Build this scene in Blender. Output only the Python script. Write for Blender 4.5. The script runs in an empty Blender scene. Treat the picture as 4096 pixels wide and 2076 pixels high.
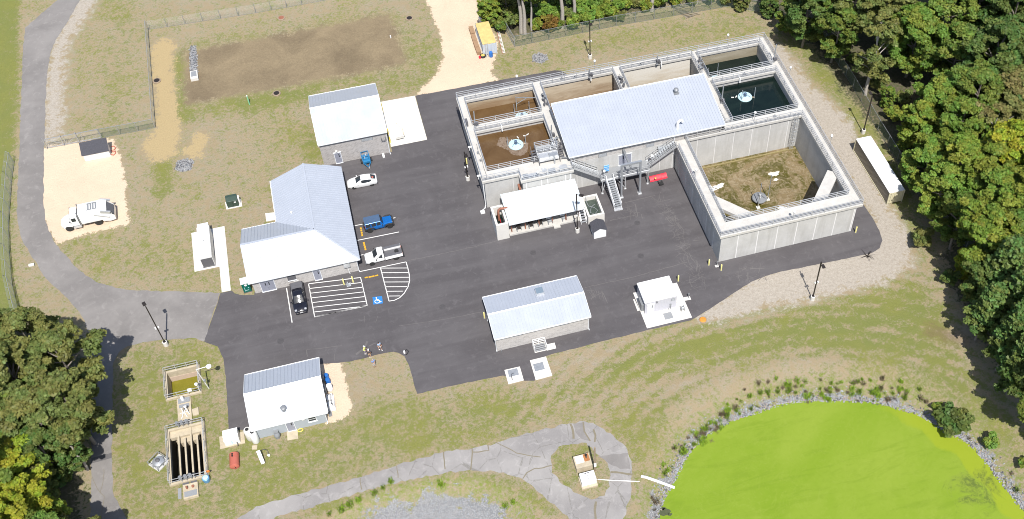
import bpy, bmesh, math, random
import numpy as np
from mathutils import Vector, Matrix, Euler
R_ = math.radians
random.seed(7); np.random.seed(7)
scene = bpy.context.scene
col = scene.collection
K = 1.087                      # layout units to metres, applied once to every top-level object at the end
# ---------------------------------------------------------------- camera
FPX, CX, CY = 4454.902, 2429.271, 1039.523
TH, RO, YA = R_(50.77795), R_(0.17788), R_(16.7025)
fw = Vector((math.sin(YA)*math.cos(TH), math.cos(YA)*math.cos(TH), -math.sin(TH)))
rt0 = Vector((math.cos(YA), -math.sin(YA), 0)); up0 = rt0.cross(fw)
rt = math.cos(RO)*rt0 + math.sin(RO)*up0
up = -math.sin(RO)*rt0 + math.cos(RO)*up0
CAM = Vector((0, -105, 115))
cd = bpy.data.cameras.new('camera'); cam = bpy.data.objects.new('camera', cd); col.objects.link(cam)
cd.sensor_width = 36; cd.lens = 36*FPX/4096; cd.shift_x = -(CX-2048)/4096; cd.shift_y = (CY-1038)/4096
cd.clip_start = 1; cd.clip_end = 6000
cam.matrix_world = Matrix(((rt.x, up.x, -fw.x, CAM.x*K), (rt.y, up.y, -fw.y, CAM.y*K), (rt.z, up.z, -fw.z, CAM.z*K), (0, 0, 0, 1)))
scene.camera = cam
# ---------------------------------------------------------------- sky, sun, exposure
SUN_EL = R_(58); SHX = 0.06
world = bpy.data.worlds.new('World'); scene.world = world; world.use_nodes = True
nt = world.node_tree; sky = nt.nodes.new('ShaderNodeTexSky'); sky.sky_type = 'NISHITA'; sky.sun_disc = False
sky.sun_elevation = SUN_EL; sky.sun_rotation = math.pi + math.atan(SHX); sky.dust_density = 1.5
bg = nt.nodes['Background']; bg.inputs[1].default_value = 0.10
nt.links.new(sky.outputs[0], bg.inputs[0])
sl = bpy.data.lights.new('sun', 'SUN'); sl.energy = 4.4; sl.angle = R_(0.5); sl.color = (1, 0.965, 0.915)
so = bpy.data.objects.new('sun', sl); col.objects.link(so)
h = Vector((SHX, 1, 0)).normalized()*math.cos(SUN_EL); so.rotation_euler = Vector((h.x, h.y, -math.sin(SUN_EL))).to_track_quat('-Z', 'Y').to_euler()
scene.view_settings.view_transform = 'Standard'; scene.view_settings.look = 'None'; scene.view_settings.gamma = 1
scene.view_settings.exposure = 0.55
scene.cycles.filter_width = 1.0; scene.cycles.max_bounces = 6; scene.cycles.transparent_max_bounces = 24

# ---------------------------------------------------------------- survey: photograph pixel + height -> site position
S0 = 1024/1933
RG = dict(D=(0, 0, 4096/2576), a=(1800, 250, 600/1959), b=(1850, 600, 600/1959), c=(2350, 500, 400/1451), d=(2700, 100, 550/1796), e=(2650, 430, 600/1667),
  f=(2050, 540, 400/2009), g=(2150, 780, 300/2177), h=(3000, 700, 650/1974), i=(240, 760, 320/2090), j=(600, 1420, 300/1399), k=(600, 1620, 500/1632),
  l=(1220, 1400, 340/1388), m=(1350, 670, 350/1063), n=(940, 1080, 560/2576), o=(1420, 1340, 240/2239), p=(1880, 60, 240/1567), q=(2220, 1700, 500/1737),
  r=(1900, 1080, 500/1420), s=(2480, 1080, 400/2009), u=(740, 740, 380/1079), v=(1400, 330, 320/1019), w=(880, 1400, 520/1617), x=(2050, 0, 510/2562), y=(160, 520, 360/2576))
for c_ in range(4):
    for r_ in range(3): RG['t%d%d' % (c_, r_)] = (c_*1024, r_*692, S0)
def T(k, x, y, z=0):
    g = RG[k]; X = (g[0]+x*g[2]-CX)/FPX; Y = -(g[1]+y*g[2]-CY)/FPX
    w = rt*X + up*Y + fw
    p = CAM + w*((CAM.z-z)/-w.z)
    return (p.x, p.y)
def P(x, y, z=0): return T('D', x, y, z)
def PL(k, pts, z=0): return [T(k, a, b, z) for a, b in pts]

# ---------------------------------------------------------------- mesh helpers
class MB:
    def __init__(s): s.v = []; s.f = []; s.m = []; s.mi = 0
    def add(s, vs, fs):
        o = len(s.v); s.v += [tuple(p) for p in vs]
        for f in fs: s.f.append([o+i for i in f]); s.m.append(s.mi)
        return s
    def mat(s, i): s.mi = i; return s
    def box(s, x0, x1, y0, y1, z0, z1):
        return s.add([(x0, y0, z0), (x1, y0, z0), (x1, y1, z0), (x0, y1, z0), (x0, y0, z1), (x1, y0, z1), (x1, y1, z1), (x0, y1, z1)],
                     [(0, 3, 2, 1), (4, 5, 6, 7), (0, 1, 5, 4), (1, 2, 6, 5), (2, 3, 7, 6), (3, 0, 4, 7)])
    def bar(s, p, q, w, h=None):
        h = h or w; p = Vector(p); q = Vector(q); d = (q-p)
        if d.length < 1e-6: return s
        d.normalize(); a = Vector((0, 0, 1)) if abs(d.z) < .98 else Vector((0, 1, 0))
        u = d.cross(a).normalized(); n = u.cross(d).normalized(); vs = []
        for e in (p, q):
            for i, j in ((-1, -1), (1, -1), (1, 1), (-1, 1)): vs.append(e + u*(i*w/2) + n*(j*h/2))
        return s.add(vs, [(0, 3, 2, 1), (4, 5, 6, 7), (0, 1, 5, 4), (1, 2, 6, 5), (2, 3, 7, 6), (3, 0, 4, 7)])
    def tube(s, pts, r, n=6, r2=None):
        pts = [Vector(p) for p in pts]; m = len(pts); o = []; pu = None
        for i, p in enumerate(pts):
            d = (pts[min(i+1, m-1)]-pts[max(i-1, 0)]).normalized()
            a = pu if pu is not None else (Vector((0, 0, 1)) if abs(d.z) < .9 else Vector((1, 0, 0)))
            u = (a - d*a.dot(d)).normalized(); pu = u; w = d.cross(u)
            rr = r if r2 is None else r + (r2-r)*i/(m-1)
            for k in range(n):
                t = 2*math.pi*k/n; o.append(p + u*(rr*math.cos(t)) + w*(rr*math.sin(t)))
        fs = []
        for i in range(m-1):
            for k in range(n): fs.append((i*n+k, i*n+(k+1) % n, (i+1)*n+(k+1) % n, (i+1)*n+k))
        fs.append(tuple(range(n))[::-1]); fs.append(tuple((m-1)*n+k for k in range(n)))
        return s.add(o, fs)
    def lathe(s, prof, c=(0, 0, 0), n=20, axis='z'):
        o = []
        for r, z in prof:
            for k in range(n):
                t = 2*math.pi*k/n; a, b = r*math.cos(t), r*math.sin(t)
                p = (a, b, z) if axis == 'z' else ((z, a, b) if axis == 'x' else (b, z, a))
                o.append((p[0]+c[0], p[1]+c[1], p[2]+c[2]))
        fs = []
        for i in range(len(prof)-1):
            for k in range(n): fs.append((i*n+k, i*n+(k+1) % n, (i+1)*n+(k+1) % n, (i+1)*n+k))
        fs.append(tuple(range(n))[::-1]); fs.append(tuple((len(prof)-1)*n+k for k in range(n)))
        return s.add(o, fs)
    def prism(s, poly, z0, z1):
        n = len(poly)
        return s.add([(x, y, z0) for x, y in poly]+[(x, y, z1) for x, y in poly],
                     [tuple(range(n))[::-1], tuple(range(n, 2*n))]+[(i, (i+1) % n, n+(i+1) % n, n+i) for i in range(n)])
    def slab(s, pts, t):                 # planar polygon given thickness t downwards
        n = len(pts)
        return s.add([(x, y, z-t) for x, y, z in pts]+list(pts),
                     [tuple(range(n))[::-1], tuple(range(n, 2*n))]+[(i, (i+1) % n, n+(i+1) % n, n+i) for i in range(n)])
    def loft(s, rings, sel=None):
        n = len(rings[0]); o = len(s.v); s.v += [tuple(p) for r in rings for p in r]
        for i in range(len(rings)-1):
            for k in range(n):
                if sel is None or sel(i, k):
                    s.f.append([o+i*n+k, o+i*n+(k+1) % n, o+(i+1)*n+(k+1) % n, o+(i+1)*n+k]); s.m.append(s.mi)
        if sel is None:
            s.f.append([o+k for k in range(n)][::-1]); s.m.append(s.mi)
            s.f.append([o+(len(rings)-1)*n+k for k in range(n)]); s.m.append(s.mi)
        return s
    def build(s, name, mats, parent=None, loc=(0, 0, 0), rz=0, smooth=False, scale=None, bevel=0):
        me = bpy.data.meshes.new(name); me.from_pydata(s.v, [], s.f); me.update()
        if not isinstance(mats, (list, tuple)): mats = [mats]
        for m in mats: me.materials.append(m)
        me.polygons.foreach_set('material_index', s.m)
        bm = bmesh.new(); bm.from_mesh(me); bmesh.ops.recalc_face_normals(bm, faces=bm.faces); bm.to_mesh(me); bm.free()
        if smooth:
            me.polygons.foreach_set('use_smooth', [True]*len(me.polygons)); me.set_sharp_from_angle(angle=R_(38))
        o = bpy.data.objects.new(name, me); col.objects.link(o); o.location = loc; o.rotation_euler = (0, 0, rz)
        if scale: o.scale = (scale,)*3
        if parent: o.parent = parent
        if bevel:
            b = o.modifiers.new('edge', 'BEVEL'); b.width = bevel; b.segments = 2; b.limit_method = 'ANGLE'
        return o
def tag(o, label=None, cat=None, group=None, kind=None):
    if label: o['label'] = label
    if cat: o['category'] = cat
    if group: o['group'] = group
    if kind: o['kind'] = kind
    return o
def thing(name, label, cat, loc=(0, 0, 0), rz=0, group=None, s=1):
    o = bpy.data.objects.new(name, None); col.objects.link(o); o.location = loc; o.rotation_euler = (0, 0, rz); o.scale = (s, s, s)
    return tag(o, label, cat, group)
def kids(o): return [c for c in bpy.data.objects if c.parent == o]
def dup(o, loc, rz=None, label=None, parent=None, s=None, kc=None):
    c = o.copy(); col.objects.link(c); c.parent = parent
    if loc is not None: c.location = loc
    if rz is not None: c.rotation_euler = (0, 0, rz)
    if s: c.scale = (s, s, s) if not isinstance(s, (tuple, list)) else s
    if label: c['label'] = label
    for ch in (kids(o) if kc is None else kc): dup(ch, None, None, None, c, None)
    return c
# ---------------------------------------------------------------- material helpers
class NB:
    def __init__(s, name):
        s.m = bpy.data.materials.new(name); s.m.use_nodes = True; s.t = s.m.node_tree; s.b = s.t.nodes['Principled BSDF']
    def n(s, ty, **kw):
        nd = s.t.nodes.new('ShaderNode'+ty)
        for k_, v_ in kw.items(): setattr(nd, k_, v_)
        return nd
    def l(s, a, b): s.t.links.new(a, b)
    def inp(s, sock, v):
        if isinstance(v, bpy.types.NodeSocket): s.l(v, sock)
        else: sock.default_value = v
    def math(s, op, a, b=0.0, cl=False):
        m = s.n('Math', operation=op, use_clamp=cl); s.inp(m.inputs[0], a); s.inp(m.inputs[1], b); return m.outputs[0]
    def mix(s, f, a, b, bt='MIX'):
        m = s.n('Mix', data_type='RGBA', blend_type=bt)
        s.inp(m.inputs[0], f)
        for i, c in ((6, a), (7, b)): s.inp(m.inputs[i], c if isinstance(c, bpy.types.NodeSocket) else (*c, 1)[:4])
        return m.outputs[2]
    def noise(s, scale, detail=3, rough=.55, dist=0, vec=None, out=0):
        t = s.n('TexNoise'); t.inputs['Scale'].default_value = scale; t.inputs['Detail'].default_value = detail
        t.inputs['Roughness'].default_value = rough; t.inputs['Distortion'].default_value = dist
        if vec is not None: s.l(vec, t.inputs['Vector'])
        return t.outputs[out]
    def vor(s, scale, vec=None, feature='F1', out=0):
        t = s.n('TexVoronoi', feature=feature); t.inputs['Scale'].default_value = scale
        if vec is not None: s.l(vec, t.inputs['Vector'])
        return t.outputs[out]
    def rng(s, v, a, b, c=0., d=1., smooth=False):
        m = s.n('MapRange', interpolation_type='SMOOTHSTEP' if smooth else 'LINEAR'); m.clamp = True
        s.inp(m.inputs[0], v); m.inputs[1].default_value = a; m.inputs[2].default_value = b; m.inputs[3].default_value = c; m.inputs[4].default_value = d
        return m.outputs[0]
    def obj(s): return s.n('TexCoord').outputs['Object']
    def mapv(s, v, sc=(1, 1, 1), rot=(0, 0, 0)):
        m = s.n('Mapping'); s.l(v, m.inputs[0]); m.inputs['Scale'].default_value = sc; m.inputs['Rotation'].default_value = rot; return m.outputs[0]
    def attr(s, nm, fac=True):
        a = s.n('Attribute'); a.attribute_name = nm; return a.outputs['Fac' if fac else 'Color']
    def bump(s, v, st=.3, d=.05):
        b = s.n('Bump'); b.inputs['Strength'].default_value = st; b.inputs['Distance'].default_value = d; s.l(v, b.inputs['Height']); s.l(b.outputs[0], s.b.inputs['Normal'])
    def fin(s, c, rough=.8, metal=0, spec=None):
        s.inp(s.b.inputs['Base Color'], c if isinstance(c, bpy.types.NodeSocket) else (*c, 1)); s.inp(s.b.inputs['Roughness'], rough); s.b.inputs['Metallic'].default_value = metal
        if spec is not None: s.b.inputs['Specular IOR Level'].default_value = spec
        return s.m
def pm(name, c, rough=.6, metal=0, var=.12, sc=3, streak=False, spec=None, bump=0):
    """painted / plain surface with patchy weathering"""
    b = NB(name); v = b.obj()
    if streak: v = b.mapv(v, (1, 1, .12))
    n1 = b.noise(sc, 5, .6, .3, v); n2 = b.noise(sc*9, 3, .6, 0, b.obj())
    f = b.math('ADD', b.math('MULTIPLY', n1, .7), b.math('MULTIPLY', n2, .3))
    f = b.rng(f, .3, .7)
    lo = tuple(x*(1-var) for x in c); hi = tuple(min(1, x*(1+var)) for x in c)
    if bump: b.bump(n2, bump, .03)
    return b.fin(b.mix(f, lo, hi), b.rng(n1, .3, .7, max(0, rough-.08), min(1, rough+.08)), metal, spec)
def glassm(name, c): return pm(name, c, .05, 0, .1, 1, spec=.45)
def cmu(name, c, mortar, w=.42, hh=.2):
    b = NB(name); sp = b.n('SeparateXYZ'); b.l(b.obj(), sp.inputs[0]); cb = b.n('CombineXYZ')
    b.l(b.math('ADD', sp.outputs[0], sp.outputs[1]), cb.inputs[0]); b.l(sp.outputs[2], cb.inputs[1])
    t = b.n('TexBrick'); b.l(cb.outputs[0], t.inputs['Vector']); t.inputs['Scale'].default_value = 1; t.inputs['Brick Width'].default_value = w; t.inputs['Row Height'].default_value = hh
    t.inputs['Mortar Size'].default_value = .022; t.inputs['Bias'].default_value = 0
    t.inputs['Color1'].default_value = (*[x*.82 for x in c], 1); t.inputs['Color2'].default_value = (*[x*1.15 for x in c], 1); t.inputs['Mortar'].default_value = (*mortar, 1)
    n = b.noise(6, 4, .6, 0, b.obj()); cc = b.mix(b.rng(n, .3, .75, 0, .35), t.outputs[0], tuple(x*.75 for x in c))
    b.bump(t.outputs['Fac'], -.3, .02)
    return b.fin(cc, .9)
M = {}
M['roof'] = pm('painted_metal_roof', (.40, .43, .485), .38, 0.12, .035, .5, spec=.6)
M['trim'] = pm('white_trim', (.66, .68, .70), .45, 0, .05)
M['white'] = pm('white_paint', (.72, .72, .71), .4, 0, .04)
M['offwhite'] = pm('off_white_paint', (.6, .59, .55), .5, 0, .08)
M['cmu'] = cmu('grey_block', (.34, .32, .305), (.44, .42, .41))
M['cmul'] = cmu('pale_block', (.41, .39, .37), (.50, .48, .465))
M['pgrey'] = pm('grey_painted_block', (.33, .36, .39), .7, 0, .05)
b = NB('concrete'); v = b.obj(); n1 = b.noise(.5, 5, .6, .3, v); n2 = b.noise(.9, 5, .7, .3, b.mapv(v, (1, 1, .1))); n3 = b.noise(6, 3, .6, 0, v)
c = b.mix(b.rng(n1, .35, .65), (.405, .40, .385), (.47, .465, .45)); c = b.mix(b.rng(n2, .5, .72, 0, .5), c, (.30, .29, .265)); c = b.mix(b.rng(n3, .45, .75, 0, .25), c, (.34, .335, .32)); b.bump(n3, .1, .02)
M['conc'] = b.fin(c, .9)
M['deck'] = pm('pale_concrete_deck', (.46, .445, .415), .9, 0, .12, 1.2, bump=.1)
M['joint'] = pm('pale_joint', (.62, .61, .60), .9, 0, .06)
M['pad'] = pm('new_concrete_pad', (.58, .56, .52), .9, 0, .06, .8, bump=.1)
M['oldc'] = pm('weathered_concrete', (.42, .36, .26), .9, 0, .22, 1.1, bump=.2)
M['galv'] = pm('galvanised_steel', (.42, .44, .46), .38, .55, .1, 4)
M['alum'] = pm('aluminium', (.58, .59, .60), .36, .5, .06, 4)
M['dark'] = pm('dark_bronze_metal', (.035, .028, .025), .5, .3, .1)
M['black'] = pm('black_rubber', (.02, .02, .02), .8, 0, .15)
M['gdoor'] = pm('grey_door', (.24, .25, .30), .5, 0, .05)
M['ydk'] = pm('yellow_paint', (.70, .55, .07), .5, 0, .08)
M['ypale'] = pm('pale_yellow_paint', (.68, .62, .25), .5, 0, .08)
M['rust'] = pm('rusty_pipe', (.25, .10, .06), .8, 0, .25)
M['glass'] = glassm('window_glass', (.03, .035, .04))
M['shingle'] = pm('dark_shingle', (.055, .055, .065), .95, 0, .35, 6)
M['hblue'] = pm('pale_blue_fibreglass', (.42, .60, .66), .35, 0, .06)
M['mblue'] = pm('motor_blue', (.06, .10, .17), .45, 0, .1)
M['grey'] = pm('grey_metal', (.25, .26, .27), .5, .3, .1)
M['dgrey'] = pm('dark_grey', (.10, .10, .11), .7, 0, .15)
M['wood'] = pm('weathered_wood', (.26, .20, .14), .9, 0, .25, 5)
M['crate'] = pm('brown_crate', (.30, .19, .11), .85, 0, .12, 3)
M['red'] = pm('red_paint', (.55, .02, .04), .35, 0, .08)
M['tankred'] = pm('faded_red', (.40, .11, .075), .6, 0, .12)
M['orange'] = pm('orange_plastic', (.7, .2, .03), .6, 0, .1)
M['blue'] = pm('blue_plastic', (.02, .13, .42), .45, 0, .1)
M['lblue'] = pm('tractor_blue', (.02, .16, .33), .45, 0, .15)
M['paint'] = pm('road_paint', (.66, .65, .62), .8, 0, .1, 6)
M['ygr'] = pm('worn_yellow_paint', (.62, .33, .02), .8, 0, .3, 8)
M['adab'] = pm('sign_blue_paint', (.02, .17, .45), .8, 0, .1, 6)
M['dgreen'] = pm('dark_green_paint', (.035, .06, .045), .5, 0, .08)
M['teal'] = pm('green_plastic', (.0, .09, .065), .4, 0, .08)
M['grating'] = pm('steel_grating', (.27, .28, .29), .6, .2, .2, 18)
M['skin'] = pm('skin', (.42, .24, .16), .6, 0, .05)
# ================================================================= GROUND
def sdf(poly, X, Y):
    d = np.full(X.shape, 1e9); ins = np.zeros(X.shape, bool); n = len(poly)
    for i in range(n):
        x0, y0 = poly[i]; x1, y1 = poly[(i+1) % n]; ex, ey = x1-x0, y1-y0; L = ex*ex+ey*ey+1e-12
        t = np.clip(((X-x0)*ex+(Y-y0)*ey)/L, 0, 1); d = np.minimum(d, np.hypot(X-x0-t*ex, Y-y0-t*ey))
        c = ((y0 > Y) != (y1 > Y)) & (X < ex*(Y-y0)/((y1-y0) or 1e-12)+x0); ins ^= c
    return np.where(ins, d, -d)
def DP(z, *pts): return [P(a, b, z) for a, b in pts]
pond = DP(-1.0, (1640, 1420), (1648, 1330), (1655, 1306), (1670, 1255), (1695, 1218), (1712, 1180), (1740, 1130), (1790, 1088), (1845, 1058), (1885, 1045), (1950, 1024), (2000, 1011), (2060, 1009), (2120, 1010), (2200, 1015), (2260, 1029), (2310, 1044), (2340, 1060), (2370, 1085), (2420, 1108), (2452, 1130), (2490, 1180), (2522, 1220), (2555, 1265), (2590, 1300), (2660, 1420), (2200, 1560))
basin = DP(-1.2, (840, 1424), (885, 1342), (930, 1314), (970, 1292), (1030, 1283), (1075, 1264), (1120, 1267), (1180, 1271), (1245, 1296), (1290, 1324), (1340, 1384), (1360, 1474), (1000, 1524))
path = DP(0, (560, 1330), (644, 1274), (744, 1244), (844, 1217), (920, 1196), (997, 1172), (1060, 1152), (1117, 1137), (1190, 1127), (1244, 1117), (1288, 1100), (1355, 1084), (1435, 1065), (1471, 1060), (1501, 1070), (1544, 1097), (1578, 1130), (1589, 1160), (1590, 1187), (1589, 1230), (1581, 1264), (1568, 1315), (1440, 1315), (1401, 1276), (1355, 1239), (1318, 1208), (1288, 1197), (1244, 1186), (1190, 1184), (1124, 1188), (1030, 1206), (920, 1234), (827, 1264), (694, 1300), (650, 1330))
isle = DP(0, (1385, 1154), (1405, 1124), (1440, 1117), (1475, 1114), (1494, 1134), (1521, 1157), (1535, 1187), (1534, 1224), (1521, 1247), (1488, 1257), (1454, 1242), (1415, 1219), (1388, 1190))
sandA = DP(0, (112, 372), (118, 366), (190, 356), (285, 349), (300, 385), (311, 435), (320, 518), (325, 563), (290, 572), (240, 583), (187, 598), (143, 613), (128, 585), (100, 535), (95, 440), (100, 380))
sandB = DP(0, (1066, -40), (1072, 0), (1084, 27), (1097, 60), (1113, 107), (1115, 150), (1096, 187), (1070, 213), (1046, 240), (1140, 228), (1256, 202), (1236, 186), (1238, 167), (1249, 133), (1252, 100), (1225, 60), (1203, 30), (1197, 0), (1190, -40))
sandC = [(-11.8, -21.05), (-9.4, -21.3), (-9.2, -25.5), (-9.05, -28.6), (-10.2, -29.4), (-12.2, -29.7), (-12.2, -21)]
paleA = DP(0, (195, -20), (250, -20), (222, 40), (192, 75), (172, 110), (163, 150), (157, 230), (160, 310), (146, 340), (113, 352), (112, 300), (117, 200), (140, 100), (170, 50))
paleB = DP(0, (1905, 90), (1945, 105), (1965, 118), (2020, 187), (2047, 226), (2078, 245), (2118, 284), (2147, 317), (2155, 350), (2170, 380), (2235, 520), (2270, 560), (2290, 612), (2298, 648), (2292, 668), (2225, 710), (2149, 730), (2065, 748), (2015, 757), (1932, 774), (1880, 791), (1800, 806), (1745, 812), (1760, 780), (2000, 640), (2200, 560), (2100, 400))
straw = DP(0, (392, 106), (415, 96), (441, 104), (436, 150), (440, 230), (446, 290), (458, 320), (442, 385), (420, 403), (385, 405), (355, 378), (367, 352), (390, 335), (395, 300), (381, 130))
straw2 = DP(0, (500, 330), (524, 340), (507, 393), (477, 398), (460, 386))
dirt = DP(0, (463, 130), (560, 112), (644, 98), (800, 68), (977, 35), (990, 60), (1008, 110), (1021, 160), (977, 170), (877, 190), (744, 213), (640, 232), (468, 263), (465, 200))
stoneA = DP(0, (478, 117), (493, 115), (496, 181), (480, 183))
stoneB = DP(0, (448, 405), (470, 400), (486, 406), (480, 426), (460, 432), (441, 426))
stoneC = DP(0, (1340, 140), (1355, 134), (1374, 138), (1378, 150), (1362, 158), (1342, 154))
wetR = DP(0, (2330, 820), (2370, 815), (2400, 835), (2440, 850), (2430, 865), (2370, 860), (2335, 845))
litter = DP(0, (1262, 86), (1290, 112), (1420, 82), (1560, 52), (1700, 25), (1830, 8), (1950, 32), (2010, 90), (2080, 190), (2130, 260), (2190, 330), (2250, 420), (2320, 510), (2380, 600), (2350, 640), (2400, 760), (2470, 900), (2576, 1020), (3000, 1000), (3000, -200), (1200, -200), (1212, 40))
litter2 = DP(0, (-300, 770), (20, 775), (150, 800), (215, 830), (226, 900), (226, 1100), (222, 1330), (-300, 1500))
greens = [  # (polygon, weight, blur)
 (DP(0, (-200, -60), (44, -60), (46, 100), (40, 300), (30, 420), (22, 560), (28, 690), (60, 810), (-200, 810)), .75, 1.2),
 (DP(0, (330, 866), (493, 851), (540, 880), (562, 960), (572, 1080), (690, 1100), (880, 1050), (930, 1000), (1300, 960), (1300, 1090), (1100, 1135), (800, 1230), (560, 1320), (320, 1306), (285, 1237), (283, 1000)), .36, 2.5),
 (DP(0, (455, 110), (980, 25), (1060, 70), (1110, 110), (1100, 185), (1050, 232), (740, 260), (460, 300), (436, 200)), .26, 2.0),
 (DP(0, (436, 130), (462, 130), (466, 262), (470, 300), (446, 290)), .3, 1.0),
 (DP(0, (560, 250), (800, 215), (790, 240), (620, 290)), .3, 1.5),
 (DP(0, (390, 420), (425, 405), (430, 480), (405, 505), (388, 490)), .55, 1.0),
 (DP(0, (400, 290), (460, 240), (500, 300), (450, 330)), .2, 2.0),
 (DP(0, (240, 0), (330, 0), (340, 60), (300, 200), (320, 300), (260, 320), (240, 250), (290, 100)), .22, 2.5),
 (DP(0, (1560, 890), (1740, 830), (1930, 790), (2090, 755), (2300, 700), (2345, 740), (2420, 860), (2340, 900), (2000, 880), (1850, 900), (1500, 950)), .42, 2.5),
 (DP(0, (1262, 130), (1600, 70), (1900, 25), (1980, 80), (1900, 90), (1500, 130), (1260, 190)), .22, 2.0),
 (DP(0, (1960, 95), (2060, 110), (2150, 230), (2230, 360), (2300, 500), (2320, 680), (2260, 560), (2180, 380), (2120, 270), (2030, 170)), .38, 1.6),
 (DP(0, (640, 740), (200, 700), (150, 600), (330, 570), (520, 640), (600, 720)), .16, 3),
 (DP(0, (600, 280), (780, 240), (800, 400), (700, 440), (640, 360)), .12, 3),
 (DP(0, (760, 330), (800, 330), (815, 410), (770, 410)), .35, 1.2),
 (DP(0, (690, 1310), (830, 1268), (1030, 1212), (1190, 1188), (1288, 1202), (1430, 1310), (1300, 1260), (1200, 1225), (1060, 1230), (900, 1270)), .4, .8),
 (isle, .25, .6),
 (DP(0, (2380, 900), (2470, 1000), (2600, 1120), (2600, 1300), (2540, 1240), (2420, 1090), (2300, 1010), (2250, 960)), .3, 2),
 (DP(0, (1540, 1070), (1640, 1000), (1730, 990), (1680, 1080), (1620, 1180), (1600, 1300), (1590, 1180)), .22, 1.5),
 (DP(0, (1290, 1000), (1600, 890), (1800, 850), (2350, 720), (2420, 860), (2576, 1080), (2480, 1090), (2400, 1030), (2200, 955), (1950, 945), (1760, 1010), (1640, 1110), (1600, 1090), (1500, 1060), (1400, 1060), (1290, 1090)), .2, 2.5),
 (DP(0, (1650, 1306), (1620, 1200), (1700, 1100), (1800, 1020), (1950, 960), (2200, 970), (2400, 1070), (2560, 1220), (2576, 1300), (2000, 1200)), .2, 1.5),
]
tanz = [(DP(0, (1380, 1060), (1700, 930), (2000, 880), (2150, 885), (2040, 930), (1800, 1000), (1600, 1060)), -.22, 2.5),
 (DP(0, (870, 920), (1010, 890), (1040, 985), (1010, 1020), (900, 1010)), -.12, 1.0),
 (DP(0, (1050, 992), (1400, 905), (1720, 830), (1730, 850), (1400, 960), (1060, 1030)), -.15, 1.2),
 (DP(0, (2380, 820), (2460, 830), (2480, 870), (2380, 860)), -.3, .8)]
PIT_A = (-30.3, -26.1, -21.2, -16.9); PIT_B = (-30.4, -26.05, -33.0, -25.4)
holes = [PIT_A, PIT_B, (13.9, 59.9, -1.35, 15.1), (41.2, 59.9, -19.5, -1.35)]
def axis(lo, hi, st, extra):
    a = list(np.arange(lo, hi+1e-6, st)); w = st; x = hi
    while x < 1400: w *= 1.4; x += w; a.append(x)
    w = st; x = lo
    while x > -1400: w *= 1.4; x -= w; a.append(x)
    a = [q for q in a if all(abs(q-e) > .12 for e in extra)] + list(extra)
    return np.array(sorted(a))
gx = axis(-60, 104, .4, sorted({h[0] for h in holes} | {h[1] for h in holes})); gy = axis(-70, 72, .4, sorted({h[2] for h in holes} | {h[3] for h in holes}))
GX, GY = np.meshgrid(gx, gy)
sp_ = sdf(pond, GX, GY); sb_ = sdf(basin, GX, GY); spath = sdf(path, GX, GY)
sst = lambda a, b, v: (lambda t: t*t*(3-2*t))(np.clip((v-a)/(b-a), 0, 1))
def bank(s, dz, w): return np.where(s > 0, -dz-np.minimum(1.2, s*.35), -dz*(1-sst(0, w, -s)))
keep = sst(.2, 2.6, -spath)
GZ = np.minimum(bank(sp_, 1.0, 5.5), bank(sb_, 1.2, 4.0))*keep
GZ += .05*np.sin(GX*.31+1)*np.sin(GY*.27)*sst(3, 14, -spath)*0
def zat(x, y):
    a = np.array([[x]]), np.array([[y]]); s = -sdf(path, *a)
    return float((np.minimum(bank(sdf(pond, *a), 1.0, 5.5), bank(sdf(basin, *a), 1.2, 4.0))*sst(.2, 2.6, s))[0, 0])
nx, ny = len(gx), len(gy)
verts = np.stack([GX.ravel(), GY.ravel(), GZ.ravel()], 1)
ii = np.arange(nx*ny).reshape(ny, nx); F = np.stack([ii[:-1, :-1], ii[:-1, 1:], ii[1:, 1:], ii[1:, :-1]], -1).reshape(-1, 4)
cxm = ((gx[:-1]+gx[1:])/2)[None, :].repeat(ny-1, 0).ravel(); cym = ((gy[:-1]+gy[1:])/2)[:, None].repeat(nx-1, 1).ravel()
ok = np.ones(len(F), bool)
for a, b, c, d in holes: ok &= ~((cxm > a) & (cxm < b) & (cym > c) & (cym < d))
F = F[ok]
me = bpy.data.meshes.new('ground'); me.from_pydata(verts.tolist(), [], F.tolist()); me.update()
def fattr(nm, arr):
    a = me.attributes.new(nm, 'FLOAT', 'POINT'); a.data.foreach_set('value', np.clip(arr, -8, 8).astype(np.float32).ravel())
mx = lambda *ps: np.max([sdf(p, GX, GY) for p in ps], 0)
fattr('sand', mx(sandA, sandB, sandC)); fattr('pale', mx(paleA, paleB)); fattr('straw', mx(straw, straw2)); fattr('dirt', mx(dirt))
fattr('stone', mx(stoneA, stoneB, stoneC)); fattr('litter', mx(litter, litter2)-1.1); fattr('wet', mx(wetR))
gw = np.full(GX.shape, .36)
for p, w, bl in greens+tanz: gw += w*sst(-bl, bl, sdf(p, GX, GY))
gw += .16*sst(-1, 3, sdf(DP(0, (1960, 95), (2060, 110), (2150, 230), (2250, 390), (2330, 560), (2380, 640), (2350, 700), (2290, 610), (2190, 400), (2110, 280), (2030, 190)), GX, GY)); fattr('green', gw); fattr('shore', np.maximum(sp_, sb_)); fattr('rip', sb_)
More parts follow.
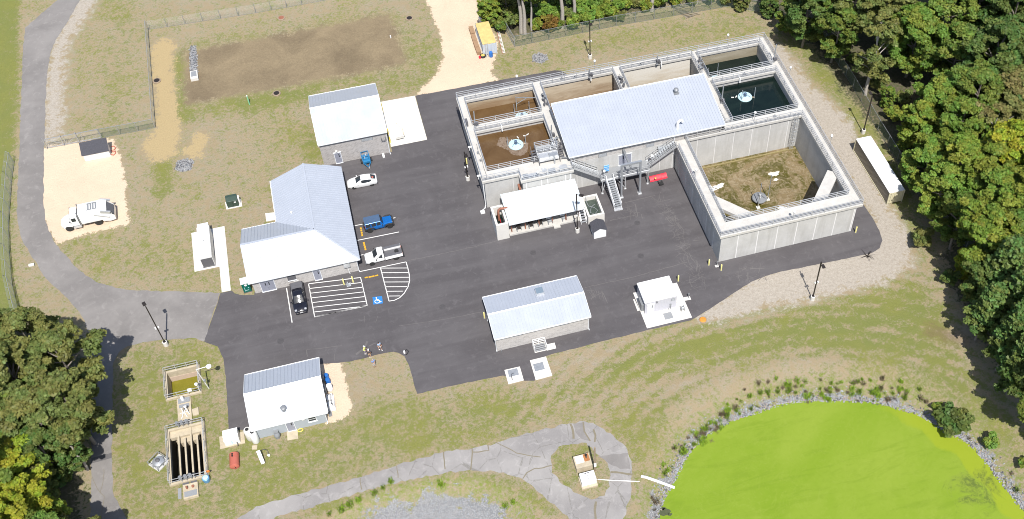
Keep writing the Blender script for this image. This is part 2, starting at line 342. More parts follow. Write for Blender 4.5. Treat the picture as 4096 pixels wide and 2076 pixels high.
# mowing arcs: distance from the pond and lane direction
fattr('mow', np.clip(-sp_, 0, 40)*.2); fattr('mown', sst(4, 7, -sp_)*(1-sst(20, 26, -sp_))*sst(1, 3, -spath)*(1-sst(-1, 2, sdf(litter, GX, GY))))
g = bpy.data.objects.new('ground', me); col.objects.link(g); tag(g, kind='structure')
me.polygons.foreach_set('use_smooth', [True]*len(me.polygons))
b = NB('ground'); v = b.obj()
nA = b.noise(.16, 4, .6, .6, v); nB = b.noise(.8, 6, .72, .3, v); nC = b.noise(2.6, 5, .75, .4, v); nD = b.noise(6.5, 4, .8, .2, v)
gsum = b.math('ADD', b.attr('green'), b.math('MULTIPLY', b.math('SUBTRACT', nA, .5), 1.0))
gsum = b.math('ADD', gsum, b.math('MULTIPLY', b.math('SUBTRACT', nB, .5), 2.4))
gsum = b.math('ADD', gsum, b.math('MULTIPLY', b.math('SUBTRACT', nC, .5), 2.6))
mow = b.math('SINE', b.math('MULTIPLY', b.attr('mow'), 17.0)); mrow = b.noise(1, 3, .6, .3, b.mapv(v, (.10, .8, 1), (0, 0, R_(8))))
gsum = b.math('ADD', gsum, b.math('MULTIPLY', b.math('MULTIPLY', mow, b.attr('mown')), .17))
gsum = b.math('ADD', gsum, b.math('MULTIPLY', b.math('MULTIPLY', b.math('SUBTRACT', mrow, .5), b.attr('mown')), 1.0))
gf = b.rng(gsum, .16, .98, 0, 1, True)
dry = b.mix(nD, (.165, .125, .07), (.41, .335, .215)); dry = b.mix(b.rng(nB, .42, .62), dry, b.mix(nC, (.22, .185, .14), (.40, .345, .265)))
grn = b.mix(nD, (.085, .108, .022), (.235, .245, .082)); grn = b.mix(b.rng(nA, .4, .65), grn, b.mix(nC, (.115, .13, .025), (.25, .245, .075)))
c = b.mix(gf, dry, grn)
# blades' fine speckle
c = b.mix(b.rng(nD, .5, .72, 0, .6), c, b.mix(.55, c, (.045, .045, .02)))
def zone(attr, c, colr, amp, w, fine=.9):
    nz = b.math('ADD', b.math('MULTIPLY', b.math('SUBTRACT', nB, .5), amp), b.math('MULTIPLY', b.math('SUBTRACT', nC, .5), amp*fine))
    return b.mix(b.rng(b.math('ADD', b.attr(attr), nz), -w, w, 0, 1, True), c, colr)
c = zone('litter', c, b.mix(b.rng(nC, .35, .65), b.mix(nD, (.07, .055, .04), (.19, .15, .115)), (.06, .075, .025)), 7.0, .6)
c = zone('pale', c, b.mix(b.rng(nC, .35, .6), b.mix(nD, (.19, .165, .13), (.42, .375, .315)), b.mix(nD, (.27, .24, .20), (.50, .45, .385))), 8.0, .9, .45)
c = zone('dirt', c, b.mix(b.rng(b.math('ADD', b.math('MULTIPLY', nA, .6), b.math('MULTIPLY', nC, .4)), .36, .66), b.mix(nD, (.105, .08, .05), (.20, .155, .098)), b.mix(nD, (.17, .13, .075), (.36, .285, .18))), 6.0, .7)
c = zone('straw', c, b.mix(nD, (.27, .20, .095), (.47, .37, .21)), 5.0, .35)
sandc = b.mix(b.rng(nA, .38, .68), (.62, .49, .36), (.55, .43, .315)); sandc = b.mix(b.rng(nD, .5, .8, 0, .5), sandc, (.40, .31, .22))
c = zone('sand', c, sandc, 2.4, .12)
vr = b.vor(3.4, v); st = b.mix(b.rng(vr, .1, .7), (.33, .34, .35), (.13, .14, .155))
c = zone('stone', c, st, .5, .15)
c = zone('wet', c, b.mix(.45, b.mix(nC, (.10, .06, .035), (.22, .16, .10)), c), 6, 1.0)
shn = b.math('ADD', b.attr('shore'), b.math('MULTIPLY', b.math('SUBTRACT', nB, .5), 9))
weedy = b.mix(b.rng(nC, .38, .62), b.mix(nD, (.20, .155, .115), (.36, .29, .22)), b.mix(nD, (.09, .13, .02), (.22, .27, .05)))
c = b.mix(b.rng(shn, -3.4, -2.2, 0, .8, True), c, weedy)
c = b.mix(b.rng(shn, -1.2, -.5, 0, 1, True), c, b.mix(b.rng(b.vor(6, v), .1, .6), (.34, .335, .335), (.19, .195, .20)))
b.bump(b.math('ADD', nC, nD), .8, .12)
me.materials.append(b.fin(c, .95, 0, .2))

def sheet(name, pts, z, mat, jit=0, step=.5, kind='structure', hole=None, tv=False):
    def dens(q):
        out = []
        for i in range(len(q)):
            a, bb = Vector(q[i]), Vector(q[(i+1) % len(q)]); L = (bb-a).length; n = max(1, int(L/step)) if jit else 1
            nrm = Vector((-(bb-a).y, (bb-a).x)).normalized() if L > 0 else Vector((0, 0))
            for k in range(n):
                o = a+(bb-a)*(k/n); out.append(o + (nrm*random.uniform(-jit, jit) if (jit and k) else Vector((0, 0))))
        return out
    from mathutils.geometry import tessellate_polygon
    loops = [dens(pts)] + ([dens(hole)] if hole else [])
    flat = [Vector((p.x, p.y, z)) for lp in loops for p in lp]
    tri = tessellate_polygon([[Vector((p.x, p.y, 0)) for p in lp] for lp in loops])
    mb = MB(); mb.add([tuple(p) for p in flat], [t if (flat[t[1]]-flat[t[0]]).cross(flat[t[2]]-flat[t[0]]).z > 0 else t[::-1] for t in tri])
    o = mb.build(name, mat)
    return tag(o, kind=kind)
# ---------------------------------------------------------------- roads
def asphalt(name, c1, c2, speck, crack=0, streaks=.5):
    b = NB(name); v = b.obj(); a = b.noise(.12, 4, .6, .8, v); f = b.noise(14, 3, .7, 0, v); m_ = b.noise(1.1, 5, .65, .8, v)
    sv = b.mapv(v, (.05, .55, 1) if not crack and c1[0] < .1 else (.2, .2, 1), (0, 0, R_(4))); s_ = b.noise(1, 4, .6, .4, sv)
    k = b.math('ADD', b.math('MULTIPLY', a, .5), b.math('MULTIPLY', s_, .5))
    c = b.mix(b.rng(k, .42, .58), c1, c2); c = b.mix(b.rng(m_, .54, .70, 0, streaks), c, tuple(min(1, x*1.35) for x in c2))
    c = b.mix(b.rng(f, .3, .75, 0, .35), c, speck)
    if crack:
        cr = b.vor(.33, b.mapv(v, (1, 1, 1)), 'DISTANCE_TO_EDGE'); wob = b.math('ADD', cr, b.math('MULTIPLY', b.math('SUBTRACT', m_, .5), .12))
        c = b.mix(b.rng(b.math('ABSOLUTE', wob), 0, .012, crack, 0), c, (.09, .085, .06))
    b.bump(f, .25, .01); return b.fin(c, .88, 0, .3)
asN = asphalt('new_asphalt', (.066, .061, .064), (.092, .086, .089), (.12, .112, .115), 0, .5)
asO = asphalt('old_asphalt', (.155, .145, .139), (.215, .202, .192), (.26, .243, .225), 0, .45)
asP = asphalt('worn_path_asphalt', (.20, .19, .185), (.275, .262, .252), (.34, .32, .30), .5, .5)
yard = DP(0, (555, 737), (583, 731), (590, 738), (605, 742), (640, 742)) + [(-18.6, -7.3), (-5.0, -7.3), (-5.2, 8.9), (-9, 9.5), (-6.9, 13.1), (2.9, 13.1), (2.9, 14.1), (8.2, 14.1)] + DP(0, (1045, 241), (1240, 205), (1330, 189), (1395, 177), (1412, 178), (1425, 186)) + [(31, 13), (60, 13)] + \
  DP(0, (2172, 514), (2195, 548), (2212, 580), (2220, 605), (2213, 624), (2192, 637), (2140, 648), (2020, 673), (1965, 683), (1925, 695), (1890, 709), (1830, 748), (1765, 790), (1738, 806), (1630, 830), (1480, 868), (1385, 892), (1371, 897), (1345, 958), (1318, 958), (1265, 945), (1150, 968), (1050, 991), (1040, 960), (1027, 915), (1018, 897), (1003, 888), (990, 885), (960, 890), (880, 910)) + [(-12.3, -20.9), (-12.3, -28.9)] + \
  DP(0, (640, 1080), (575, 1083), (569, 960), (562, 902), (548, 872), (514, 860))
sheet('yard_asphalt', yard, .020, asN, .05, .6, hole=[(42, -19.3), (59.8, -19.3), (59.8, -1.5), (42, -1.5)])
road = DP(0, (160, -60), (145, 0), (100, 38), (63, 70), (58, 130), (55, 200), (50, 333), (46, 435), (42, 535), (46, 565), (55, 602), (77, 641), (117, 702), (150, 731), (200, 785), (214, 808), (222, 835), (230, 870), (232, 960), (230, 1077), (228, 1306), (226, 1400), (345, 1400), (320, 1306), (300, 1272), (284, 1238), (281, 1137), (283, 1004), (285, 912), (300, 885), (320, 871), (360, 861), (400, 856), (450, 852), (493, 851), (513, 859), (554, 737), (480, 735), (333, 730), (290, 724), (240, 708), (200, 681), (157, 635), (133, 602), (115, 558), (110, 520), (110, 435), (113, 300), (117, 200), (127, 133), (140, 100), (167, 60), (201, 0), (225, -60))
sheet('service_road', road, .016, asO, .09, .6)
pathO = sheet('loop_path', path, .024, asP, .16, .45, hole=isle)
isl = [P(1330, 1150)]
for nm, pts, z, mm in (('road_patch', DP(0, (230, 1103), (282, 1090), (281, 1110), (230, 1122)), .021, asO), ('road_patch', DP(0, (230, 1152), (281, 1139), (281, 1152), (230, 1166)), .021, asphalt('patched_asphalt', (.10, .095, .095), (.12, .115, .113), (.16, .15, .15)))):
    sheet(nm, pts, z, mm, .03)
# path repairs: darker tarmac patches by the loop
sheet('path_patch', DP(0, (1442, 1066), (1468, 1063), (1474, 1090), (1484, 1110), (1462, 1104), (1448, 1088)), .031, asO, .05)
sheet('path_patch', DP(0, (1505, 1148), (1580, 1140), (1586, 1180), (1560, 1180), (1530, 1165)), .031, asO, .08)
# grass growing through joints in the path
jm = NB('weedy_joint'); jm = jm.fin(jm.mix(jm.noise(5, 3, .6, 0, jm.obj()), (.14, .125, .09), (.22, .19, .13)), .95)
def strip(mb, pts, w, z, jit=.0):
    pts = [Vector((*p, 0)) for p in pts]; q = []
    for i in range(len(pts)-1):
        n = max(1, int((pts[i+1]-pts[i]).length/.5))
        for k in range(n): q.append(pts[i]+(pts[i+1]-pts[i])*(k/n))
    q.append(pts[-1]); vs = []
    for i, p in enumerate(q):
        d = (q[min(i+1, len(q)-1)]-q[max(i-1, 0)]).normalized(); nn = Vector((-d.y, d.x, 0)); o = nn*random.uniform(-jit, jit); ww = w*random.uniform(1-min(.7, jit*4), 1)/2
        vs += [tuple(p+o+nn*ww+Vector((0, 0, z))), tuple(p+o-nn*ww+Vector((0, 0, z)))]
    mb.add(vs, [(2*i+1, 2*i+3, 2*i+2, 2*i) for i in range(len(q)-1)])
mb = MB()
for pts, w in (([(906, 1203), (909, 1232)], .12), ([(999, 1172), (1001, 1203)], .12), ([(1115, 1137), (1118, 1160), (1121, 1180)], .16), ([(1187, 1128), (1188, 1150), (1184, 1182)], .16), ([(1228, 1120), (1231, 1134), (1190, 1138)], .15), ([(1435, 1066), (1441, 1085), (1442, 1104)], .28), ([(1466, 1062), (1470, 1085), (1484, 1110)], .2), ([(1494, 1080), (1497, 1095), (1497, 1112)], .25), ([(1536, 1187), (1560, 1190), (1591, 1195)], .28), ([(1316, 1205), (1326, 1190), (1345, 1180), (1388, 1172)], .14), ([(1500, 1262), (1497, 1285), (1499, 1306)], .3), ([(232, 1200), (245, 1230), (262, 1250), (256, 1300)], .06), ([(262, 1180), (258, 1220), (250, 1240)], .06), ([(1246, 1112), (1300, 1140), (1360, 1150)], .12)):
    strip(mb, DP(0, *pts), w, .036, .06)
tag(mb.build('path_cracks', jm), kind='structure')
# seams and scuffs in the yard
seam = asphalt('asphalt_seam', (.095, .088, .088), (.125, .117, .115), (.155, .145, .145))
mb = MB()
for k, pts, w in (('t11', [(1130, 667), (1350, 622), (1660, 555), (1820, 512)], .09), ('t11', [(1080, 1155), (1400, 1110), (1720, 1048)], .07), ('t21', [(550, 865), (900, 790), (1320, 675)], .1), ('t21', [(850, 225), (1080, 170)], .12), ('t21', [(740, 360), (930, 318)], .14), ('t11', [(820, 1080), (815, 1130)], .08), ('t11', [(918, 1080), (905, 1130)], .08), ('o', [(40, 740), (330, 520), (450, 240)], .3), ('o', [(500, 430), (700, 330), (790, 290)], .15), ('t12', [(380, 30), (650, 0)], .08), ('t12', [(380, 30), (390, 80)], .12), ('t12', [(590, 60), (594, 110)], .06), ('t21', [(1372, 512), (1384, 511)], .05), ('t21', [(1370, 515), (1420, 508)], .08), ('t21', [(930, 235), (950, 330)], .15)):
    strip(mb, PL(k, pts), w, random.uniform(.0245, .04), .05)
for (ax, ay), (bx, by), n_, sp_w in (((1100, 180), (1200, 320), 26, 40), ((1190, 320), (1260, 440), 34, 34), ((1240, 440), (1310, 600), 40, 36), ((1280, 600), (1400, 760), 30, 60), ((1380, 760), (1430, 880), 18, 60), ((820, 240), (960, 330), 22, 60), ((1700, 780), (1900, 790), 14, 14), ((1720, 720), (1860, 725), 12, 10), ((560, 900), (700, 930), 16, 30)):
    for k in range(n_):
        f = random.random(); cx_, cy_ = T('t21', ax+(bx-ax)*f+random.uniform(-1, 1)*sp_w, ay+(by-ay)*f+random.uniform(-1, 1)*sp_w*.6); a = random.choice((1.25, 1.45, .25, -.1, 2.0))+random.uniform(-.3, .3); L = random.uniform(.2, 1.0)
        strip(mb, [(cx_-L*math.cos(a), cy_-L*math.sin(a)), (cx_+.15*L*random.uniform(-1, 1), cy_), (cx_+L*math.cos(a), cy_+L*math.sin(a))], random.uniform(.03, .09), random.uniform(.0245, .04), .03)
tag(mb.build('pavement_seams', seam), kind='structure')
# painted markings (each its own thing)
def paint(name, label, group, mat, *paths, z=.027):
    mb = MB()
    for pts, w in paths: strip(mb, pts, w, z)
    return tag(mb.build(name, mat), label, 'marking', group, 'structure')
ln = lambda k, *p: PL(k, p)
paint('stall_line', 'white stall line running under the blue off-road car', 'parking stall lines', M['paint'], (ln('t11', (740, 400), (1053, 338)), .12))
paint('stall_line', 'white stall line between the blue car and the white pickup', 'parking stall lines', M['paint'], (ln('t11', (758, 511), (1080, 446)), .12))
paint('stall_line', 'white stall line beside the black pickup on its door side', 'parking stall lines', M['paint'], (ln('t11', (231, 870), (273, 1130)), .12))
paint('stall_line', 'white stall line at the nose of the white pickup', 'parking stall lines', M['paint'], (ln('t11', (775, 624), (812, 617)), .12))
q = [T('t11', *p) for p in ((397, 837), (790, 790), (840, 1000), (443, 1088))]
lerp = lambda a, b, t: (a[0]+(b[0]-a[0])*t, a[1]+(b[1]-a[1])*t)
hp = [([*q, q[0]], .11)]
for i in range(7):
    y_ = 873+i*35.5; xl = 397+(y_-837)*46/251; t2 = ((y_-46)-760)/240
    hp.append(([T('t11', xl, y_), T('t11', min(840, 787+53*((y_-48-750)/250)), y_-46 if i < 6 else 1004)], .1))
paint('hatched_zone', 'white hatched no parking box in front of the office wall', 'painted hatching', M['paint'], *hp)
arc = [(1133, 672), (1147, 720), (1158, 770), (1160, 815), (1148, 860), (1120, 908), (1085, 943), (1045, 962), (1005, 968)]
hp = [(ln('t11', (785, 745), (1133, 672)), .11), (ln('t11', *arc), .11), (ln('t11', (940, 716), (1005, 968)), .11)]
for y_, xr in ((719, 1140), (754, 1150), (789, 1157), (824, 1155), (860, 1140), (894, 1110), (930, 1090)): hp.append((ln('t11', (940+(y_-716)*65/252, y_), (xr, y_-1)), .1))
paint('hatched_zone', 'white hatched island with a rounded outer edge', 'painted hatching', M['paint'], *hp)
# accessible parking symbol
s_ = thing('accessible_symbol', 'blue square with white wheelchair symbol painted on asphalt', 'marking'); s_['kind'] = 'structure'
cor = [T('t11', *p) for p in ((880, 938), (951, 930), (959, 985), (886, 994))]
mb = MB(); mb.add([(x, y, .028) for x, y in cor[::-1]], [(0, 1, 2, 3)]); mb.build('blue_square', M['adab'], s_)
def uv(u, v): a = lerp(cor[0], cor[1], u); d = lerp(cor[3], cor[2], u); return lerp(a, d, v)
mb = MB()
ci = [uv(.45+.27*math.cos(t), .66+.25*math.sin(t)) for t in np.linspace(-2.4, 2.4+.3, 20)][::-1]
strip(mb, [uv(.45+.26*math.cos(t), .64+.24*math.sin(t)) for t in np.linspace(.2, 4.6, 18)], .09, .033)
strip(mb, [uv(.40, .24), uv(.43, .52), uv(.66, .54), uv(.78, .78), uv(.88, .74)], .12, .034); strip(mb, [uv(.41, .38), uv(.62, .40)], .09, .0345)
hd = [uv(.39+.075*math.cos(t), .16+.075*math.sin(t)) for t in np.linspace(0, 2*math.pi, 13)[:-1]][::-1]
mb.add([(x, y, .035) for x, y in hd], [tuple(range(12))]); mb.build('wheelchair_figure', M['paint'], s_)
# yellow painted wheel-stop dashes
for lab, pts in (('worn yellow wheel stop behind the blue off-road car', [(792, 420), (796, 437), (799, 454), (802, 472)]), ('worn yellow wheel stop in front of the white pickup', [(815, 531), (819, 547), (823, 562), (827, 578)]), ('worn yellow wheel stop in the accessible bay', [(833, 791), (862, 787), (884, 782), (912, 776)])):
    t_ = thing('wheel_stop', lab, 'wheel stop', (*T('t11', *pts[0]), 0), group='yellow wheel stops'); o0 = Vector((*T('t11', *pts[0]), 0))
    d0 = Vector(T('t11', *pts[-1]))-Vector(T('t11', *pts[0])); hor = abs(d0.x) > abs(d0.y)
    for p in pts:
        c0 = Vector((*T('t11', *p), 0))-o0; mb = MB(); w, d = (.2, .09) if hor else (.12, .14)
        mb.box(c0.x-w, c0.x+w, c0.y-d, c0.y+d, .02, .11); mb.build('block', M['ygr'], t_, bevel=.02)
# concrete pads and aprons
def pad(name, label, pts, z=.06, mat=None, hh=.06):
    mb = MB(); mb.prism([tuple(p) for p in pts], -.05, z); return tag(mb.build(name, mat or M['pad'], bevel=.01), label, 'concrete pad', None, 'structure')
pad('concrete_apron', 'bright new concrete apron beside the grey block garage', [(3.0, 24.0), (8.17, 23.9), (8.2, 14.1), (2.9, 14.1)], .05)
pad('generator_pad', 'L-shaped white concrete pad under the white generator', [(-25.86, 5.4), (-21.45, 5.4), (-21.5, -6.12), (-22.66, -6.1), (-22.63, -1.65), (-25.84, -1.6)])
pad('equipment_pad', 'pale pad under the white equipment room by the bank', [(28.6, -27.3), (34.65, -27.3), (34.6, -21.4), (28.6, -21.4)])
pad('step_slab', 'narrow white slab along the equipment room wall', PL('s', [(262, 462), (320, 455), (345, 520), (300, 540)]), .07); pad('step_slab', 'long thin white slab under the grey cabinet', PL('s', [(262, 595), (290, 588), (398, 815), (350, 828)]), .07)
pad('hatch_pad', 'small white hatch pad with bent pipe on it', [(9.8, -28.35), (11.75, -28.38), (11.74, -30.47), (9.8, -30.49)], .1); pad('hatch_pad', 'larger white hatch pad beside the asphalt notch', [(13.16, -27.85), (15.22, -27.85), (15.26, -30.8), (13.14, -30.86)], .1)
pad('step_slab', 'small white slab with drain beside the sunken stair', [(15.6, -26.1), (16.79, -26.12), (16.77, -27.0), (15.58, -27.0)], .08)
pad('door_landing', 'cream concrete landing outside the painted block building', [(-16.87, -29.5), (-15.6, -29.55), (-15.66, -30.85), (-16.91, -30.71)], .08, M['oldc'])
pad('cabinet_pad', 'tan concrete pad under the white cabinet', [(-24.57, -27.98), (-21.69, -28.05), (-21.7, -29.69), (-24.56, -29.69)], .12, M['oldc'])
pad('paver', 'single cream paver lying on the lawn', [(-20.95, -30.25), (-20.37, -30.35), (-20.45, -30.92), (-21.02, -30.78)], .06, M['oldc'])
pad('transformer_pad', 'square white pad under the green transformer', [(-21.05, 9.85), (-18.85, 9.8), (-18.8, 8.42), (-20.95, 8.42)], .08)
pad('vent_pad', 'small white pad with round green lid by the office', PL('u', [(912, 325), (1030, 312), (1038, 395), (925, 417)]), .08)
# ================================================================= BUILDINGS
def roof_poly(mb, pts, axis, sp=.42, t=.09, rib=.065):
    """sloped sheet with standing seams running up the slope; axis = coordinate the seams are spaced along"""
    mb.slab(pts, t); P3 = [Vector(p) for p in pts]; a = 0 if axis == 'x' else 1
    n = (P3[1]-P3[0]).cross(P3[2]-P3[0]).normalized(); n = n if n.z > 0 else -n
    lo = min(p[a] for p in P3); hi = max(p[a] for p in P3); k = lo+.06
    while k < hi-.04:
        hits = []
        for i in range(len(P3)):
            p, q = P3[i], P3[(i+1) % len(P3)]
            if (p[a]-k)*(q[a]-k) < 0: hits.append(p+(q-p)*((k-p[a])/(q[a]-p[a])))
        if len(hits) >= 2 and (hits[0]-hits[1]).length > .15:
            hits.sort(key=lambda u: u[1-a]); mb.bar(hits[0]+n*rib*.5, hits[-1]+n*rib*.5, .05, rib)
        k += sp
def door(parent, x, y, z0, w, hgt, face='s', name='door', double=False, mat=None):
    s_ = {'s': 0, 'e': R_(90), 'n': R_(180), 'w': R_(-90)}[face]
    mb = MB(); mb.box(-w/2, w/2, -.05, .02, 0, hgt); d = mb.build(name, mat or M['gdoor'], parent, (x, y, z0), s_)
    fr = MB(); fr.box(-w/2-.07, -w/2, -.07, .03, 0, hgt); fr.box(w/2, w/2+.07, -.07, .03, 0, hgt); fr.box(-w/2-.14, w/2+.14, -.12, .03, hgt, hgt+.09); fr.build('frame', M['trim'], d)
    th = MB(); th.box(-w/2-.08, w/2+.08, -.16, .0, -.0, .03); th.build('threshold', M['trim'], d)
    for sx in ((-.23, .23) if double else (.18,)):
        wn = MB(); wn.box(sx-.06, sx+.06, -.062, -.04, hgt*.58, hgt*.86); wn.build('vision_panel', M['glass'], d)
    hd = MB(); hd.box(-.03+(.0 if double else w*.36), .05+(.0 if double else w*.36), -.11, -.05, hgt*.46, hgt*.5); hd.build('handle', M['alum'], d)
    if double: l_ = MB(); l_.box(-.012, .012, -.054, -.04, 0, hgt); l_.build('meeting_stile', M['dgrey'], d)
    return d
def louvre(parent, x, y, z0, w, hgt, face='s', n=4):
    s_ = {'s': 0, 'e': R_(90), 'n': R_(180), 'w': R_(-90)}[face]; mb = MB()
    for i in range(n): zz = hgt*(i+.2)/n; mb.add([(-w/2, -.07, zz), (w/2, -.07, zz), (w/2, .0, zz+hgt/n*.75), (-w/2, .0, zz+hgt/n*.75)], [(0, 1, 2, 3)])
    mb.box(-w/2-.05, -w/2, -.06, .01, 0, hgt); mb.box(w/2, w/2+.05, -.06, .01, 0, hgt)
    mb.mat(1).box(-w/2, w/2, -.012, .01, 0, hgt); return mb.build('louvre', [M['grey'], M['dgrey']], parent, (x, y, z0), s_)
def window(parent, x, y, z0, w, hgt, frame='trim', pane='glass'):
    mb = MB(); mb.box(-w/2-.06, w/2+.06, -.05, .0, -.06, 0).box(-w/2-.06, w/2+.06, -.05, .0, hgt, hgt+.06).box(-w/2-.06, -w/2, -.05, 0, 0, hgt).box(w/2, w/2+.06, -.05, 0, 0, hgt).box(-w/2, w/2, -.045, 0, hgt*.48, hgt*.53)
    f = mb.build('window', M[frame], parent, (x, y, z0)); p = MB(); p.box(-w/2, w/2, -.025, -.005, 0, hgt); p.build('pane', M[pane], f)
    s_ = MB(); s_.box(-w/2-.1, w/2+.1, -.14, 0, -.13, -.062); s_.build('sill', M['trim'], f); return f
def walllamp(parent, x, y, z):
    mb = MB(); mb.box(-.16, .16, -.26, .0, -.02, .1); mb.build('wall_lamp', M['offwhite'], parent, (x, y, z), bevel=.03)
def gutter(parent, x0, x1, y, z, downs=()):
    mb = MB(); mb.box(x0, x1, y-.1, y+.02, z-.12, z); mb.build('gutter', M['trim'], parent)
    for dx, dy, zt in downs:
        d = MB(); d.tube([(dx, y-.02, z-.1), (dx, dy-.06, z-.45), (dx, dy-.06, .12), (dx, dy-.3, .03)], .05); d.build('downspout', M['trim'], parent)
def gable(name, label, wall, x0, x1, y0, y1, ze, zr, yr, ovx, ovy, wmat, rib=.42):
    """ridge runs east-west at yr; eaves at ze on walls x0..x1, y0..y1 plus overhangs"""
    b_ = thing(name, label, 'building', ((x0+x1)/2, (y0+y1)/2, 0)); ox, oy = -(x0+x1)/2, -(y0+y1)/2
    r = thing('shell', None, None); bpy.data.objects.remove(r)
    X0, X1, Y0, Y1, YR = x0+ox, x1+ox, y0+oy, y1+oy, yr+oy
    sS = (zr-ze)/(YR-(Y0-ovy)); zs = ze+sS*ovy-.12; zn = ze+(zr-ze)/((Y1+ovy)-YR)*ovy-.12; zrw = zr-.12
    mb = MB(); mb.add([(X0, Y0, 0), (X1, Y0, 0), (X1, Y1, 0), (X0, Y1, 0), (X0, Y0, zs), (X1, Y0, zs), (X1, Y1, zn), (X0, Y1, zn), (X0, YR, zrw), (X1, YR, zrw)],
        [(0, 1, 5, 4), (2, 3, 7, 6), (1, 2, 6, 9, 5), (3, 0, 4, 8, 7), (4, 5, 9, 8), (6, 7, 8, 9), (0, 3, 2, 1)])
    mb.build('wall', wmat, b_)
    mb = MB(); a0, a1 = X0-ovx, X1+ovx
    roof_poly(mb, [(a0, Y0-ovy, ze), (a1, Y0-ovy, ze), (a1, YR, zr), (a0, YR, zr)], 'x', rib)
    roof_poly(mb, [(a0, YR, zr), (a1, YR, zr), (a1, Y1+ovy, ze), (a0, Y1+ovy, ze)], 'x', rib)
    rf = mb.build('roof', M['roof'], b_)
    mb = MB(); mb.add([(a0, YR-.17, zr-.055), (a1, YR-.17, zr-.055), (a1, YR, zr+.06), (a0, YR, zr+.06), (a1, YR+.17, zr-.055), (a0, YR+.17, zr-.055)], [(0, 1, 2, 3), (3, 2, 4, 5)]); mb.build('ridge_cap', M['roof'], rf)
    for xx in (a0-.02, a1+.02):
        for ya in (Y0-ovy, Y1+ovy): mb = MB(); mb.bar((xx, ya, ze-.03), (xx, YR, zr-.03), .05, .2); mb.build('barge_trim', M['trim'], rf)
    gutter(rf, a0, a1, Y0-ovy-.02, ze); n = MB(); n.box(a0, a1, Y1+ovy, Y1+ovy+.12, ze-.12, ze+.01); n.build('gutter', M['white'], rf)
    return b_, ox, oy
# ---- garage / maintenance building
b_, ox, oy = gable('maintenance_garage', 'grey block garage with blue trailer parked at its wall and apron beside it', None, -6.85, 2.62, 13.0, 22.9, 4.45, 6.8, 17.95, .12, .3, M['cmu'])
door(b_, -4.7+ox, 13.0+oy, .02, .86, 2.06); walllamp(b_, -4.75+ox, 13+oy, 2.45)
louvre(b_, -.2+ox, 13+oy, 3.25, 1.5, .5, n=3)
mb = MB(); mb.tube([(1.75, -.05, 3.1), (1.75, -.25, 3.1), (1.75, -.3, 2.75), (2.05, -.3, 2.6), (2.35, -.3, 2.75), (2.35, -.25, 3.1), (2.35, -.05, 3.1)], .05); mb.build('vent_pipe', M['dgrey'], b_, (ox, 13+oy, .2))
mb = MB(); mb.tube([(2.55+ox, 12.93+oy, 4.1), (2.55+ox, 12.93+oy, .1), (2.62+ox, 12.6+oy, .04)], .05); mb.build('downspout', M['trim'], b_)
for yy in (15.0, 18.9, 21.4):
    mb = MB(); mb.box(0, .05, -1.35, 1.35, 0, 3.3); d_ = mb.build('roller_door', M['offwhite'], b_, (2.62+ox, yy+oy-.2, .02))
for i, yy in enumerate((23.0, 22.0, 17.1, 15.3)):
    mb = MB(); mb.lathe([(.09, 0), (.09, 1.05), (.06, 1.12), (0, 1.13)], n=10)
    tag(mb.build('bollard', M['ydk'], loc=(2.95, yy-.3, .05), smooth=True), ['yellow bollard at the far corner of the garage apron', 'second yellow bollard from the far end of the garage side', 'yellow bollard midway along the garage side', 'yellow bollard along the garage side nearest the boat-shaped cart'][i], 'bollard', 'yellow bollards')
# ---- office building, L plan
b_ = thing('office_building', 'L-shaped grey block office with hipped metal roof beside parked cars', 'building', (-9.4, -2, 0)); ox, oy = 9.4, 2
mb = MB(); pl = [(-18.45, -7.55), (-4.95, -7.55), (-4.95, 9.0), (-13.85, 9.0), (-13.85, 1.1), (-18.45, 1.1)]; mb.prism([(x+ox, y+oy) for x, y in pl], 0, 2.72)
zE, zR, xr, yr = 2.75, 5.0, -9.35, -3.2; S, N, E_, W_ = -7.98, 9.4, -4.48, -14.25; WW, WN = -18.85, 1.55
q_ = lambda *p: [(a+ox, bb+oy, c_) for a, bb, c_ in p]
mb.add(q_((-13.85, 9.0, 2.72), (-4.95, 9.0, 2.72), (xr, 9.0, zR-.2)), [(0, 1, 2)]); mb.add(q_((-18.45, -7.55, 2.72), (-18.45, 1.1, 2.72), (-18.45, yr, zR-.2)), [(0, 1, 2)])
mb.build('wall', M['cmul'], b_)
mb = MB()
roof_poly(mb, q_((WW, S, zE), (E_, S, zE), (xr, yr, zR), (WW, yr, zR)), 'x')
roof_poly(mb, q_((E_, S, zE), (E_, N, zE), (xr, N-.2, zR), (xr, yr, zR)), 'y')
roof_poly(mb, q_((W_, WN, zE), (xr, yr, zR), (xr, N-.2, zR), (W_, N, zE)), 'y')
roof_poly(mb, q_((WW, WN, zE), (WW, yr, zR), (xr, yr, zR), (W_, WN, zE)), 'x')
rf = mb.build('roof', M['roof'], b_)
mb = MB(); mb.bar(q_((WW, yr, zR+.03))[0], q_((xr, yr, zR+.03))[0], .22, .05); mb.bar(q_((xr, yr, zR+.03))[0], q_((xr, N-.2, zR+.03))[0], .22, .05); mb.bar(q_((xr, yr, zR+.02))[0], q_((E_, S, zE+.03))[0], .16, .05); mb.build('ridge_cap', M['roof'], rf)
for g_ in ((WW+ox, E_+ox, S+oy-.1, S+oy), (W_+ox-.1, W_+ox, WN+oy, N+oy), (WW+ox, W_+ox, WN+oy, WN+oy+.1)): mb = MB(); mb.box(*g_, zE-.12, zE); mb.build('gutter', M['trim'], rf)
mb = MB(); mb.lathe([(.12, 0), (.12, .3), (.16, .32), (0, .36)], n=10); mb.build('vent_stub', M['white'], rf, (-12.0+ox, 1.6+oy, 3.75))
y0 = -7.55+oy
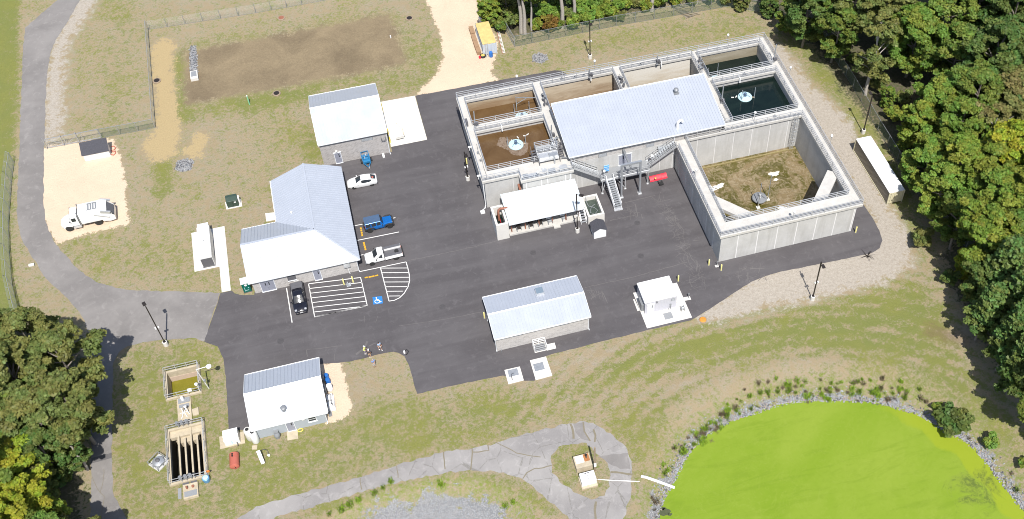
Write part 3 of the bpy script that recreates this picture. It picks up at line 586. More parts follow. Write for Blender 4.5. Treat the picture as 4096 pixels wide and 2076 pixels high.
door(b_, -16.65+ox, y0, .02, 1.7, 2.0, double=True); door(b_, -10.28+ox, y0, .02, .86, 1.98)
window(b_, -13.5+ox, y0, 1.15, .95, .9, 'dgrey', 'dgrey')
mb = MB(); mb.box(-.33, .33, -.05, 0, -.1, .1); mb.build('notice_plate', M['white'], b_, (-13.1+ox, y0, .75))
mb = MB(); mb.box(-.42, .42, -.35, 0, 0, .7); wb = mb.build('wall_unit', M['alum'], b_, (-6.35+ox, y0, 1.5)); p = MB(); p.tube([(.05, -.2, 0), (.12, -.35, -.9), (.15, -.4, -1.3)], .04); p.build('drain_pipe', M['white'], wb)
mb = MB(); mb.box(-.5, .5, -.07, 0, 0, .08); mb.build('lintel', M['trim'], b_, (-6.4+ox, y0, 2.3))
mb = MB(); mb.tube([(-5.0+ox, y0-.06, 2.6), (-5.0+ox, y0-.06, .1), (-4.9+ox, y0-.3, .05)], .05); mb.build('downspout', M['trim'], b_)
for yy in (7.2, 3.3, -1.5):
    mb = MB(); mb.box(0, .04, -.5, .5, 0, .9); mb.build('side_window', M['glass'], b_, (-4.95+ox, yy+oy, 1.1))
# ---- blower building in the yard
b_, ox, oy = gable('blower_building', 'long grey block building standing alone in the yard with skylight curb', None, 9.6, 21.45, -25.3, -19.6, 3.3, 4.15, -22.45, .22, .5, M['cmul'])
for xx in (12.4, 18.35): louvre(b_, xx+ox, -25.3+oy, 2.25, 1.1, .6, n=5)
walllamp(b_, 15.6+ox, -25.3+oy, 2.6)
mb = MB(); mb.box(-.5, .5, -.5, .5, -.1, .45).box(-.55, .55, -.56, -.5, .4, .48); cu = mb.build('roof_curb', M['alum'], b_, (16.4+ox, -20.7+oy, 3.75)); mb = MB(); mb.box(-.46, .46, -.46, .46, .45, .5); mb.build('skylight', pm('skylight_pane', (.16, .21, .26), .15, 0, .05), cu)
for xx, yy in ((9.55, -25.1), (21.5, -25.2), (9.5, -20.2)):
    mb = MB(); mb.tube([(xx+ox, yy+oy-.05, 3.1), (xx+ox, yy+oy-.05, .1), (xx+ox, yy+oy-.3, .04)], .05); mb.build('downspout', M['trim'], b_)
mb = MB(); mb.tube([(10.1+ox, -25.35+oy, .5), (10.1+ox, -25.75+oy, .5), (10.1+ox, -25.75+oy, .05)], .04); mb.build('hose_bib', M['grey'], b_)
# ---- chemical building
b_, ox, oy = gable('chemical_building', 'grey painted block building with round roof vent near the clarifier tanks', None, -20.1, -12.0, -29.5, -22.1, 2.45, 4.3, -25.8, .4, .3, M['pgrey'])
door(b_, -16.2+ox, -29.5+oy, .05, .86, 1.95); window(b_, -13.6+ox, -29.5+oy, 1.0, .85, .8); walllamp(b_, -14.55+ox, -29.5+oy, 1.9)
mb = MB(); mb.lathe([(.24, -.2), (.24, .3), (.34, .3), (.34, .5), (.22, .62), (0, .64)], n=16); mb.build('roof_vent', M['grey'], b_, (-16.4+ox, -28.5+oy, 3.15), smooth=True)
mb = MB(); mb.tube([(-12.05+ox, -29.55+oy, 2.3), (-12.05+ox, -29.55+oy, .1), (-12.1+ox, -29.8+oy, .05)], .05); mb.build('downspout', M['trim'], b_)
for yy, zz in ((-23.7, .8), (-25.5, .7)):
    mb = MB(); mb.box(0, .45, -.45, .45, 0, .9); mb.build('wall_cabinet', M['grey'], b_, (-12+ox, yy+oy, zz), bevel=.04)
louvre(b_, -12+ox, -24.6+oy, 2.0, .9, .5, 'e')
# ---- equipment room (white box)
b_ = thing('equipment_room', 'white flat-roofed equipment room on a pad beside the grassy bank', 'building', (31.1, -23.5, .06)); 
mb = MB(); mb.box(-2.1, 2.1, -1.62, 1.62, 0, 2.35); 
for i in range(22): mb.box(-2.1+i*.2, -2.08+i*.2, -1.63, -1.61, 0, 2.3)
mb.build('wall', pm('lavender_grey_panel', (.44, .44, .48), .5, 0, .04), b_); mb = MB(); mb.box(-2.2, 2.2, -1.7, 1.7, 2.3, 2.48); mb.build('roof', M['white'], b_, bevel=.06)
d_ = door(b_, -1.35, -1.63, .02, .8, 1.85, mat=M['trim']); louvre(b_, 1.62, -1.63, 1.55, .42, .42)
mb = MB(); mb.box(-.06, .06, -.15, 0, 0, .22); mb.build('wall_lamp', M['dgrey'], b_, (-.55, -1.62, 1.95))
mb = MB(); mb.tube([(1.35, -1.7, 1.0), (1.35, -1.75, .1)], .05).tube([(1.3, -1.7, .75), (1.1, -1.9, .5), (1.05, -1.85, .1)], .025).box(1.22, 1.42, -1.75, -1.62, .75, 1.0); mb.build('hose_station', M['grey'], b_)
mb = MB(); mb.box(-2.45, -2.12, -1.2, .2, .2, 1.5); mb.build('wall_cabinet', M['grey'], b_, bevel=.03)
mb = MB(); mb.box(2.1, 2.5, -1.2, -.9, 0, .35); mb.build('valve_box', M['offwhite'], b_)
# ================================================================= MAIN CONCRETE TANK BLOCK
ZT, ZB = 5.6, 5.2
tk = thing('process_tank_block', 'huge grey concrete tank block with walkways and open basins', 'tank')
cells = dict(c1=(14.5, 24.4, 9.3, 14.5), c2=(14.5, 24.3, 0.0, 7.85), c3=(25.75, 36.5, 7.3, 14.5), c4=(37.8, 48.75, 7.3, 14.5), c5=(49.75, 59.55, 9.3, 14.5), c6=(49.75, 59.55, -.36, 7.9), basin=(42.3, 59.55, -17.75, -1.95))
OUT = [(13.36, -1.75, 60.85, 15.6), (40.68, -20.0, 60.85, -1.75)]
# walls as boxes filling between the cells
w = MB(); wz = -1.2
def wb_(x0, x1, y0, y1, z1=ZB): w.box(x0, x1, y0, y1, wz, z1)
wb_(13.7, 60.04, 14.8, 15.3); wb_(13.7, 14.2, -1.43, 14.8); wb_(59.6, 60.04, -19.63, 14.8)
wb_(14.2, 40.95, -1.43, -.9); wb_(24.7, 25.3, -.9, 14.8); wb_(36.85, 37.4, 7.0, 14.8); wb_(49.0, 49.5, -.9, 14.8)
wb_(14.2, 24.7, 8.2, 8.9); wb_(49.5, 59.6, 8.2, 8.9); wb_(25.3, 49.0, 6.6, 7.0)
wb_(41.05, 59.6, -1.63, -1.15); wb_(41.05, 41.6, -19.63, -1.63); wb_(41.6, 59.6, -19.63, -19.1)
w.box(18.7, 25.6, -2.85, -1.43, -.3, ZB)
w.mat(1)
for i in range(7): xx = 43.4+i*2.78; w.box(xx, xx+.13, -19.634, -19.6, 0, ZB); 
w.box(59.9, 60.05, -19.635, -19.55, 0, ZB)
for i in range(6): yy = -17.2+i*2.8; w.box(41.046, 41.06, yy, yy+.1, 0, ZB)
for i in range(6): xx = 44.1+i*2.75; w.box(xx, xx+.1, -1.66, -1.62, -.7, ZB)
for i in range(4): xx = 17.6+i*3; w.box(xx, xx+.08, -1.434, -1.40, 0, ZB)
for xx in (19.1, 21.2, 22.1, 24.6, 25.3): w.box(xx, xx+.12, -2.854, -2.8, 0, ZB)
for i in range(8): xx = 27.3+i*1.9; w.box(xx, xx+.08, -1.435, -1.40, 0, 2.6)
for x0_, n_ in ((15.6, 4), (51.3, 4)):
    for i in range(n_): xx = x0_+i*2.5; w.box(xx, xx+.1, 14.79, 14.81, 1, ZB)
w.build('wall', [M['conc'], M['joint']], tk)
# walkway slab with openings
from mathutils.geometry import tessellate_polygon
dk = MB(); xs = sorted({13.36, 60.85, 40.68, 18.4, 25.8, 25.2, 48.3} | {v_ for c_ in cells.values() for v_ in c_[:2]}); ys = sorted({-20.0, -1.75, 15.6, -3.15, 7.0} | {v_ for c_ in cells.values() for v_ in c_[2:]})
def inside(x, y):
    o = (13.36 < x < 60.85 and -1.75 < y < 15.6) or (40.68 < x < 60.85 and -20 < y < -1.7) or (18.4 < x < 25.8 and -3.15 < y < -1.7)
    if not o: return False
    if 25.8 < x < 48.3 and -1.75 < y < 7.0: return False
    return not any(c_[0] < x < c_[1] and c_[2] < y < c_[3] for c_ in cells.values())
occ = {(i, j_): inside((xs[i]+xs[i+1])/2, (ys[j_]+ys[j_+1])/2) for i in range(len(xs)-1) for j_ in range(len(ys)-1)}
for (i, j_), o in occ.items():
    if not o: continue
    x0, x1, y0, y1 = xs[i], xs[i+1], ys[j_], ys[j_+1]
    dk.add([(x0, y0, ZT), (x1, y0, ZT), (x1, y1, ZT), (x0, y1, ZT), (x0, y0, ZB), (x1, y0, ZB), (x1, y1, ZB), (x0, y1, ZB)], [(0, 1, 2, 3), (7, 6, 5, 4)])
    for di, dj, fc in ((-1, 0, [(x0, y1), (x0, y0)]), (1, 0, [(x1, y0), (x1, y1)]), (0, -1, [(x0, y0), (x1, y0)]), (0, 1, [(x1, y1), (x0, y1)])):
        if not occ.get((i+di, j_+dj), False): (p0, p1) = fc; dk.add([(*p0, ZB), (*p1, ZB), (*p1, ZT), (*p0, ZT)], [(0, 1, 2, 3)])
dk.build('walkway', M['deck'], tk)
# basin floor, diagonal beams
fm = NB('silty_floor'); v = fm.obj(); na = fm.noise(.22, 5, .65, 1.2, v); nb2 = fm.noise(1.2, 5, .7, 1.5, v); gr = fm.n('TexBrick'); fm.l(v, gr.inputs['Vector']); gr.inputs['Scale'].default_value = 1; gr.inputs['Brick Width'].default_value = .9; gr.inputs['Row Height'].default_value = .9; gr.inputs['Mortar Size'].default_value = .03; gr.offset = 0
c = fm.mix(fm.rng(na, .44, .56), (.17, .125, .06), (.08, .07, .012)); c = fm.mix(fm.rng(nb2, .46, .60, 0, .8), c, (.25, .20, .125)); c = fm.mix(fm.math('MULTIPLY', gr.outputs['Fac'], .35), c, (.07, .05, .03)); c = fm.mix(fm.rng(na, .585, .63, 0, .55), c, (.055, .05, .008))
sl_ = fm.math('ADD', fm.noise(.13, 4, .62, .9, fm.mapv(v, (1, 1, 1), (0, 0, 2))), 0); c = fm.mix(fm.rng(sl_, .655, .68), c, (.62, .58, .50))
fm.fin(c, fm.rng(na, .4, .62, .75, .3))
mb = MB(); mb.box(41.6, 59.6, -19.1, -1.63, -1.0, -.7); mb.build('basin_floor', fm.m, tk)
mb = MB(); mb.box(42.2, 59.5, -2.3, -2.1, -.7, -.55); mb.build('floor_curb', pm('mossy_curb', (.22, .18, .08), .8, 0, .2), tk)
for a, bb in (((42.0, -13.1), (46.6, -18.4)), ((54.9, -18.4), (59.6, -13.1))):
    d0 = Vector((bb[0]-a[0], bb[1]-a[1])).normalized(); nn = Vector((-d0.y, d0.x))*.78; a_, b2 = Vector(a), Vector(bb)
    mb = MB(); mb.prism([tuple(a_+nn), tuple(b2+nn), tuple(b2-nn), tuple(a_-nn)], 4.75, 5.3); mb.build('corner_beam', M['deck'], tk)
# white scale deposits
for k in range(9):
    mb = MB(); cx_, cy_ = [(44.6, -6.3), (46.2, -6.1), (43.2, -5.2), (54.6, -6.1), (54.4, -7.2), (44.0, -12.0), (46.6, -10.6), (53.2, -12.7), (53.5, -13.8)][k]; rr = [1.0, .8, .6, .8, .35, 1.1, .6, .8, .8][k]
    n_ = 18; ph = random.random()*6; mb.add([(cx_+rr*(1+.3*math.sin(3*t+ph)+.22*random.uniform(-1, 1))*math.cos(t), cy_+.62*rr*(1+.3*math.cos(2*t+ph)+.22*random.uniform(-1, 1))*math.sin(t), -.69) for t in np.linspace(0, 2*math.pi, n_+1)[:-1]], [tuple(range(n_))]); mb.build('scale_deposit', M['offwhite'], tk)
# ---- railings
def rail(mb, pts, z, closed=False, hh=1.0, r=.03, nr=3, toe=True, sp=1.75):
    q = list(pts)+([pts[0]] if closed else [])
    for i in range(len(q)-1):
        a, bb = Vector((*q[i], 0)), Vector((*q[i+1], 0)); L = (bb-a).length; n = max(1, round(L/sp))
        for k in range(1, nr+1): mb.bar(a+Vector((0, 0, z+hh*k/nr)), bb+Vector((0, 0, z+hh*k/nr)), r*2)
        if toe: mb.bar(a+Vector((0, 0, z+.06)), bb+Vector((0, 0, z+.06)), .02, .12)
        for k in range(n+(0 if closed or i < len(q)-2 else 1)): p = a+(bb-a)*(k/n); mb.bar(p+Vector((0, 0, z)), p+Vector((0, 0, z+hh)), r*2.2)
for pts in ([(13.45, -1.62), (13.45, 15.5), (60.75, 15.5), (60.75, -19.9), (40.78, -19.9), (40.78, -3.2)], [(13.45, -1.65), (18.5, -1.65), (18.5, -3.05), (25.7, -3.05), (25.7, -1.9)], [(49.6, -.45), (48.6, -.45), (48.4, 7.1), (25.7, 7.1), (25.72, 2.2)]):
    mb = MB(); rail(mb, pts, ZT); mb.build('guardrail', M['alum'], tk)
for nm, (x0, x1, y0, y1) in cells.items():
    mb = MB(); e = .08
    if nm in ('c3', 'c4'): rail(mb, [(x0-e, y0), (x0-e, y1+e), (x1+e, y1+e), (x1+e, y0)], ZT)
    else: rail(mb, [(x0-e, y0-e), (x1+e, y0-e), (x1+e, y1+e), (x0-e, y1+e)], ZT, True)
    mb.build('guardrail', M['alum'], tk)
# caged ladder in the basin
mb = MB()
for sx in (58.45, 58.95): mb.bar((sx, -2.25, -.7), (sx, -2.25, ZT+1), .05)
for k in range(22): mb.bar((58.45, -2.25, -.5+k*.3), (58.95, -2.25, -.5+k*.3), .03)
for k in range(7):
    zz = 1.6+k*.65; mb.tube([(58.4, -2.25, zz), (58.35, -2.7, zz), (58.7, -2.95, zz), (59.05, -2.7, zz), (59.0, -2.25, zz)], .022, 4)
for px_, py_ in ((58.35, -2.7), (58.7, -2.95), (59.05, -2.7)): mb.bar((px_, py_, 1.6), (px_, py_, 5.6), .03)
mb.build('ladder', M['galv'], tk)
# overflow spouts and wall pipes
for x_, y_ in ((18.3, 7.95), (54.0, 8.0), (33.2, 14.6), (44.1, 14.6)):
    mb = MB(); mb.tube([(x_, y_+.4, ZT+.15), (x_, y_-.25, ZT+.15), (x_, y_-.35, ZT-.6)], .09, 8); mb.build('overflow_pipe', M['white'], tk)
# panel boxes and valves on the deck
mb = MB(); mb.box(13.5, 13.85, 9.1, 9.9, ZT+.25, ZT+1.0).bar((13.6, 9.3, ZT), (13.6, 9.3, ZT+.4), .06).bar((13.6, 9.7, ZT), (13.6, 9.7, ZT+.4), .06); mb.build('control_panel', M['dgrey'], tk)
for x_, y_ in ((30.9, 14.85), (32.3, 14.85), (41.0, 14.85), (43.4, 14.85), (55.9, -1.0), (55.0, 8.6), (29.0, 15.2)):
    mb = MB(); mb.box(x_-.25, x_+.25, y_-.18, y_+.18, ZT+.001, ZT+.03).box(x_-.1, x_+.1, y_-.05, y_+.05, ZT+.03, ZT+.3); mb.build('valve_box', M['grey'], tk)
for x_, y_ in ((14.0, 3.6), (14.05, 2.1)): mb = MB(); mb.lathe([(.13, 0), (.13, .1), (.06, .12), (.06, .35), (.16, .35), (0, .42)], n=10); mb.build('valve_riser', M['grey'], tk, (x_, y_, ZT))
mb = MB(); mb.tube([(14.2, 5.5, ZT+.04), (14.1, 4, ZT+.04), (14.3, 2.4, ZT+.04), (14.15, 1, ZT+.04), (14.2, -.6, ZT+.04), (14.1, -1.4, ZT+.04)], .03, 5); mb.build('cable', M['dgrey'], tk)
for xx, yy in ((13.35, 5.2), (13.35, -.5)):
    mb = MB(); mb.tube([(xx+.2, yy, ZT-.1), (xx-.25, yy, ZT-.1), (xx-.25, yy, ZT-.6)], .07).box(xx-.4, xx+.1, yy-.1, yy+.1, ZT-.05, ZT+.1); mb.build('wall_bracket', M['white'], tk)
mb = MB(); mb.tube([(13.5, -1.5, 5.1), (13.5, -1.55, .7), (13.3, -1.9, .5), (12.9, -2.1, .45), (12.9, -2.1, .1)], .07).box(12.6, 13.2, -2.4, -1.8, 0, .12); mb.build('drain_pipe', M['white'], tk)
for nm, zz in (('c1', 3.2), ('c2', 4.4), ('c3', .9), ('c4', .5), ('c5', 3.1), ('c6', 4.4)):
    x0, x1, y0, y1 = cells[nm]
    if 'wbr' not in M:
        for key, c1, c2, rg in (('wbr', (.085, .047, .018), (.12, .072, .032), .28), ('wdk', (.004, .009, .008), (.008, .016, .013), .08)):
            b = NB('brown_water' if key == 'wbr' else 'dark_water'); n1 = b.noise(.3, 4, .6, .8, b.obj()); n2 = b.noise(6, 3, .6, .5, b.obj())
            b.bump(n2, .12, .02); M[key] = b.fin(b.mix(b.rng(n1, .35, .65), c1, c2), b.rng(n1, .3, .7, rg, rg+.08), 0, .4)
    mb = MB(); mb.box(x0-.4, x1+.4, y0-.45, y1+.4, zz-.3, zz); tag(mb.build('water', M['wbr'] if nm in ('c1', 'c2', 'c3') else M['wdk']), kind='structure')
# foam around the brown mixer
fo = NB('scum_foam'); fo = fo.fin(fo.mix(fo.rng(fo.noise(3, 4, .7, .6, fo.obj()), .35, .6), (.115, .075, .045), (.20, .15, .11)), .8)
mb = MB(); n_ = 40
mb.add([(19.75+1.5*(1+.12*math.sin(5*t)+.1*random.uniform(-1, 1))*math.cos(t), 4.75+1.5*(1+.1*math.cos(4*t)+.1*random.uniform(-1, 1))*math.sin(t)-.35, 4.406) for t in np.linspace(0, 2*math.pi, n_+1)[:-1]], [tuple(range(n_))])
mb.add([(18.1+.9*(1+.2*math.sin(4*t+1)+.2*random.uniform(-1, 1))*math.cos(t), 5.9+1.15*(1+.2*random.uniform(-1, 1))*math.sin(t), 4.404) for t in np.linspace(0, 2*math.pi, n_+1)[:-1]], [tuple(range(n_))])
tag(mb.build('floating_scum', fo), kind='stuff')
# stained wall linings above the waterline
for x0, x1, c1, c2, zz in ((14.2, 24.7, (.42, .36, .26), (.24, .16, .09), 3.2), (25.3, 36.85, (.46, .39, .29), (.22, .14, .075), .9), (37.4, 49.0, (.60, .57, .51), (.46, .39, .29), .5), (49.5, 59.6, (.36, .33, .26), (.22, .19, .13), 3.1)):
    b = NB('stained_concrete'); v = b.obj(); sp = b.n('SeparateXYZ'); b.l(v, sp.inputs[0]); nz = b.noise(.6, 5, .65, .6, b.mapv(v, (.35, 1, 1.6)))
    f = b.math('ADD', b.math('MULTIPLY', nz, 1.1), b.math('MULTIPLY', b.math('SUBTRACT', sp.outputs[2], zz), -.16))
    m_ = b.fin(b.mix(b.rng(f, .0, .55), c1, c2), .9)
    mb = MB(); mb.box(x0, x1, 14.76, 14.79, zz-.3, 4.75); mb.build('stained_lining', m_, tk)
# ---- floating mixers
def mixer(label, x, y, z, posts, top, disc='hblue', motor='mblue', arm=True):
    t_ = thing('floating_mixer', label, 'mixer', (x, y, z), group='disc mixers in the basins')
    mb = MB(); mb.lathe([(.3, -.35), (1.0, -.18), (1.06, .0), (1.0, .1), (.35, .22), (0, .24)], n=32); mb.build('float', M[disc], t_, smooth=True)
    mb = MB(); mb.lathe([(.24, .2), (.24, .28), (.17, .3), (.17, .62), (.2, .63), (.2, .72), (.08, .8), (0, .8)], n=14); mb.build('motor', M[motor], t_, smooth=True)
    mb = MB()
    for a in (R_(90), R_(215), R_(325)): mb.bar((.1*math.cos(a), .1*math.sin(a), .62), (.85*math.cos(a), .85*math.sin(a), .14), .035)
    mb.build('struts', M['dgrey'], t_)
    for dx, dy in posts:
        mb = MB(); mb.tube([(dx, dy, -.5 if disc != 'grey' else -.45), (dx, dy, top)], .055, 8); mb.build('guide_post', M['galv'], t_)
        mb = MB(); L = math.hypot(dx, dy); mb.bar((dx/L*.95, dy/L*.95, .05), (dx*1.05, dy*1.05, .05), .09); mb.build('arm', M['oldc'], t_)
    return t_
mixer('pale blue disc mixer floating in the front brown basin', 19.6, 4.95, 4.5, ((-1.15, .1), (1.35, -.25)), 1.7)
mixer('pale blue disc mixer on dark green water beside the big roof', 53.85, 5.05, 4.5, ((-.75, -.5), (1.25, -.5)), 1.9)
mixer('pale blue disc mixer close to the crosswalk in the rear brown basin', 22.0, 11.3, 3.32, ((-.9, 1.0), (1.3, .9)), 1.9)
mixer('pale blue disc mixer tucked in the rear dark basin corner', 51.7, 10.9, 3.22, ((-1.1, .8), (.6, 1.3)), 2.0)
t_ = mixer('grey disc mixer resting on the floor of the drained basin', 50.6, -10.3, -.1, ((-.65, -1.2), (1.2, -.2)), 4.4, 'grey', 'alum')
mb = MB(); mb.box(-.9, -.4, -1.5, -1.0, -.6, -.42).box(.95, 1.45, -.45, .05, -.6, -.42); mb.build('footing', M['offwhite'], t_)
# foam floats near mixers
for lab, pts in (('white sausage float on the brown water nearest the disc mixer', [(19.25, 5.9, 4.46)]), ('white sausage float drifting alone on the brown basin', [(20.2, 6.3, 4.46)]), ('pair of white sausage floats by the brown basin wall', [(21.2, 6.35, 4.46), (21.65, 6.5, 4.46)]), ('pair of white sausage floats on the dark basin', [(52.1, 5.5, 4.46), (52.65, 5.5, 4.46)])):
    t_ = thing('sausage_float', lab, 'float', pts[0], group='white floats on the basins'); 
    for i, p in enumerate(pts):
        mb = MB(); a = random.uniform(-.4, .8) if i or len(pts) > 1 else 1.9; d0 = Vector((math.cos(a), math.sin(a), 0)); o = Vector(p)-Vector(pts[0]); mb.tube([o-d0*.2, o-d0*.15, o+d0*.15, o+d0*.2], .08, 8); mb.build('buoy', M['offwhite'], t_, smooth=True)
# davit posts at the cell edges
for lab, x, y, z, hh, tilt in (('tall grey davit post at the brown basin corner by the crosswalk', 14.75, 8.9, ZT, 2.9, .02), ('tall grey davit post beside the screen platform', 24.5, 3.8, ZT, 2.4, .02), ('tall grey davit post standing by the big roof edge', 49.6, 3.7, ZT, 3.4, .02), ('tall grey davit post at the outer walkway of the rear dark basin', 60.1, 9.9, ZT, 3.3, .03), ('slim davit post behind the big roof on the dividing wall', 43.4, 14.3, ZT, 1.6, .0), ('slim davit post on the rear walkway by the brown stained wall', 33.0, 14.3, ZT, 1.6, 0)):
    t_ = thing('davit_post', lab, 'hoist post', (x, y, z), group='davit posts on the tank'); mb = MB(); mb.tube([(0, 0, 0), (tilt*hh, 0, hh)], .10, 8, .08); mb.build('mast', M['galv'], t_)
    mb = MB(); mb.lathe([(.22, 0), (.22, .06), (.14, .08), (.14, .45), (0, .46)], n=10); mb.build('socket', M['grey'], t_)
    mb = MB(); mb.box(-.12, .35, -.2, .1, .5, .85).box(.15, .5, -.1, .3, .2, .55); mb.build('winch', M['dgrey'], t_)
# lifting frame over the rear brown mixer
t_ = thing('lifting_frame', 'grey tripod lifting frame leaning over the rear brown basin', 'hoist', (22.6, 13.0, ZT-2)); mb = MB()
mb.bar((-1, 0, -.3), (-1, 0, 2.3), .09).bar((1.9, -.6, .3), (1.9, -.6, 2), .09).bar((-1, 0, 2.2), (1.9, -.6, 1.9), .08).bar((-1, 0, .9), (.6, -.3, 2.0), .06); mb.build('frame', M['galv'], t_)
# valve gear clusters on dividing walkways
for lab, x, y in (('dark valve gear on the dividing wall between brown basins', 25.3, 11.2), ('dark valve gear on the wall behind the big roof', 37.2, 11.6), ('dark valve gear at the rear dark basin corner', 49.3, 11.8), ('dark valve gear beside the screen platform', 25.0, 2.0)):
    t_ = thing('valve_gear', lab, 'valve gear', (x, y, ZT), group='valve gear on the tank walls'); random.seed(int(x*10))
    mb = MB()
    for k in range(5): a, bb = random.uniform(-.35, .35), random.uniform(-1.1, 1.1); mb.bar((a, bb, 0), (a+.1, bb, random.uniform(.6, 1.2)), .07); mb.box(a-.12, a+.12, bb-.15, bb+.15, .3, .55)
    mb.tube([(0, -1.1, .5), (.1, 0, .75), (-.1, 1.1, .5)], .05, 6); mb.build('gear', M['dgrey'], t_); mb = MB()
    for k in range(3): mb.lathe([(.2, -.02), (.2, .02)], (random.uniform(-.3, .3), random.uniform(-1, 1), random.uniform(.7, 1.1)), 12)
    mb.build('handwheel', M['grey'], t_)
# ---- process building on the block
pb = thing('process_building', 'grey block building with wide single-pitch metal roof built on the tank', 'building', (37, 2.8, 0)); ox, oy = -37, -2.8
mb = MB(); mb.add([(x+ox, y+oy, z) for x, y, z in ((25.9, -1.41, 2.5), (47.6, -1.41, 2.5), (47.6, 6.9, 2.5), (25.9, 6.9, 2.5), (25.9, -1.41, 6.9), (47.6, -1.41, 6.9), (47.6, 6.9, 8.3), (25.9, 6.9, 8.3))], [(0, 1, 5, 4), (1, 2, 6, 5), (2, 3, 7, 6), (3, 0, 4, 7), (4, 5, 6, 7)]); mb.build('wall', M['cmul'], pb)
mb = MB(); roof_poly(mb, [(25.45+ox, -1.95+oy, 7.0), (48.0+ox, -1.95+oy, 7.0), (48.0+ox, 7.35+oy, 8.5), (25.45+ox, 7.35+oy, 8.5)], 'x', .42); rf = mb.build('roof', M['roof'], pb)
gutter(rf, 25.45+ox, 48.0+ox, -1.97+oy, 7.0); mb = MB(); mb.box(25.45+ox, 48+ox, 7.3+oy, 7.45+oy, 8.3, 8.56).bar((25.43+ox, -1.95+oy, 6.96), (25.43+ox, 7.35+oy, 8.46), .05, .2).bar((48.02+ox, -1.95+oy, 6.96), (48.02+ox, 7.35+oy, 8.46), .05, .2); mb.build('fascia', M['trim'], rf)
mb = MB(); mb.lathe([(.22, -.2), (.22, .35), (.34, .36), (.34, .6), (.2, .75), (0, .78)], n=16); mb.box(-.36, .36, -.4, .4, -.2, .04); mb.build('roof_vent', M['grey'], rf, (43.05+ox, 5.0+oy, 8.2), smooth=True)
mb = MB(); mb.tube([(0, 0, -.3), (0, 0, .75), (.05, .05, 1.0), (.3, .15, 1.15), (.6, .25, 1.1), (.75, .3, .85), (.78, .3, .7)], .19, 10); mb.build('gooseneck_vent', M['white'], rf, (41.3+ox, -.9+oy, 7.2), smooth=True)
y0 = -1.41+oy
door(pb, 33.6+ox, y0, 2.78, 1.75, 2.0, double=True)
for xx in (30.35, 37.2): louvre(pb, xx+ox, y0, 5.25, 1.1, .55)
mb = MB(); mb.box(-.9, 1.0, -.35, 0, .4, 1.0).box(-.9, -.35, -.45, 0, .1, .9); u_ = mb.build('electrical_cabinet', M['galv'], pb, (39.2+ox, y0, 4.0)); mb = MB()
for k in range(4): mb.bar((-.75+k*.25, -.15, .1), (-.75+k*.25, -.15, -1.2), .06)
mb.build('conduits', M['dgrey'], u_)
mb = MB(); mb.tube([(40.75+ox, y0-.07, 6.8), (40.75+ox, y0-.07, 2.8)], .05); mb.build('downspout', M['trim'], pb)
mb = MB(); mb.tube([(26.0+ox, y0-.4, 6.8), (26.1+ox, y0-.45, 6.6), (26.3+ox, y0-.1, 6.3), (26.3+ox, y0-.1, 5.3)], .05); mb.build('downspout', M['trim'], pb)
# ---- landing, stairs
ld = thing('stair_platform', 'galvanised steel landing with three stair flights against the grey wall', 'platform', (33, -2.4, 0)); ox, oy = -33, 2.4
ZP = 2.78
mb = MB(); mb.box(29.6+ox, 36.55+ox, -3.45+oy, -1.45+oy, ZP-.06, ZP); mb.build('deck', M['grating'], ld)
mb = MB(); mb.box(29.55+ox, 36.6+ox, -3.52+oy, -3.42+oy, ZP-.28, ZP+.05).box(29.52+ox, 29.6+ox, -3.45+oy, -1.45+oy, ZP-.28, ZP+.05).box(36.55+ox, 36.63+ox, -3.45+oy, -1.45+oy, ZP-.28, ZP+.05); mb.build('edge_beam', M['alum'], ld)
for xx in (29.75, 33.07, 36.38):
    mb = MB(); mb.bar((xx+ox, -3.4+oy, 0), (xx+ox, -3.4+oy, ZP-.2), .12).box(xx+ox-.16, xx+ox+.16, -3.56+oy, -3.24+oy, 0.02, .08); mb.build('column', M['alum'], ld)
mb = MB(); mb.bar((29.75+ox, -3.4+oy, .15), (31+ox, -2+oy, ZP-.2), .08).bar((33.07+ox, -3.4+oy, .15), (32.2+ox, -2.0+oy, .9), .08).bar((33.07+ox, -3.4+oy, 1.9), (32+ox, -3.4+oy, ZP-.2), .08); mb.build('brace', M['alum'], ld)
mb = MB(); rail(mb, [(31.35+ox, -3.45+oy), (36.58+ox, -3.45+oy), (36.58+ox, -2.9+oy)], ZP, sp=1.3); rail(mb, [(30.05+ox, -3.45+oy), (29.56+ox, -3.45+oy), (29.56+ox, -2.9+oy)], ZP, sp=1); mb.build('guardrail', M['alum'], ld)
def flight(p, q, w, n, nm='stair_flight', solid=True, mesh=False):
    p = Vector(p); q = Vector(q); d = (q-p); hd = Vector((d.x, d.y, 0)).normalized(); sd = Vector((-hd.y, hd.x, 0)); mb = MB()
    for s_ in (-1, 1): mb.bar(p+sd*s_*w/2, q+sd*s_*w/2, .05, .3)
    f_ = mb.build(nm, M['alum'], ld); mb = MB()
    for k in range(n): c0 = p+d*((k+.5)/n); a, bb = c0-sd*w/2, c0+sd*w/2; mb.bar(a, bb, .26, .04)
    mb.build('treads', M['galv'], f_); mb = MB(); hz = Vector((0, 0, 1))
    for s_ in (-1, 1):
        for e in (.5, .95): mb.bar(p+sd*s_*w/2+hz*e, q+sd*s_*w/2+hz*e, .05)
        for k in range(5): c0 = p+d*(k/4)+sd*s_*w/2; mb.bar(c0, c0+hz*.95, .05)
        if solid: mb.slab([tuple(p+sd*s_*(w/2+.03)-hz*.12), tuple(q+sd*s_*(w/2+.03)-hz*.12), tuple(q+sd*s_*(w/2+.04)+hz*.2), tuple(p+sd*s_*(w/2+.04)+hz*.2)], .01)
    mb.build('handrail', M['alum'], f_)
flight((31.0+ox, -6.75+oy, .1), (30.7+ox, -3.5+oy, ZP), 1.05, 14)
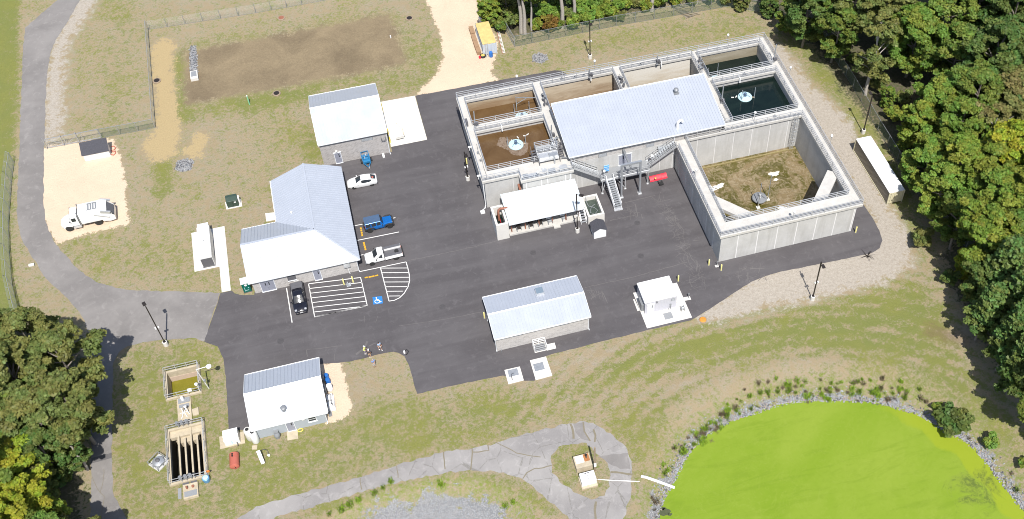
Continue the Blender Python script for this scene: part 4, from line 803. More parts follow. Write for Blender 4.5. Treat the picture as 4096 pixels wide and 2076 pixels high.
flight((29.5+ox, -2.25+oy, ZP), (25.9+ox, -2.25+oy, ZT), 1.1, 13)
flight((36.6+ox, -2.25+oy, ZP), (40.6+ox, -2.25+oy, ZT), 1.1, 13)
mb = MB(); mb.box(30.4+ox, 31.6+ox, -7.15+oy, -6.7+oy, 0.01, .12); mb.build('bottom_step', M['alum'], ld)
# portal frame (monorail hoist)
t_ = thing('hoist_portal', 'tall galvanised portal frame with hoist beam in front of the double door', 'hoist', (33.4, -4.83, 0))
for xx in (-1.34, 1.34):
    mb = MB(); mb.box(xx-.12, xx+.12, -.14, .14, .05, 6.2); mb.build('column', M['galv'], t_); mb = MB(); mb.box(xx-.28, xx+.28, -.28, .28, 0.02, .12); mb.build('base_plate', M['alum'], t_)
mb = MB(); mb.box(-1.48, 1.48, -.14, .14, 6.2, 6.5); mb.build('cross_beam', M['galv'], t_); mb = MB(); mb.box(-.22, -.02, -.3, 3.4, 5.75, 6.05).box(-.26, .02, -.3, 3.4, 6.05, 6.1); mb.build('hoist_beam', M['grey'], t_)
# blue banner on landing lamp
t_ = thing('banner', 'small blue and white striped banner beside the landing', 'flag', (30.1, -2.9, ZP+1.0)); mb = MB()
for k in range(8):
    mb.mat(k % 2); mb.box(0, .75, -.012+.03*math.sin(k), .012+.03*math.sin(k), .15*k, .15*k+.149)
mb.build('cloth', [pm('banner_blue', (.05, .25, .6), .7), pm('banner_pale', (.35, .55, .75), .7)], t_); mb = MB(); mb.bar((-.03, 0, -.95), (-.03, 0, 1.25), .04); mb.build('pole', M['galv'], t_)
# ---- headworks screen platform
hw = thing('screen_platform', 'grey metal screening machine with railed steps on the tank deck', 'machine', (23, -.6, ZT))
mb = MB(); mb.box(-1.45, 1.3, -.45, .95, .7, 1.05); mb.box(-1.35, -.1, -.35, .45, 1.05, 1.35); mb.build('housing', M['alum'], hw); mb = MB(); mb.box(.0, 1.2, -.3, .35, 1.05, 1.3).tube([(.6, -.35, 1.2), (.65, -.6, .7), (.6, -.6, 0)], .1).tube([(.8, 1.5, .5), (.8, 1.6, 1.9), (.85, 1.3, 2.1), (.9, 1.0, 1.9)], .12); mb.build('piping', M['galv'], hw)
mb = MB(); rail(mb, [(-1.5, 2.2), (1.5, 2.2), (1.5, 1.1), (-1.5, 1.1)], 1.0, True, .95, .03, 3, True, 1.0); mb.build('guardrail', M['alum'], hw)
mb = MB(); mb.box(-1.5, 1.5, 1.1, 2.2, .92, 1.0); mb.build('deck', M['grating'], hw)
mb = MB()
for xx in (-1.45, 1.45):
    for yy in (-.4, 1.0, 2.1): mb.bar((xx, yy, -.4), (xx, yy, 1.0), .09)
mb.build('legs', M['dgrey'], hw)
for s_ in (-1, 1):
    mb = MB(); x_ = s_*1.85
    for k in range(5): mb.box(x_-.3, x_+.3, .3+k*.3, .55+k*.3, .12+k*.2, .16+k*.2)
    for e in (x_-.32, x_+.32): mb.bar((e, .2, .05), (e, 1.8, 1.0), .06).bar((e, .2, .9), (e, 1.8, 1.9), .05).bar((e, .2, .05), (e, .2, .9), .05).bar((e, 1.0, .5), (e, 1.0, 1.4), .05)
    mb.build('steps', M['dgrey'], hw)
mb = MB(); mb.box(2.0, 3.1, -.6, -.45, .35, .5).bar((2.0, -.5, 0), (2.0, -.5, .4), .06).bar((3.1, -.5, 0), (3.1, -.5, .4), .06); mb.build('chute', M['grey'], hw, (0, 1.0, 0), R_(-18))
for i, (x0, x1, y0_, y1_) in enumerate(((18.9, 19.6, -2.6, -1.95), (19.6, 21.0, -2.75, -2.1), (22.4, 23.4, -2.6, -1.9), (24.0, 25.1, -2.4, -1.7), (21.6, 22.3, -2.3, -1.6))):
    mb = MB(); mb.box(x0-23, x1-23, y0_+.6, y1_+.6, .004, .05); mb.build('hatch_cover', M['alum'] if i % 2 else M['galv'], hw)
# ---- open blower shed in front of the headworks
sh = thing('pump_shelter', 'open-fronted shelter with pale roof over pumps on a slab', 'shelter', (20.8, -5.2, 0)); ox, oy = -20.8, 5.2
mb = MB(); roof_poly(mb, [(15.45+ox, -7.9+oy, 3.0), (25.9+ox, -7.9+oy, 3.0), (25.9+ox, -2.95+oy, 3.75), (15.45+ox, -2.95+oy, 3.75)], 'x', .42); rf = mb.build('roof', pm('pale_metal_roof', (.55, .60, .62), .3, 0.1, .04, .6), sh); gutter(rf, 15.45+ox, 25.9+ox, -7.92+oy, 3.0)
mb = MB(); mb.box(15.5+ox, 25.5+ox, -7.4+oy, -2.95+oy, 0.02, .28); mb.build('slab', M['deck'], sh)
mb = MB(); mb.box(15.5+ox, 25.8+ox, -3.1+oy, -2.95+oy, .28, 3.5); mb.build('back_wall', M['conc'], sh)
for k in range(6):
    mb = MB(); xx = 15.9+k*1.9; mb.box(xx+ox-.07, xx+ox+.07, -7.0+oy, -6.86+oy, .28, 3.0); mb.build('post', M['rust'], sh)
mb = MB(); mb.box(15.9+ox, 25.4+ox, -7.1+oy, -6.8+oy, 2.75, 2.9); mb.build('beam', M['grey'], sh)
mb = MB(); mb.box(21.6+ox, 22.5+ox, -7.85+oy, -7.35+oy, .02, .22); mb.build('step', M['deck'], sh)
for i, (xx, dark) in enumerate(((16.9, 1), (18.6, 1), (19.9, 1), (21.3, 0), (23.3, 0))):
    t_ = thing('pump_unit', ['dark pump frame at the channel end of the shelter', 'second dark pump frame from the channel end of the shelter', 'dark pump frame beside the middle posts of the shelter', 'light grey motor unit in the middle of the shelter', 'grey pump with bent pipe near the round lamp post'][i], 'pump', (xx, -6.3, .28), group='pumps under the shelter')
    mb = MB(); mb.box(-.35, .35, -.5, .6, 0, .9 if dark else .45); mb.build('casing', M['dark'] if dark else M['galv'], t_, bevel=.04)
    mb = MB(); mb.lathe([(.22, -.5), (.25, -.45), (.25, .4), (.15, .45)], (0, -.1, .75), 12, 'x'); mb.build('motor', M['dgrey'] if dark else M['galv'], t_, smooth=True)
    mb = MB(); mb.tube([(-.3, -.4, .5), (-.3, -.75, .5), (-.3, -.8, 0)], .07).tube([(.3, -.4, .6), (.3, -.7, .5), (.3, -.7, 0)], .05); mb.build('pipe', M['grey'], t_)
# channel at the shelter's end
t_ = thing('inlet_channel', 'white concrete inlet chamber open at the top with a brown pipe', 'chamber', (14.57, -5.9, 0)); 
def opentank(t_, x, y, zt, wl, matw, matl, zl, nm='wall'):
    mb = MB(); mb.box(-x, x, -y, -y+wl, 0, zt).box(-x, x, y-wl, y, 0, zt).box(-x, -x+wl, -y+wl, y-wl, 0, zt).box(x-wl, x, -y+wl, y-wl, 0, zt); mb.build(nm, matw, t_); mb = MB(); mb.box(-x+wl, x-wl, -y+wl, y-wl, zl-.1, zl); mb.build('liquid', matl, t_)
opentank(t_, .83, 1.78, 3.0, .3, M['pad'], M['wdk'], 1.4)
mb = MB(); mb.tube([(1.3, .7, 3.3), (.3, .7, 3.45), (.05, .6, 3.35), (0, .5, 2.9), (0, .4, 1.5)], .16, 10); mb.build('pipe', M['rust'], t_, smooth=True)
mb = MB(); mb.lathe([(.12, .3), (.16, .35), (.16, .8), (0, .82)], (.05, -.9, 1.1), 10); mb.tube([(.05, -.9, 1.9), (.0, -.3, 2.6)], .03); mb.build('submersible_pump', M['red'], t_)
t_ = thing('wall_pipe', 'brown pipe elbow on the concrete wall behind the shelter', 'pipe', (18.35, -2.2, 0)); mb = MB(); mb.tube([(0, .75, 3.3), (0, .1, 3.3), (0, -.1, 3.0), (0, -.15, 1.0)], .17, 10); mb.build('elbow', M['rust'], t_, smooth=True)
# concrete holding tank right of the shelter
t_ = thing('holding_tank', 'white concrete box tank with murky water and hoses inside', 'tank', (27.4, -6.55, 0)); b = NB('murky_water'); mw = b.fin(b.mix(b.noise(2, 4, .6, .5, b.obj()), (.01, .022, .018), (.09, .11, .09)), .2)
opentank(t_, 1.15, 1.93, 1.65, .28, M['pad'], mw, .9)
mb = MB(); mb.tube([(-.5, 1.7, 1.8), (-.5, 1.2, 1.1), (-.4, .6, .95), (.3, .1, .97), (.6, -.5, .95), (0, -1.1, .97), (-.5, -.6, .95), (-.1, .3, .99), (.5, .7, .95)], .04, 5); mb.build('hose', M['galv'], t_, smooth=True)
t_ = thing('step_ladder', 'grey metal step ladder beside the white box tank', 'steps', (25.75, -7.5, 0)); mb = MB()
for k in range(5): mb.box(-.35, .35, -.5+k*.28, -.28+k*.28, .2+k*.22, .24+k*.22)
mb.build('treads', M['galv'], t_); mb = MB()
for s_ in (-.37, .37): mb.bar((s_, -.6, .02), (s_, .85, 1.2), .06).bar((s_, -.6, .8), (s_, .85, 2.0), .04).bar((s_, -.6, 0), (s_, -.6, .8), .04).bar((s_, .85, 0), (s_, .85, 2), .05)
mb.build('frame', M['alum'], t_)
t_ = thing('garden_shed', 'little white shed with dark shingle roof against the box tank', 'shed', (27.15, -10.25, 0)); mb = MB(); mb.add([(-.85, -.85, 0), (.85, -.85, 0), (.85, .85, 0), (-.85, .85, 0), (-.85, -.85, 1.5), (.85, -.85, 1.5), (.85, .85, 1.5), (-.85, .85, 1.5), (0, -.85, 1.95), (0, .85, 1.95)], [(0, 1, 5, 8, 4), (2, 3, 7, 9, 6), (1, 2, 6, 5), (3, 0, 4, 7)]); mb.build('wall', M['white'], t_)
mb = MB(); mb.slab([(-1.0, -.95, 1.42), (0, -.95, 2.0), (0, .95, 2.0), (-1.0, .95, 1.42)], .05).slab([(0, -.95, 2.0), (1.0, -.95, 1.42), (1.0, .95, 1.42), (0, .95, 2.0)], .05); mb.build('roof', M['shingle'], t_)
# ================================================================= LOWER-LEFT TREATMENT TANKS
def pit(name, label, R4, depth, rim=.3, wl=.28):
    x0, x1, y0, y1 = R4; t_ = thing(name, label, 'tank', ((x0+x1)/2, (y0+y1)/2, 0)); X, Y = (x1-x0)/2, (y1-y0)/2; mb = MB()
    for a in ((-X, X, -Y, -Y+wl), (-X, X, Y-wl, Y), (-X, -X+wl, -Y+wl, Y-wl), (X-wl, X, -Y+wl, Y-wl)): mb.box(*a, -depth, rim)
    mb.build('wall', M['oldc'], t_); return t_, X, Y
t_, X, Y = pit('settling_tank', 'square concrete settling tank holding olive green water', PIT_A, 3.4)
b = NB('olive_water'); ow = b.fin(b.mix(b.noise(1.4, 5, .65, .8, b.obj()), (.12, .115, .008), (.19, .165, .02)), .35, 0, .35)
mb = MB(); mb.box(-X+.28, X-.28, -Y+.28, Y-.28, -1.75, -1.62); mb.build('liquid', ow, t_)
mb = MB(); mb.box(-X+.28, X-.28, Y-.32, Y-.282, -1.7, -.75); mb.build('wall_liner', pm('pink_liner', (.46, .36, .29), .8, 0, .1), t_)
mb = MB(); rail(mb, [(-X+.1, -Y+.1), (X-.1, -Y+.1), (X-.1, Y-.1), (-X+.1, Y-.1)], .3, True, .95, .026, 2, False, 1.5); mb.build('guardrail', M['alum'], t_)
mb = MB(); mb.tube([(X-.2, -Y+.3, .3), (X-.25, -Y+.3, 1.6)], .04).lathe([(.0, 1.55), (.2, 1.6), (.2, 1.8), (0, 1.9)], (X-.25, -Y+.3, 0), 10).box(.7, 1.2, -Y-.05, -Y+.15, 1.0, 1.4); mb.build('instrument', M['white'], t_)
t_, X, Y = pit('aeration_tank', 'long concrete tank split into six narrow dark channels', PIT_B, 4.0)
mb = MB()
for i, xx in enumerate((-29.25+.1, -28.5+.06, -27.75, -27.05, -26.45)):
    mb.box(xx+28.22-.1, xx+28.22+.1, -Y+.28, Y-(1.1 if i in (0, 4) else 1.6 if i != 2 else .28), -.14, .12)
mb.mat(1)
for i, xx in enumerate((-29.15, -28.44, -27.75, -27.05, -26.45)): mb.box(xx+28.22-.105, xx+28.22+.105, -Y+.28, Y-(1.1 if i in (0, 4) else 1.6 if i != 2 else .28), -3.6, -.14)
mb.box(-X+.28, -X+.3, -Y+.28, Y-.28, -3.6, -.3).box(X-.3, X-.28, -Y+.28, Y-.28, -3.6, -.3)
mb.build('divider', [M['oldc'], pm('algae_shade_wall', (.085, .072, .05), .7, 0, .3, 2)], t_)  # lower channel walls: wet algae tone, with the narrow gaps' shade painted in
mb = MB(); mb.box(-X+.28, X-.28, Y-1.15, Y-.28, -.6, .0).box(-1.2, 1.3, Y-1.9, Y-1.15, -1.2, -.35); mb.build('inlet_trough', M['oldc'], t_)
b = NB('black_water'); bw = b.fin(b.mix(b.noise(1.4, 4, .6, .5, b.obj()), (.012, .011, .009), (.03, .028, .02)), .3, 0, .3)
mb = MB(); mb.box(-X+.28, X-.28, -Y+.28, Y-.28, -2.6, -2.4); mb.build('liquid', bw, t_)
mb = MB(); rail(mb, [(-X+.08, -Y+.08), (X-.08, -Y+.08), (X-.08, Y-.08), (-X+.08, Y-.08)], .3, True, .95, .026, 2, False, 1.5); mb.build('guardrail', M['alum'], t_)
for yy, nn in ((Y-.1, 3), (-Y+.1, 3)):
    for k in range(nn): mb = MB(); xx = -.75+k*.55; mb.box(xx-.18, xx+.18, yy-.2, yy+.2, .95, 1.15).bar((xx, yy, .2), (xx, yy, 1.4), .06).lathe([(.2, -.02), (.2, .02)], (xx, yy, 1.4), 10); mb.build('gate_actuator', M['grey'], t_)
mb = MB(); mb.box(-.8, -.1, -Y-.6, -Y-.05, .0, .14).box(.1, .8, -Y-.6, -Y-.05, .0, .14); mb.build('hatch', M['dgrey'], t_)
t_ = thing('transfer_channel', 'low tan concrete channel linking the two sunken tanks', 'channel', (-28.25, -22.85, 0)); mb = MB(); mb.box(-.8, .8, -2.4, 1.55, -.1, .22); mb.build('body', M['oldc'], t_)
mb = MB(); mb.box(-.65, .7, .75, 1.45, .22, .3).box(-.6, .6, .1, .55, .22, .28); mb.build('grating', M['grating'], t_); mb = MB(); mb.tube([(-.35, .0, .3), (-.1, -.7, .35), (-.35, -1.5, .3)], .06, 6).tube([(.25, .1, .3), (.0, -.7, .35), (.3, -1.4, .3)], .06, 6).bar((-.5, -.75, .35), (.4, -.7, .35), .06); mb.build('weir_walls', M['white'], t_)
mb = MB(); mb.box(-.1, .1, -.4, .1, .2, .225); mb.build('slot', M['black'], t_); mb = MB(); mb.tube([(.55, -1.0, .2), (.35, -.6, 1.1)], .05).lathe([(.14, 0), (.18, .2), (0, .3)], (.33, -.55, 1.05), 8).lathe([(.2, .3), (.2, .75), (.1, .9)], (-.1, 1.2, 0), 10); mb.build('instrument', M['white'], t_)
pad('manhole_slab', 'square concrete slab with pipe cap beside the tan channel', [(-27.4, -23.26), (-26.64, -23.17), (-26.64, -24.19), (-27.33, -24.21)], .2, M['oldc'])
t_ = thing('outlet_box', 'cream concrete outlet box with grey grating below the six channels', 'chamber', (-28.12, -34.35, 0)); mb = MB(); mb.box(-.82, .82, -.92, .9, -.1, .4); mb.build('body', M['oldc'], t_); mb = MB(); mb.box(-.7, .7, -.75, -.05, .4, .44); mb.build('grating', M['grating'], t_); mb = MB(); mb.lathe([(.12, 0), (.12, .4), (0, .45)], (-.35, .35, .4), 8).lathe([(.15, 0), (.15, .2), (0, .22)], (.3, .4, .4), 8); mb.build('fittings', M['rust'], t_)
pad('grate_slab', 'narrow grey grating plate beside the outlet box', [(-29.6, -33.5), (-29.2, -33.48), (-29.25, -34.9), (-29.62, -34.87)], .05, M['grating'])
t_ = thing('covered_wet_well', 'round grey lid on a diamond-set concrete frame by the channels', 'well', (-31.5, -29.5, 0), R_(42)); mb = MB(); mb.box(-.85, .85, -.85, .85, -.1, .12); mb.build('slab', M['conc'], t_); mb = MB(); mb.lathe([(.66, .12), (.66, .45), (.3, .62), (0, .64)], n=24); mb.build('lid', M['galv'], t_, smooth=True); mb = MB(); mb.lathe([(.26, .6), (.26, .75), (.12, .85), (0, .86)], n=10); mb.build('cap', M['dgrey'], t_); mb = MB(); rail(mb, [(-.8, -.8), (.8, -.8), (.8, .8), (-.8, .8)], .12, True, .6, .025, 1, False, .8); mb.build('guardrail', M['galv'], t_)
# ---- pump station on the loop
t_ = thing('valve_vault', 'weathered concrete vault with white hatch and rust stains in the loop island', 'vault', (15.5, -43.6, 0)); mb = MB(); mb.box(-.95, .95, -.95, .7, -.1, 1.05); mb.build('body', M['oldc'], t_); mb = MB(); mb.box(-.8, .15, -.35, .6, 1.05, 1.1); mb.build('hatch', M['white'], t_); mb = MB(); mb.box(.2, .85, -.3, .65, 1.05, 1.058); mb.build('rust_stain', pm('rust_stain', (.34, .14, .05), .9, 0, .3), t_); mb = MB(); mb.tube([(.5, .5, 1.06), (.55, .3, 1.25), (.5, .1, 1.1)], .08).lathe([(.16, 0), (.16, .1), (.05, .3), (0, .3)], (.55, .45, 1.06), 8); mb.build('fitting', M['dark'], t_)
t_ = thing('pump_cabinet', 'bright white metal cabinet on a concrete base in the loop island', 'cabinet', (15.5, -45.75, 0)); mb = MB(); mb.box(-.95, .95, -1.05, .55, -.1, .25); mb.build('base', M['oldc'], t_); mb = MB(); mb.box(-.87, .87, -.75, .5, .25, 1.15); mb.build('body', M['white'], t_, bevel=.03); mb = MB(); mb.box(-.02, .02, -.5, .2, 1.15, 1.16).box(-.3, -.1, .2, .35, 1.15, 1.165).box(.0, .25, .25, .38, 1.15, 1.165); mb.build('fittings', M['dgrey'], t_)
t_ = thing('utility_pole', 'short weathered wooden pole beside the concrete vault', 'pole', (16.65, -44.75, 0)); mb = MB(); mb.tube([(0, 0, -.2), (0.02, 0, 5.2)], .13, 10, .1); mb.build('shaft', M['wood'], t_); mb = MB(); mb.box(-.14, .14, -.22, -.08, 1.2, 1.8); mb.build('meter_box', M['white'], t_)
t_ = thing('slim_pipe', 'thin white pipe lying from the cabinet across the path', 'pipe'); mb = MB(); mb.tube([(16.6, -46.07, .25), (17.2, -46.25, .12), (19.5, -47.05, .09), (21.15, -47.6, .06)], .045, 6); mb.build('run', M['white'], t_, smooth=True)
z0, z1 = zat(21.6, -47.05), zat(24.6, -48.9)
t_ = thing('outfall_pipe', 'thick white pipe running down the bank into the green pond', 'pipe'); mb = MB(); mb.tube([(21.55, -47.0, z0+.08), (22.0, -47.25, z0+.12), (23.3, -48.05, (z0+z1)/2+.25), (24.95, -49.05, -.85)], .17, 10); mb.build('run', M['white'], t_, smooth=True)
# ================================================================= POND
b = NB('duckweed'); v = b.obj(); n1 = b.noise(.09, 4, .6, .9, v); n2 = b.noise(2.2, 5, .7, .4, v); n3 = b.noise(.35, 5, .7, 1.2, v)
c = b.mix(b.rng(n1, .35, .65), (.152, .232, .012), (.188, .258, .024)); c = b.mix(b.rng(n2, .5, .8, 0, .35), c, (.125, .19, .008))
sk = b.noise(1, 5, .7, 1.2, b.mapv(v, (.10, .5, 1), (0, 0, R_(-25)))); c = b.mix(b.rng(sk, .52, .62, 0, .4), c, (.125, .195, .010)); c = b.mix(b.rng(b.math('ABSOLUTE', b.math('SUBTRACT', n3, .5)), 0, .012, .3, 0), c, (.24, .29, .05))
c = b.mix(b.rng(b.attr('edge'), .15, .55, .75, 0, True), c, (.222, .272, .012)); c = b.mix(b.rng(b.math('ADD', n3, b.math('MULTIPLY', b.attr('thin'), .42)), .74, .92, 0, .7), c, b.mix(b.rng(n2, .45, .6), (.05, .07, .02), (.16, .2, .03)))
dwm = b.fin(c, .75, 0, .25)
pg = np.arange(18, 92, .5); ph_ = np.arange(-92, -28, .5); PX, PY = np.meshgrid(pg, ph_); sp2 = sdf(pond, PX, PY)
ii = np.arange(PX.size).reshape(PX.shape); F = np.stack([ii[:-1, :-1], ii[:-1, 1:], ii[1:, 1:], ii[1:, :-1]], -1).reshape(-1, 4); F = F[(sp2.ravel()[F] > -1.2).all(1)]
me2 = bpy.data.meshes.new('pond_water'); me2.from_pydata(np.stack([PX.ravel(), PY.ravel(), np.full(PX.size, -1.0)], 1).tolist(), [], F.tolist())
tx, ty = P(2450, 1225, -1); east = 1/(1+np.exp(-(PX-52)/2.5))
wob = .9*np.sin(PX*.5+PY*.3)+.6*np.sin(PX*1.3-PY*.9)
ed = np.where(sp2 < 4.6*east+wob*.8*east, 0.0, 1.0)*east+(1-east); th = np.exp(-(((PX-tx)/4.5)**2+((PY-ty)/4)**2))
for nm, ar in (('edge', np.clip((sp2-(2.6*east+wob*.6))/1.2+.3, 0, 1)*east+(1-east)), ('thin', th)):
    a = me2.attributes.new(nm, 'FLOAT', 'POINT'); a.data.foreach_set('value', ar.astype(np.float32).ravel())
me2.materials.append(dwm); po = bpy.data.objects.new('pond_water', me2); col.objects.link(po); tag(po, kind='structure')
b = NB('algae_mat'); am = b.fin(b.mix(b.noise(3, 4, .7, .3, b.obj()), (.03, .045, .02), (.09, .10, .04)), .7)
mb = MB()
for (pxx, pyy, rr) in ((1672, 1288, .7), (1668, 1279, .3), (1686, 1294, .28), (1664, 1272, .2)):
    cx_, cy_ = P(pxx, pyy, -1); mb.add([(cx_+rr*(1+.3*random.uniform(-1, 1))*math.cos(t), cy_+.6*rr*(1+.3*random.uniform(-1, 1))*math.sin(t), -.99) for t in np.linspace(0, 6.283, 17)[:-1]], [tuple(range(16))])
tag(mb.build('algae_clumps', am), kind='stuff')
# riprap stones round the water and in the dry basin
def rocks(name, pts, mats):
    ico = bmesh.new(); bmesh.ops.create_icosphere(ico, subdivisions=1, radius=1); iv = [v_.co.copy() for v_ in ico.verts]; fi = [[v_.index for v_ in f_.verts] for f_ in ico.faces]; ico.free()
    V, F, Mi = [], [], []
    for x, y, z, r in pts:
        o = len(V); e = Euler((random.uniform(0, 6), random.uniform(0, 6), random.uniform(0, 6))).to_matrix(); sx, sy, sz = random.uniform(.7, 1.3)*r, random.uniform(.6, 1.1)*r, random.uniform(.45, .8)*r
        for q in iv: w = e @ Vector((q.x*sx, q.y*sy, q.z*sz)); V.append((x+w.x, y+w.y, z+w.z*.8))
        k = random.randrange(len(mats)); F += [[o+i for i in f] for f in fi]; Mi += [k]*len(fi)
    m_ = bpy.data.meshes.new(name); m_.from_pydata(V, [], F); [m_.materials.append(q) for q in mats]; m_.polygons.foreach_set('material_index', Mi)
    o = bpy.data.objects.new(name, m_); col.objects.link(o); return tag(o, kind='stuff')
stm = [pm('stone_pale', (.29, .285, .28), .9, 0, .2, 8), pm('stone_grey', (.24, .24, .245), .9, 0, .2, 8), pm('stone_dark', (.10, .10, .105), .9, 0, .2, 8), pm('stone_pink', (.28, .225, .195), .9, 0, .2, 8), pm('stone_blue', (.27, .29, .31), .9, 0, .2, 8)]
def scatter(poly, n, dmin, dmax, fn):
    out = []; xs_ = [p[0] for p in poly]; ys_ = [p[1] for p in poly]; X = np.random.uniform(min(xs_)-8, max(xs_)+8, 90000); Y = np.random.uniform(min(ys_)-8, max(ys_)+8, 90000)
    s_ = sdf(poly, X, Y); k = (s_ > dmin) & (s_ < dmax); X, Y, s_ = X[k], Y[k], s_[k]; pr = fn(X, Y, s_); kk = np.random.rand(len(X)) < pr; X, Y, s_ = X[kk][:n], Y[kk][:n], s_[kk][:n]
    return X, Y, s_
X, Y, s_ = scatter(pond, 6000, -2.2, .1, lambda x, y, s: np.where(s > -.9, .9, .3*np.exp((s+.9)/.5))*(y > -75))
Zs = bank(s_, 1.0, 5.5); rocks('riprap', [(a, bb, max(z, -1.05)+.02, random.uniform(.06, .17)) for a, bb, z in zip(X, Y, Zs)], stm)
X, Y, s_ = scatter(basin, 12000, -.8, 30, lambda x, y, s: np.where(s > 0, .9, .3)*(y > -62))
Zs = bank(s_, 1.2, 4.0); rocks('basin_stones', [(a, bb, z+.02, random.uniform(.04, .10)) for a, bb, z in zip(X, Y, Zs)], [stm[0], stm[1], stm[1], stm[4]])
for nm, poly, n_ in (('stone_strip', stoneA, 330), ('stone_patch', stoneB, 300), ('stone_patch', stoneC, 330)):
    X, Y, s_ = scatter(poly, n_, -.15, 9, lambda x, y, s: np.ones_like(x)); rocks(nm, [(a, bb, .03, random.uniform(.06, .16)) for a, bb in zip(X, Y)], [stm[0], stm[1], stm[1], stm[2]])
# ================================================================= VEHICLES (real size, root scaled to the layout)
U = .92
def ring(x, wb, wm, wt, zb, zm, zt, rc=.1):
    L = [(x, -wb, zb), (x, -wm, zb+(zm-zb)*.35), (x, -wm, zm), (x, -wt, zt-rc*.5), (x, -wt+rc, zt)]
    return L + [(p[0], -p[1], p[2]) for p in L[::-1]]
def wheels(t_, xs_, track, r, w=.24, rim='alum', z=None, both=True):
    ty = MB(); ty.lathe([(r*.62, -w/2), (r*.92, -w/2), (r, -w*.35), (r, w*.35), (r*.92, w/2), (r*.62, w/2)], n=22, axis='y'); tyre = None
    for xx in xs_:
        for s_ in (-1, 1):
            e = thing('wheel', None, None, (xx, s_*track, r)); e.parent = t_
            if tyre is None:
                tyre = ty.build('tyre', M['black'], e, smooth=True); rm = MB(); rm.lathe([(0, -w*.42), (r*.2, -w*.44), (r*.3, -w*.36), (r*.56, -w*.40), (r*.64, -w*.46), (r*.64, w*.46), (r*.56, w*.40), (r*.3, w*.36), (0, w*.42)], n=18, axis='y'); rim_ = rm.build('rim', M[rim], e, smooth=True)
            else:
                for o in (tyre, rim_): c = o.copy(); col.objects.link(c); c.parent = e
def piece(t_, name, mat, rings, sel=None, off=0, smooth=True):
    if off:
        cx_ = sum(p[0] for r in rings for p in r)/sum(len(r) for r in rings); rings = [[(p[0], p[1]*(1+off/.8), p[2]+off*.8) for p in r] for r in rings]
    mb = MB(); mb.loft(rings, sel); return mb.build(name, M[mat] if isinstance(mat, str) else mat, t_, smooth=smooth)
def lights(t_, xf, yf, zf, xb=None, zb=None, s=(.06, .34, .16)):
    for y_ in (-yf, yf):
        mb = MB(); mb.box(xf-s[0], xf+s[0], y_-s[1]/2, y_+s[1]/2, zf-s[2]/2, zf+s[2]/2); mb.build('headlight', M['alum'], t_, bevel=.03)
        if xb is not None: mb = MB(); mb.box(xb-.04, xb+.04, y_-.12, y_+.12, zb-.14, zb+.14); mb.build('tail_light', M['tankred'], t_)
def mirrors(t_, x, y, z, mat):
    for s_ in (-1, 1): mb = MB(); mb.box(x-.06, x+.06, s_*y-.11, s_*y+.11, z-.07, z+.09); mb.build('side_mirror', mat, t_, bevel=.03)
carw = pm('car_white', (.74, .74, .73), .2, 0, .02, 1, spec=.6)
# white hatchback-sedan
t_ = thing('parked_car', 'white compact car parked by the office beside the blue trailer', 'car', (-2.15, 7.95, .02), R_(180-1.5), s=U)
lo = [ring(-2.27, .6, .66, .6, .45, .72, .82), ring(-2.15, .74, .84, .74, .28, .85, 1.0), ring(-1.5, .8, .89, .8, .2, .9, 1.0), ring(-.4, .82, .9, .82, .18, .86, .95), ring(.7, .82, .9, .82, .18, .84, .93), ring(1.2, .8, .89, .78, .18, .8, .9), ring(1.85, .76, .85, .7, .2, .66, .77), ring(2.2, .6, .72, .55, .27, .52, .62), ring(2.3, .45, .55, .42, .34, .46, .52)]
piece(t_, 'body', carw, lo)
def cr(x, b_, t, zb, zt, rc=.14): return [(x, -b_, zb), (x, -t, zt-.05), (x, -t+rc, zt), (x, 0, zt+.05), (x, t-rc, zt), (x, t, zt-.05), (x, b_, zb)]
cb = [cr(-2.05, .6, .58, .97, 1.0), cr(-1.35, .76, .62, .92, 1.30), cr(-.95, .79, .62, .9, 1.38), cr(-.2, .8, .62, .9, 1.44), cr(.15, .8, .62, .9, 1.42), cr(.95, .78, .7, .86, .93)]
piece(t_, 'cabin', carw, cb)
piece(t_, 'windshield', 'glass', cb[4:6], lambda i, k: k in (2, 3), .012); piece(t_, 'rear_window', 'glass', cb[0:2], lambda i, k: k in (2, 3), .012)
for s_ in (0, 5): piece(t_, 'side_window', 'glass', cb[1:5], lambda i, k, s_=s_: k == s_, .012)
mb = MB(); mb.lathe([(.16, 0), (.18, .06), (.1, .14), (0, .15)], (0, 0, 0), 10); mb.build('parcel', M['tankred'], t_, (-1.62, .15, 1.16))
wheels(t_, (-1.35, 1.36), .78, .32, .2); lights(t_, 2.02, .56, .62, -2.2, .78); mirrors(t_, .72, .95, .95, carw)
# blue off-road wagon facing east
jb = pm('metallic_blue', (.01, .13, .42), .25, .25, .05, 1, spec=.6)
t_ = thing('parked_car', 'bright blue boxy off-road car with black roof', 'car', (-1.2, -.62, .02), R_(1.5), s=U)
mb = MB(); mb.loft([ring(-2.0, .78, .82, .78, .5, .95, 1.12, .06), ring(-1.2, .8, .84, .8, .45, 1.0, 1.15, .06), ring(.6, .8, .84, .8, .45, 1.0, 1.15, .06), ring(.75, .72, .78, .72, .5, 1.0, 1.13, .06), ring(1.95, .58, .64, .58, .5, .95, 1.08, .08)]); mb.build('body', jb, t_, smooth=True)
mb = MB(); mb.box(.75, 1.9, -.6, .6, 1.08, 1.15).box(.95, 1.6, -.28, .28, 1.15, 1.19); mb.build('hood', jb, t_, bevel=.05)
cb = [cr(-2.0, .78, .70, 1.1, 1.8, .06), cr(-1.15, .79, .71, 1.1, 1.84, .06), cr(-.35, .79, .71, 1.1, 1.84, .06), cr(.3, .79, .71, 1.1, 1.82, .06), cr(.68, .76, .74, 1.08, 1.16, .06)]
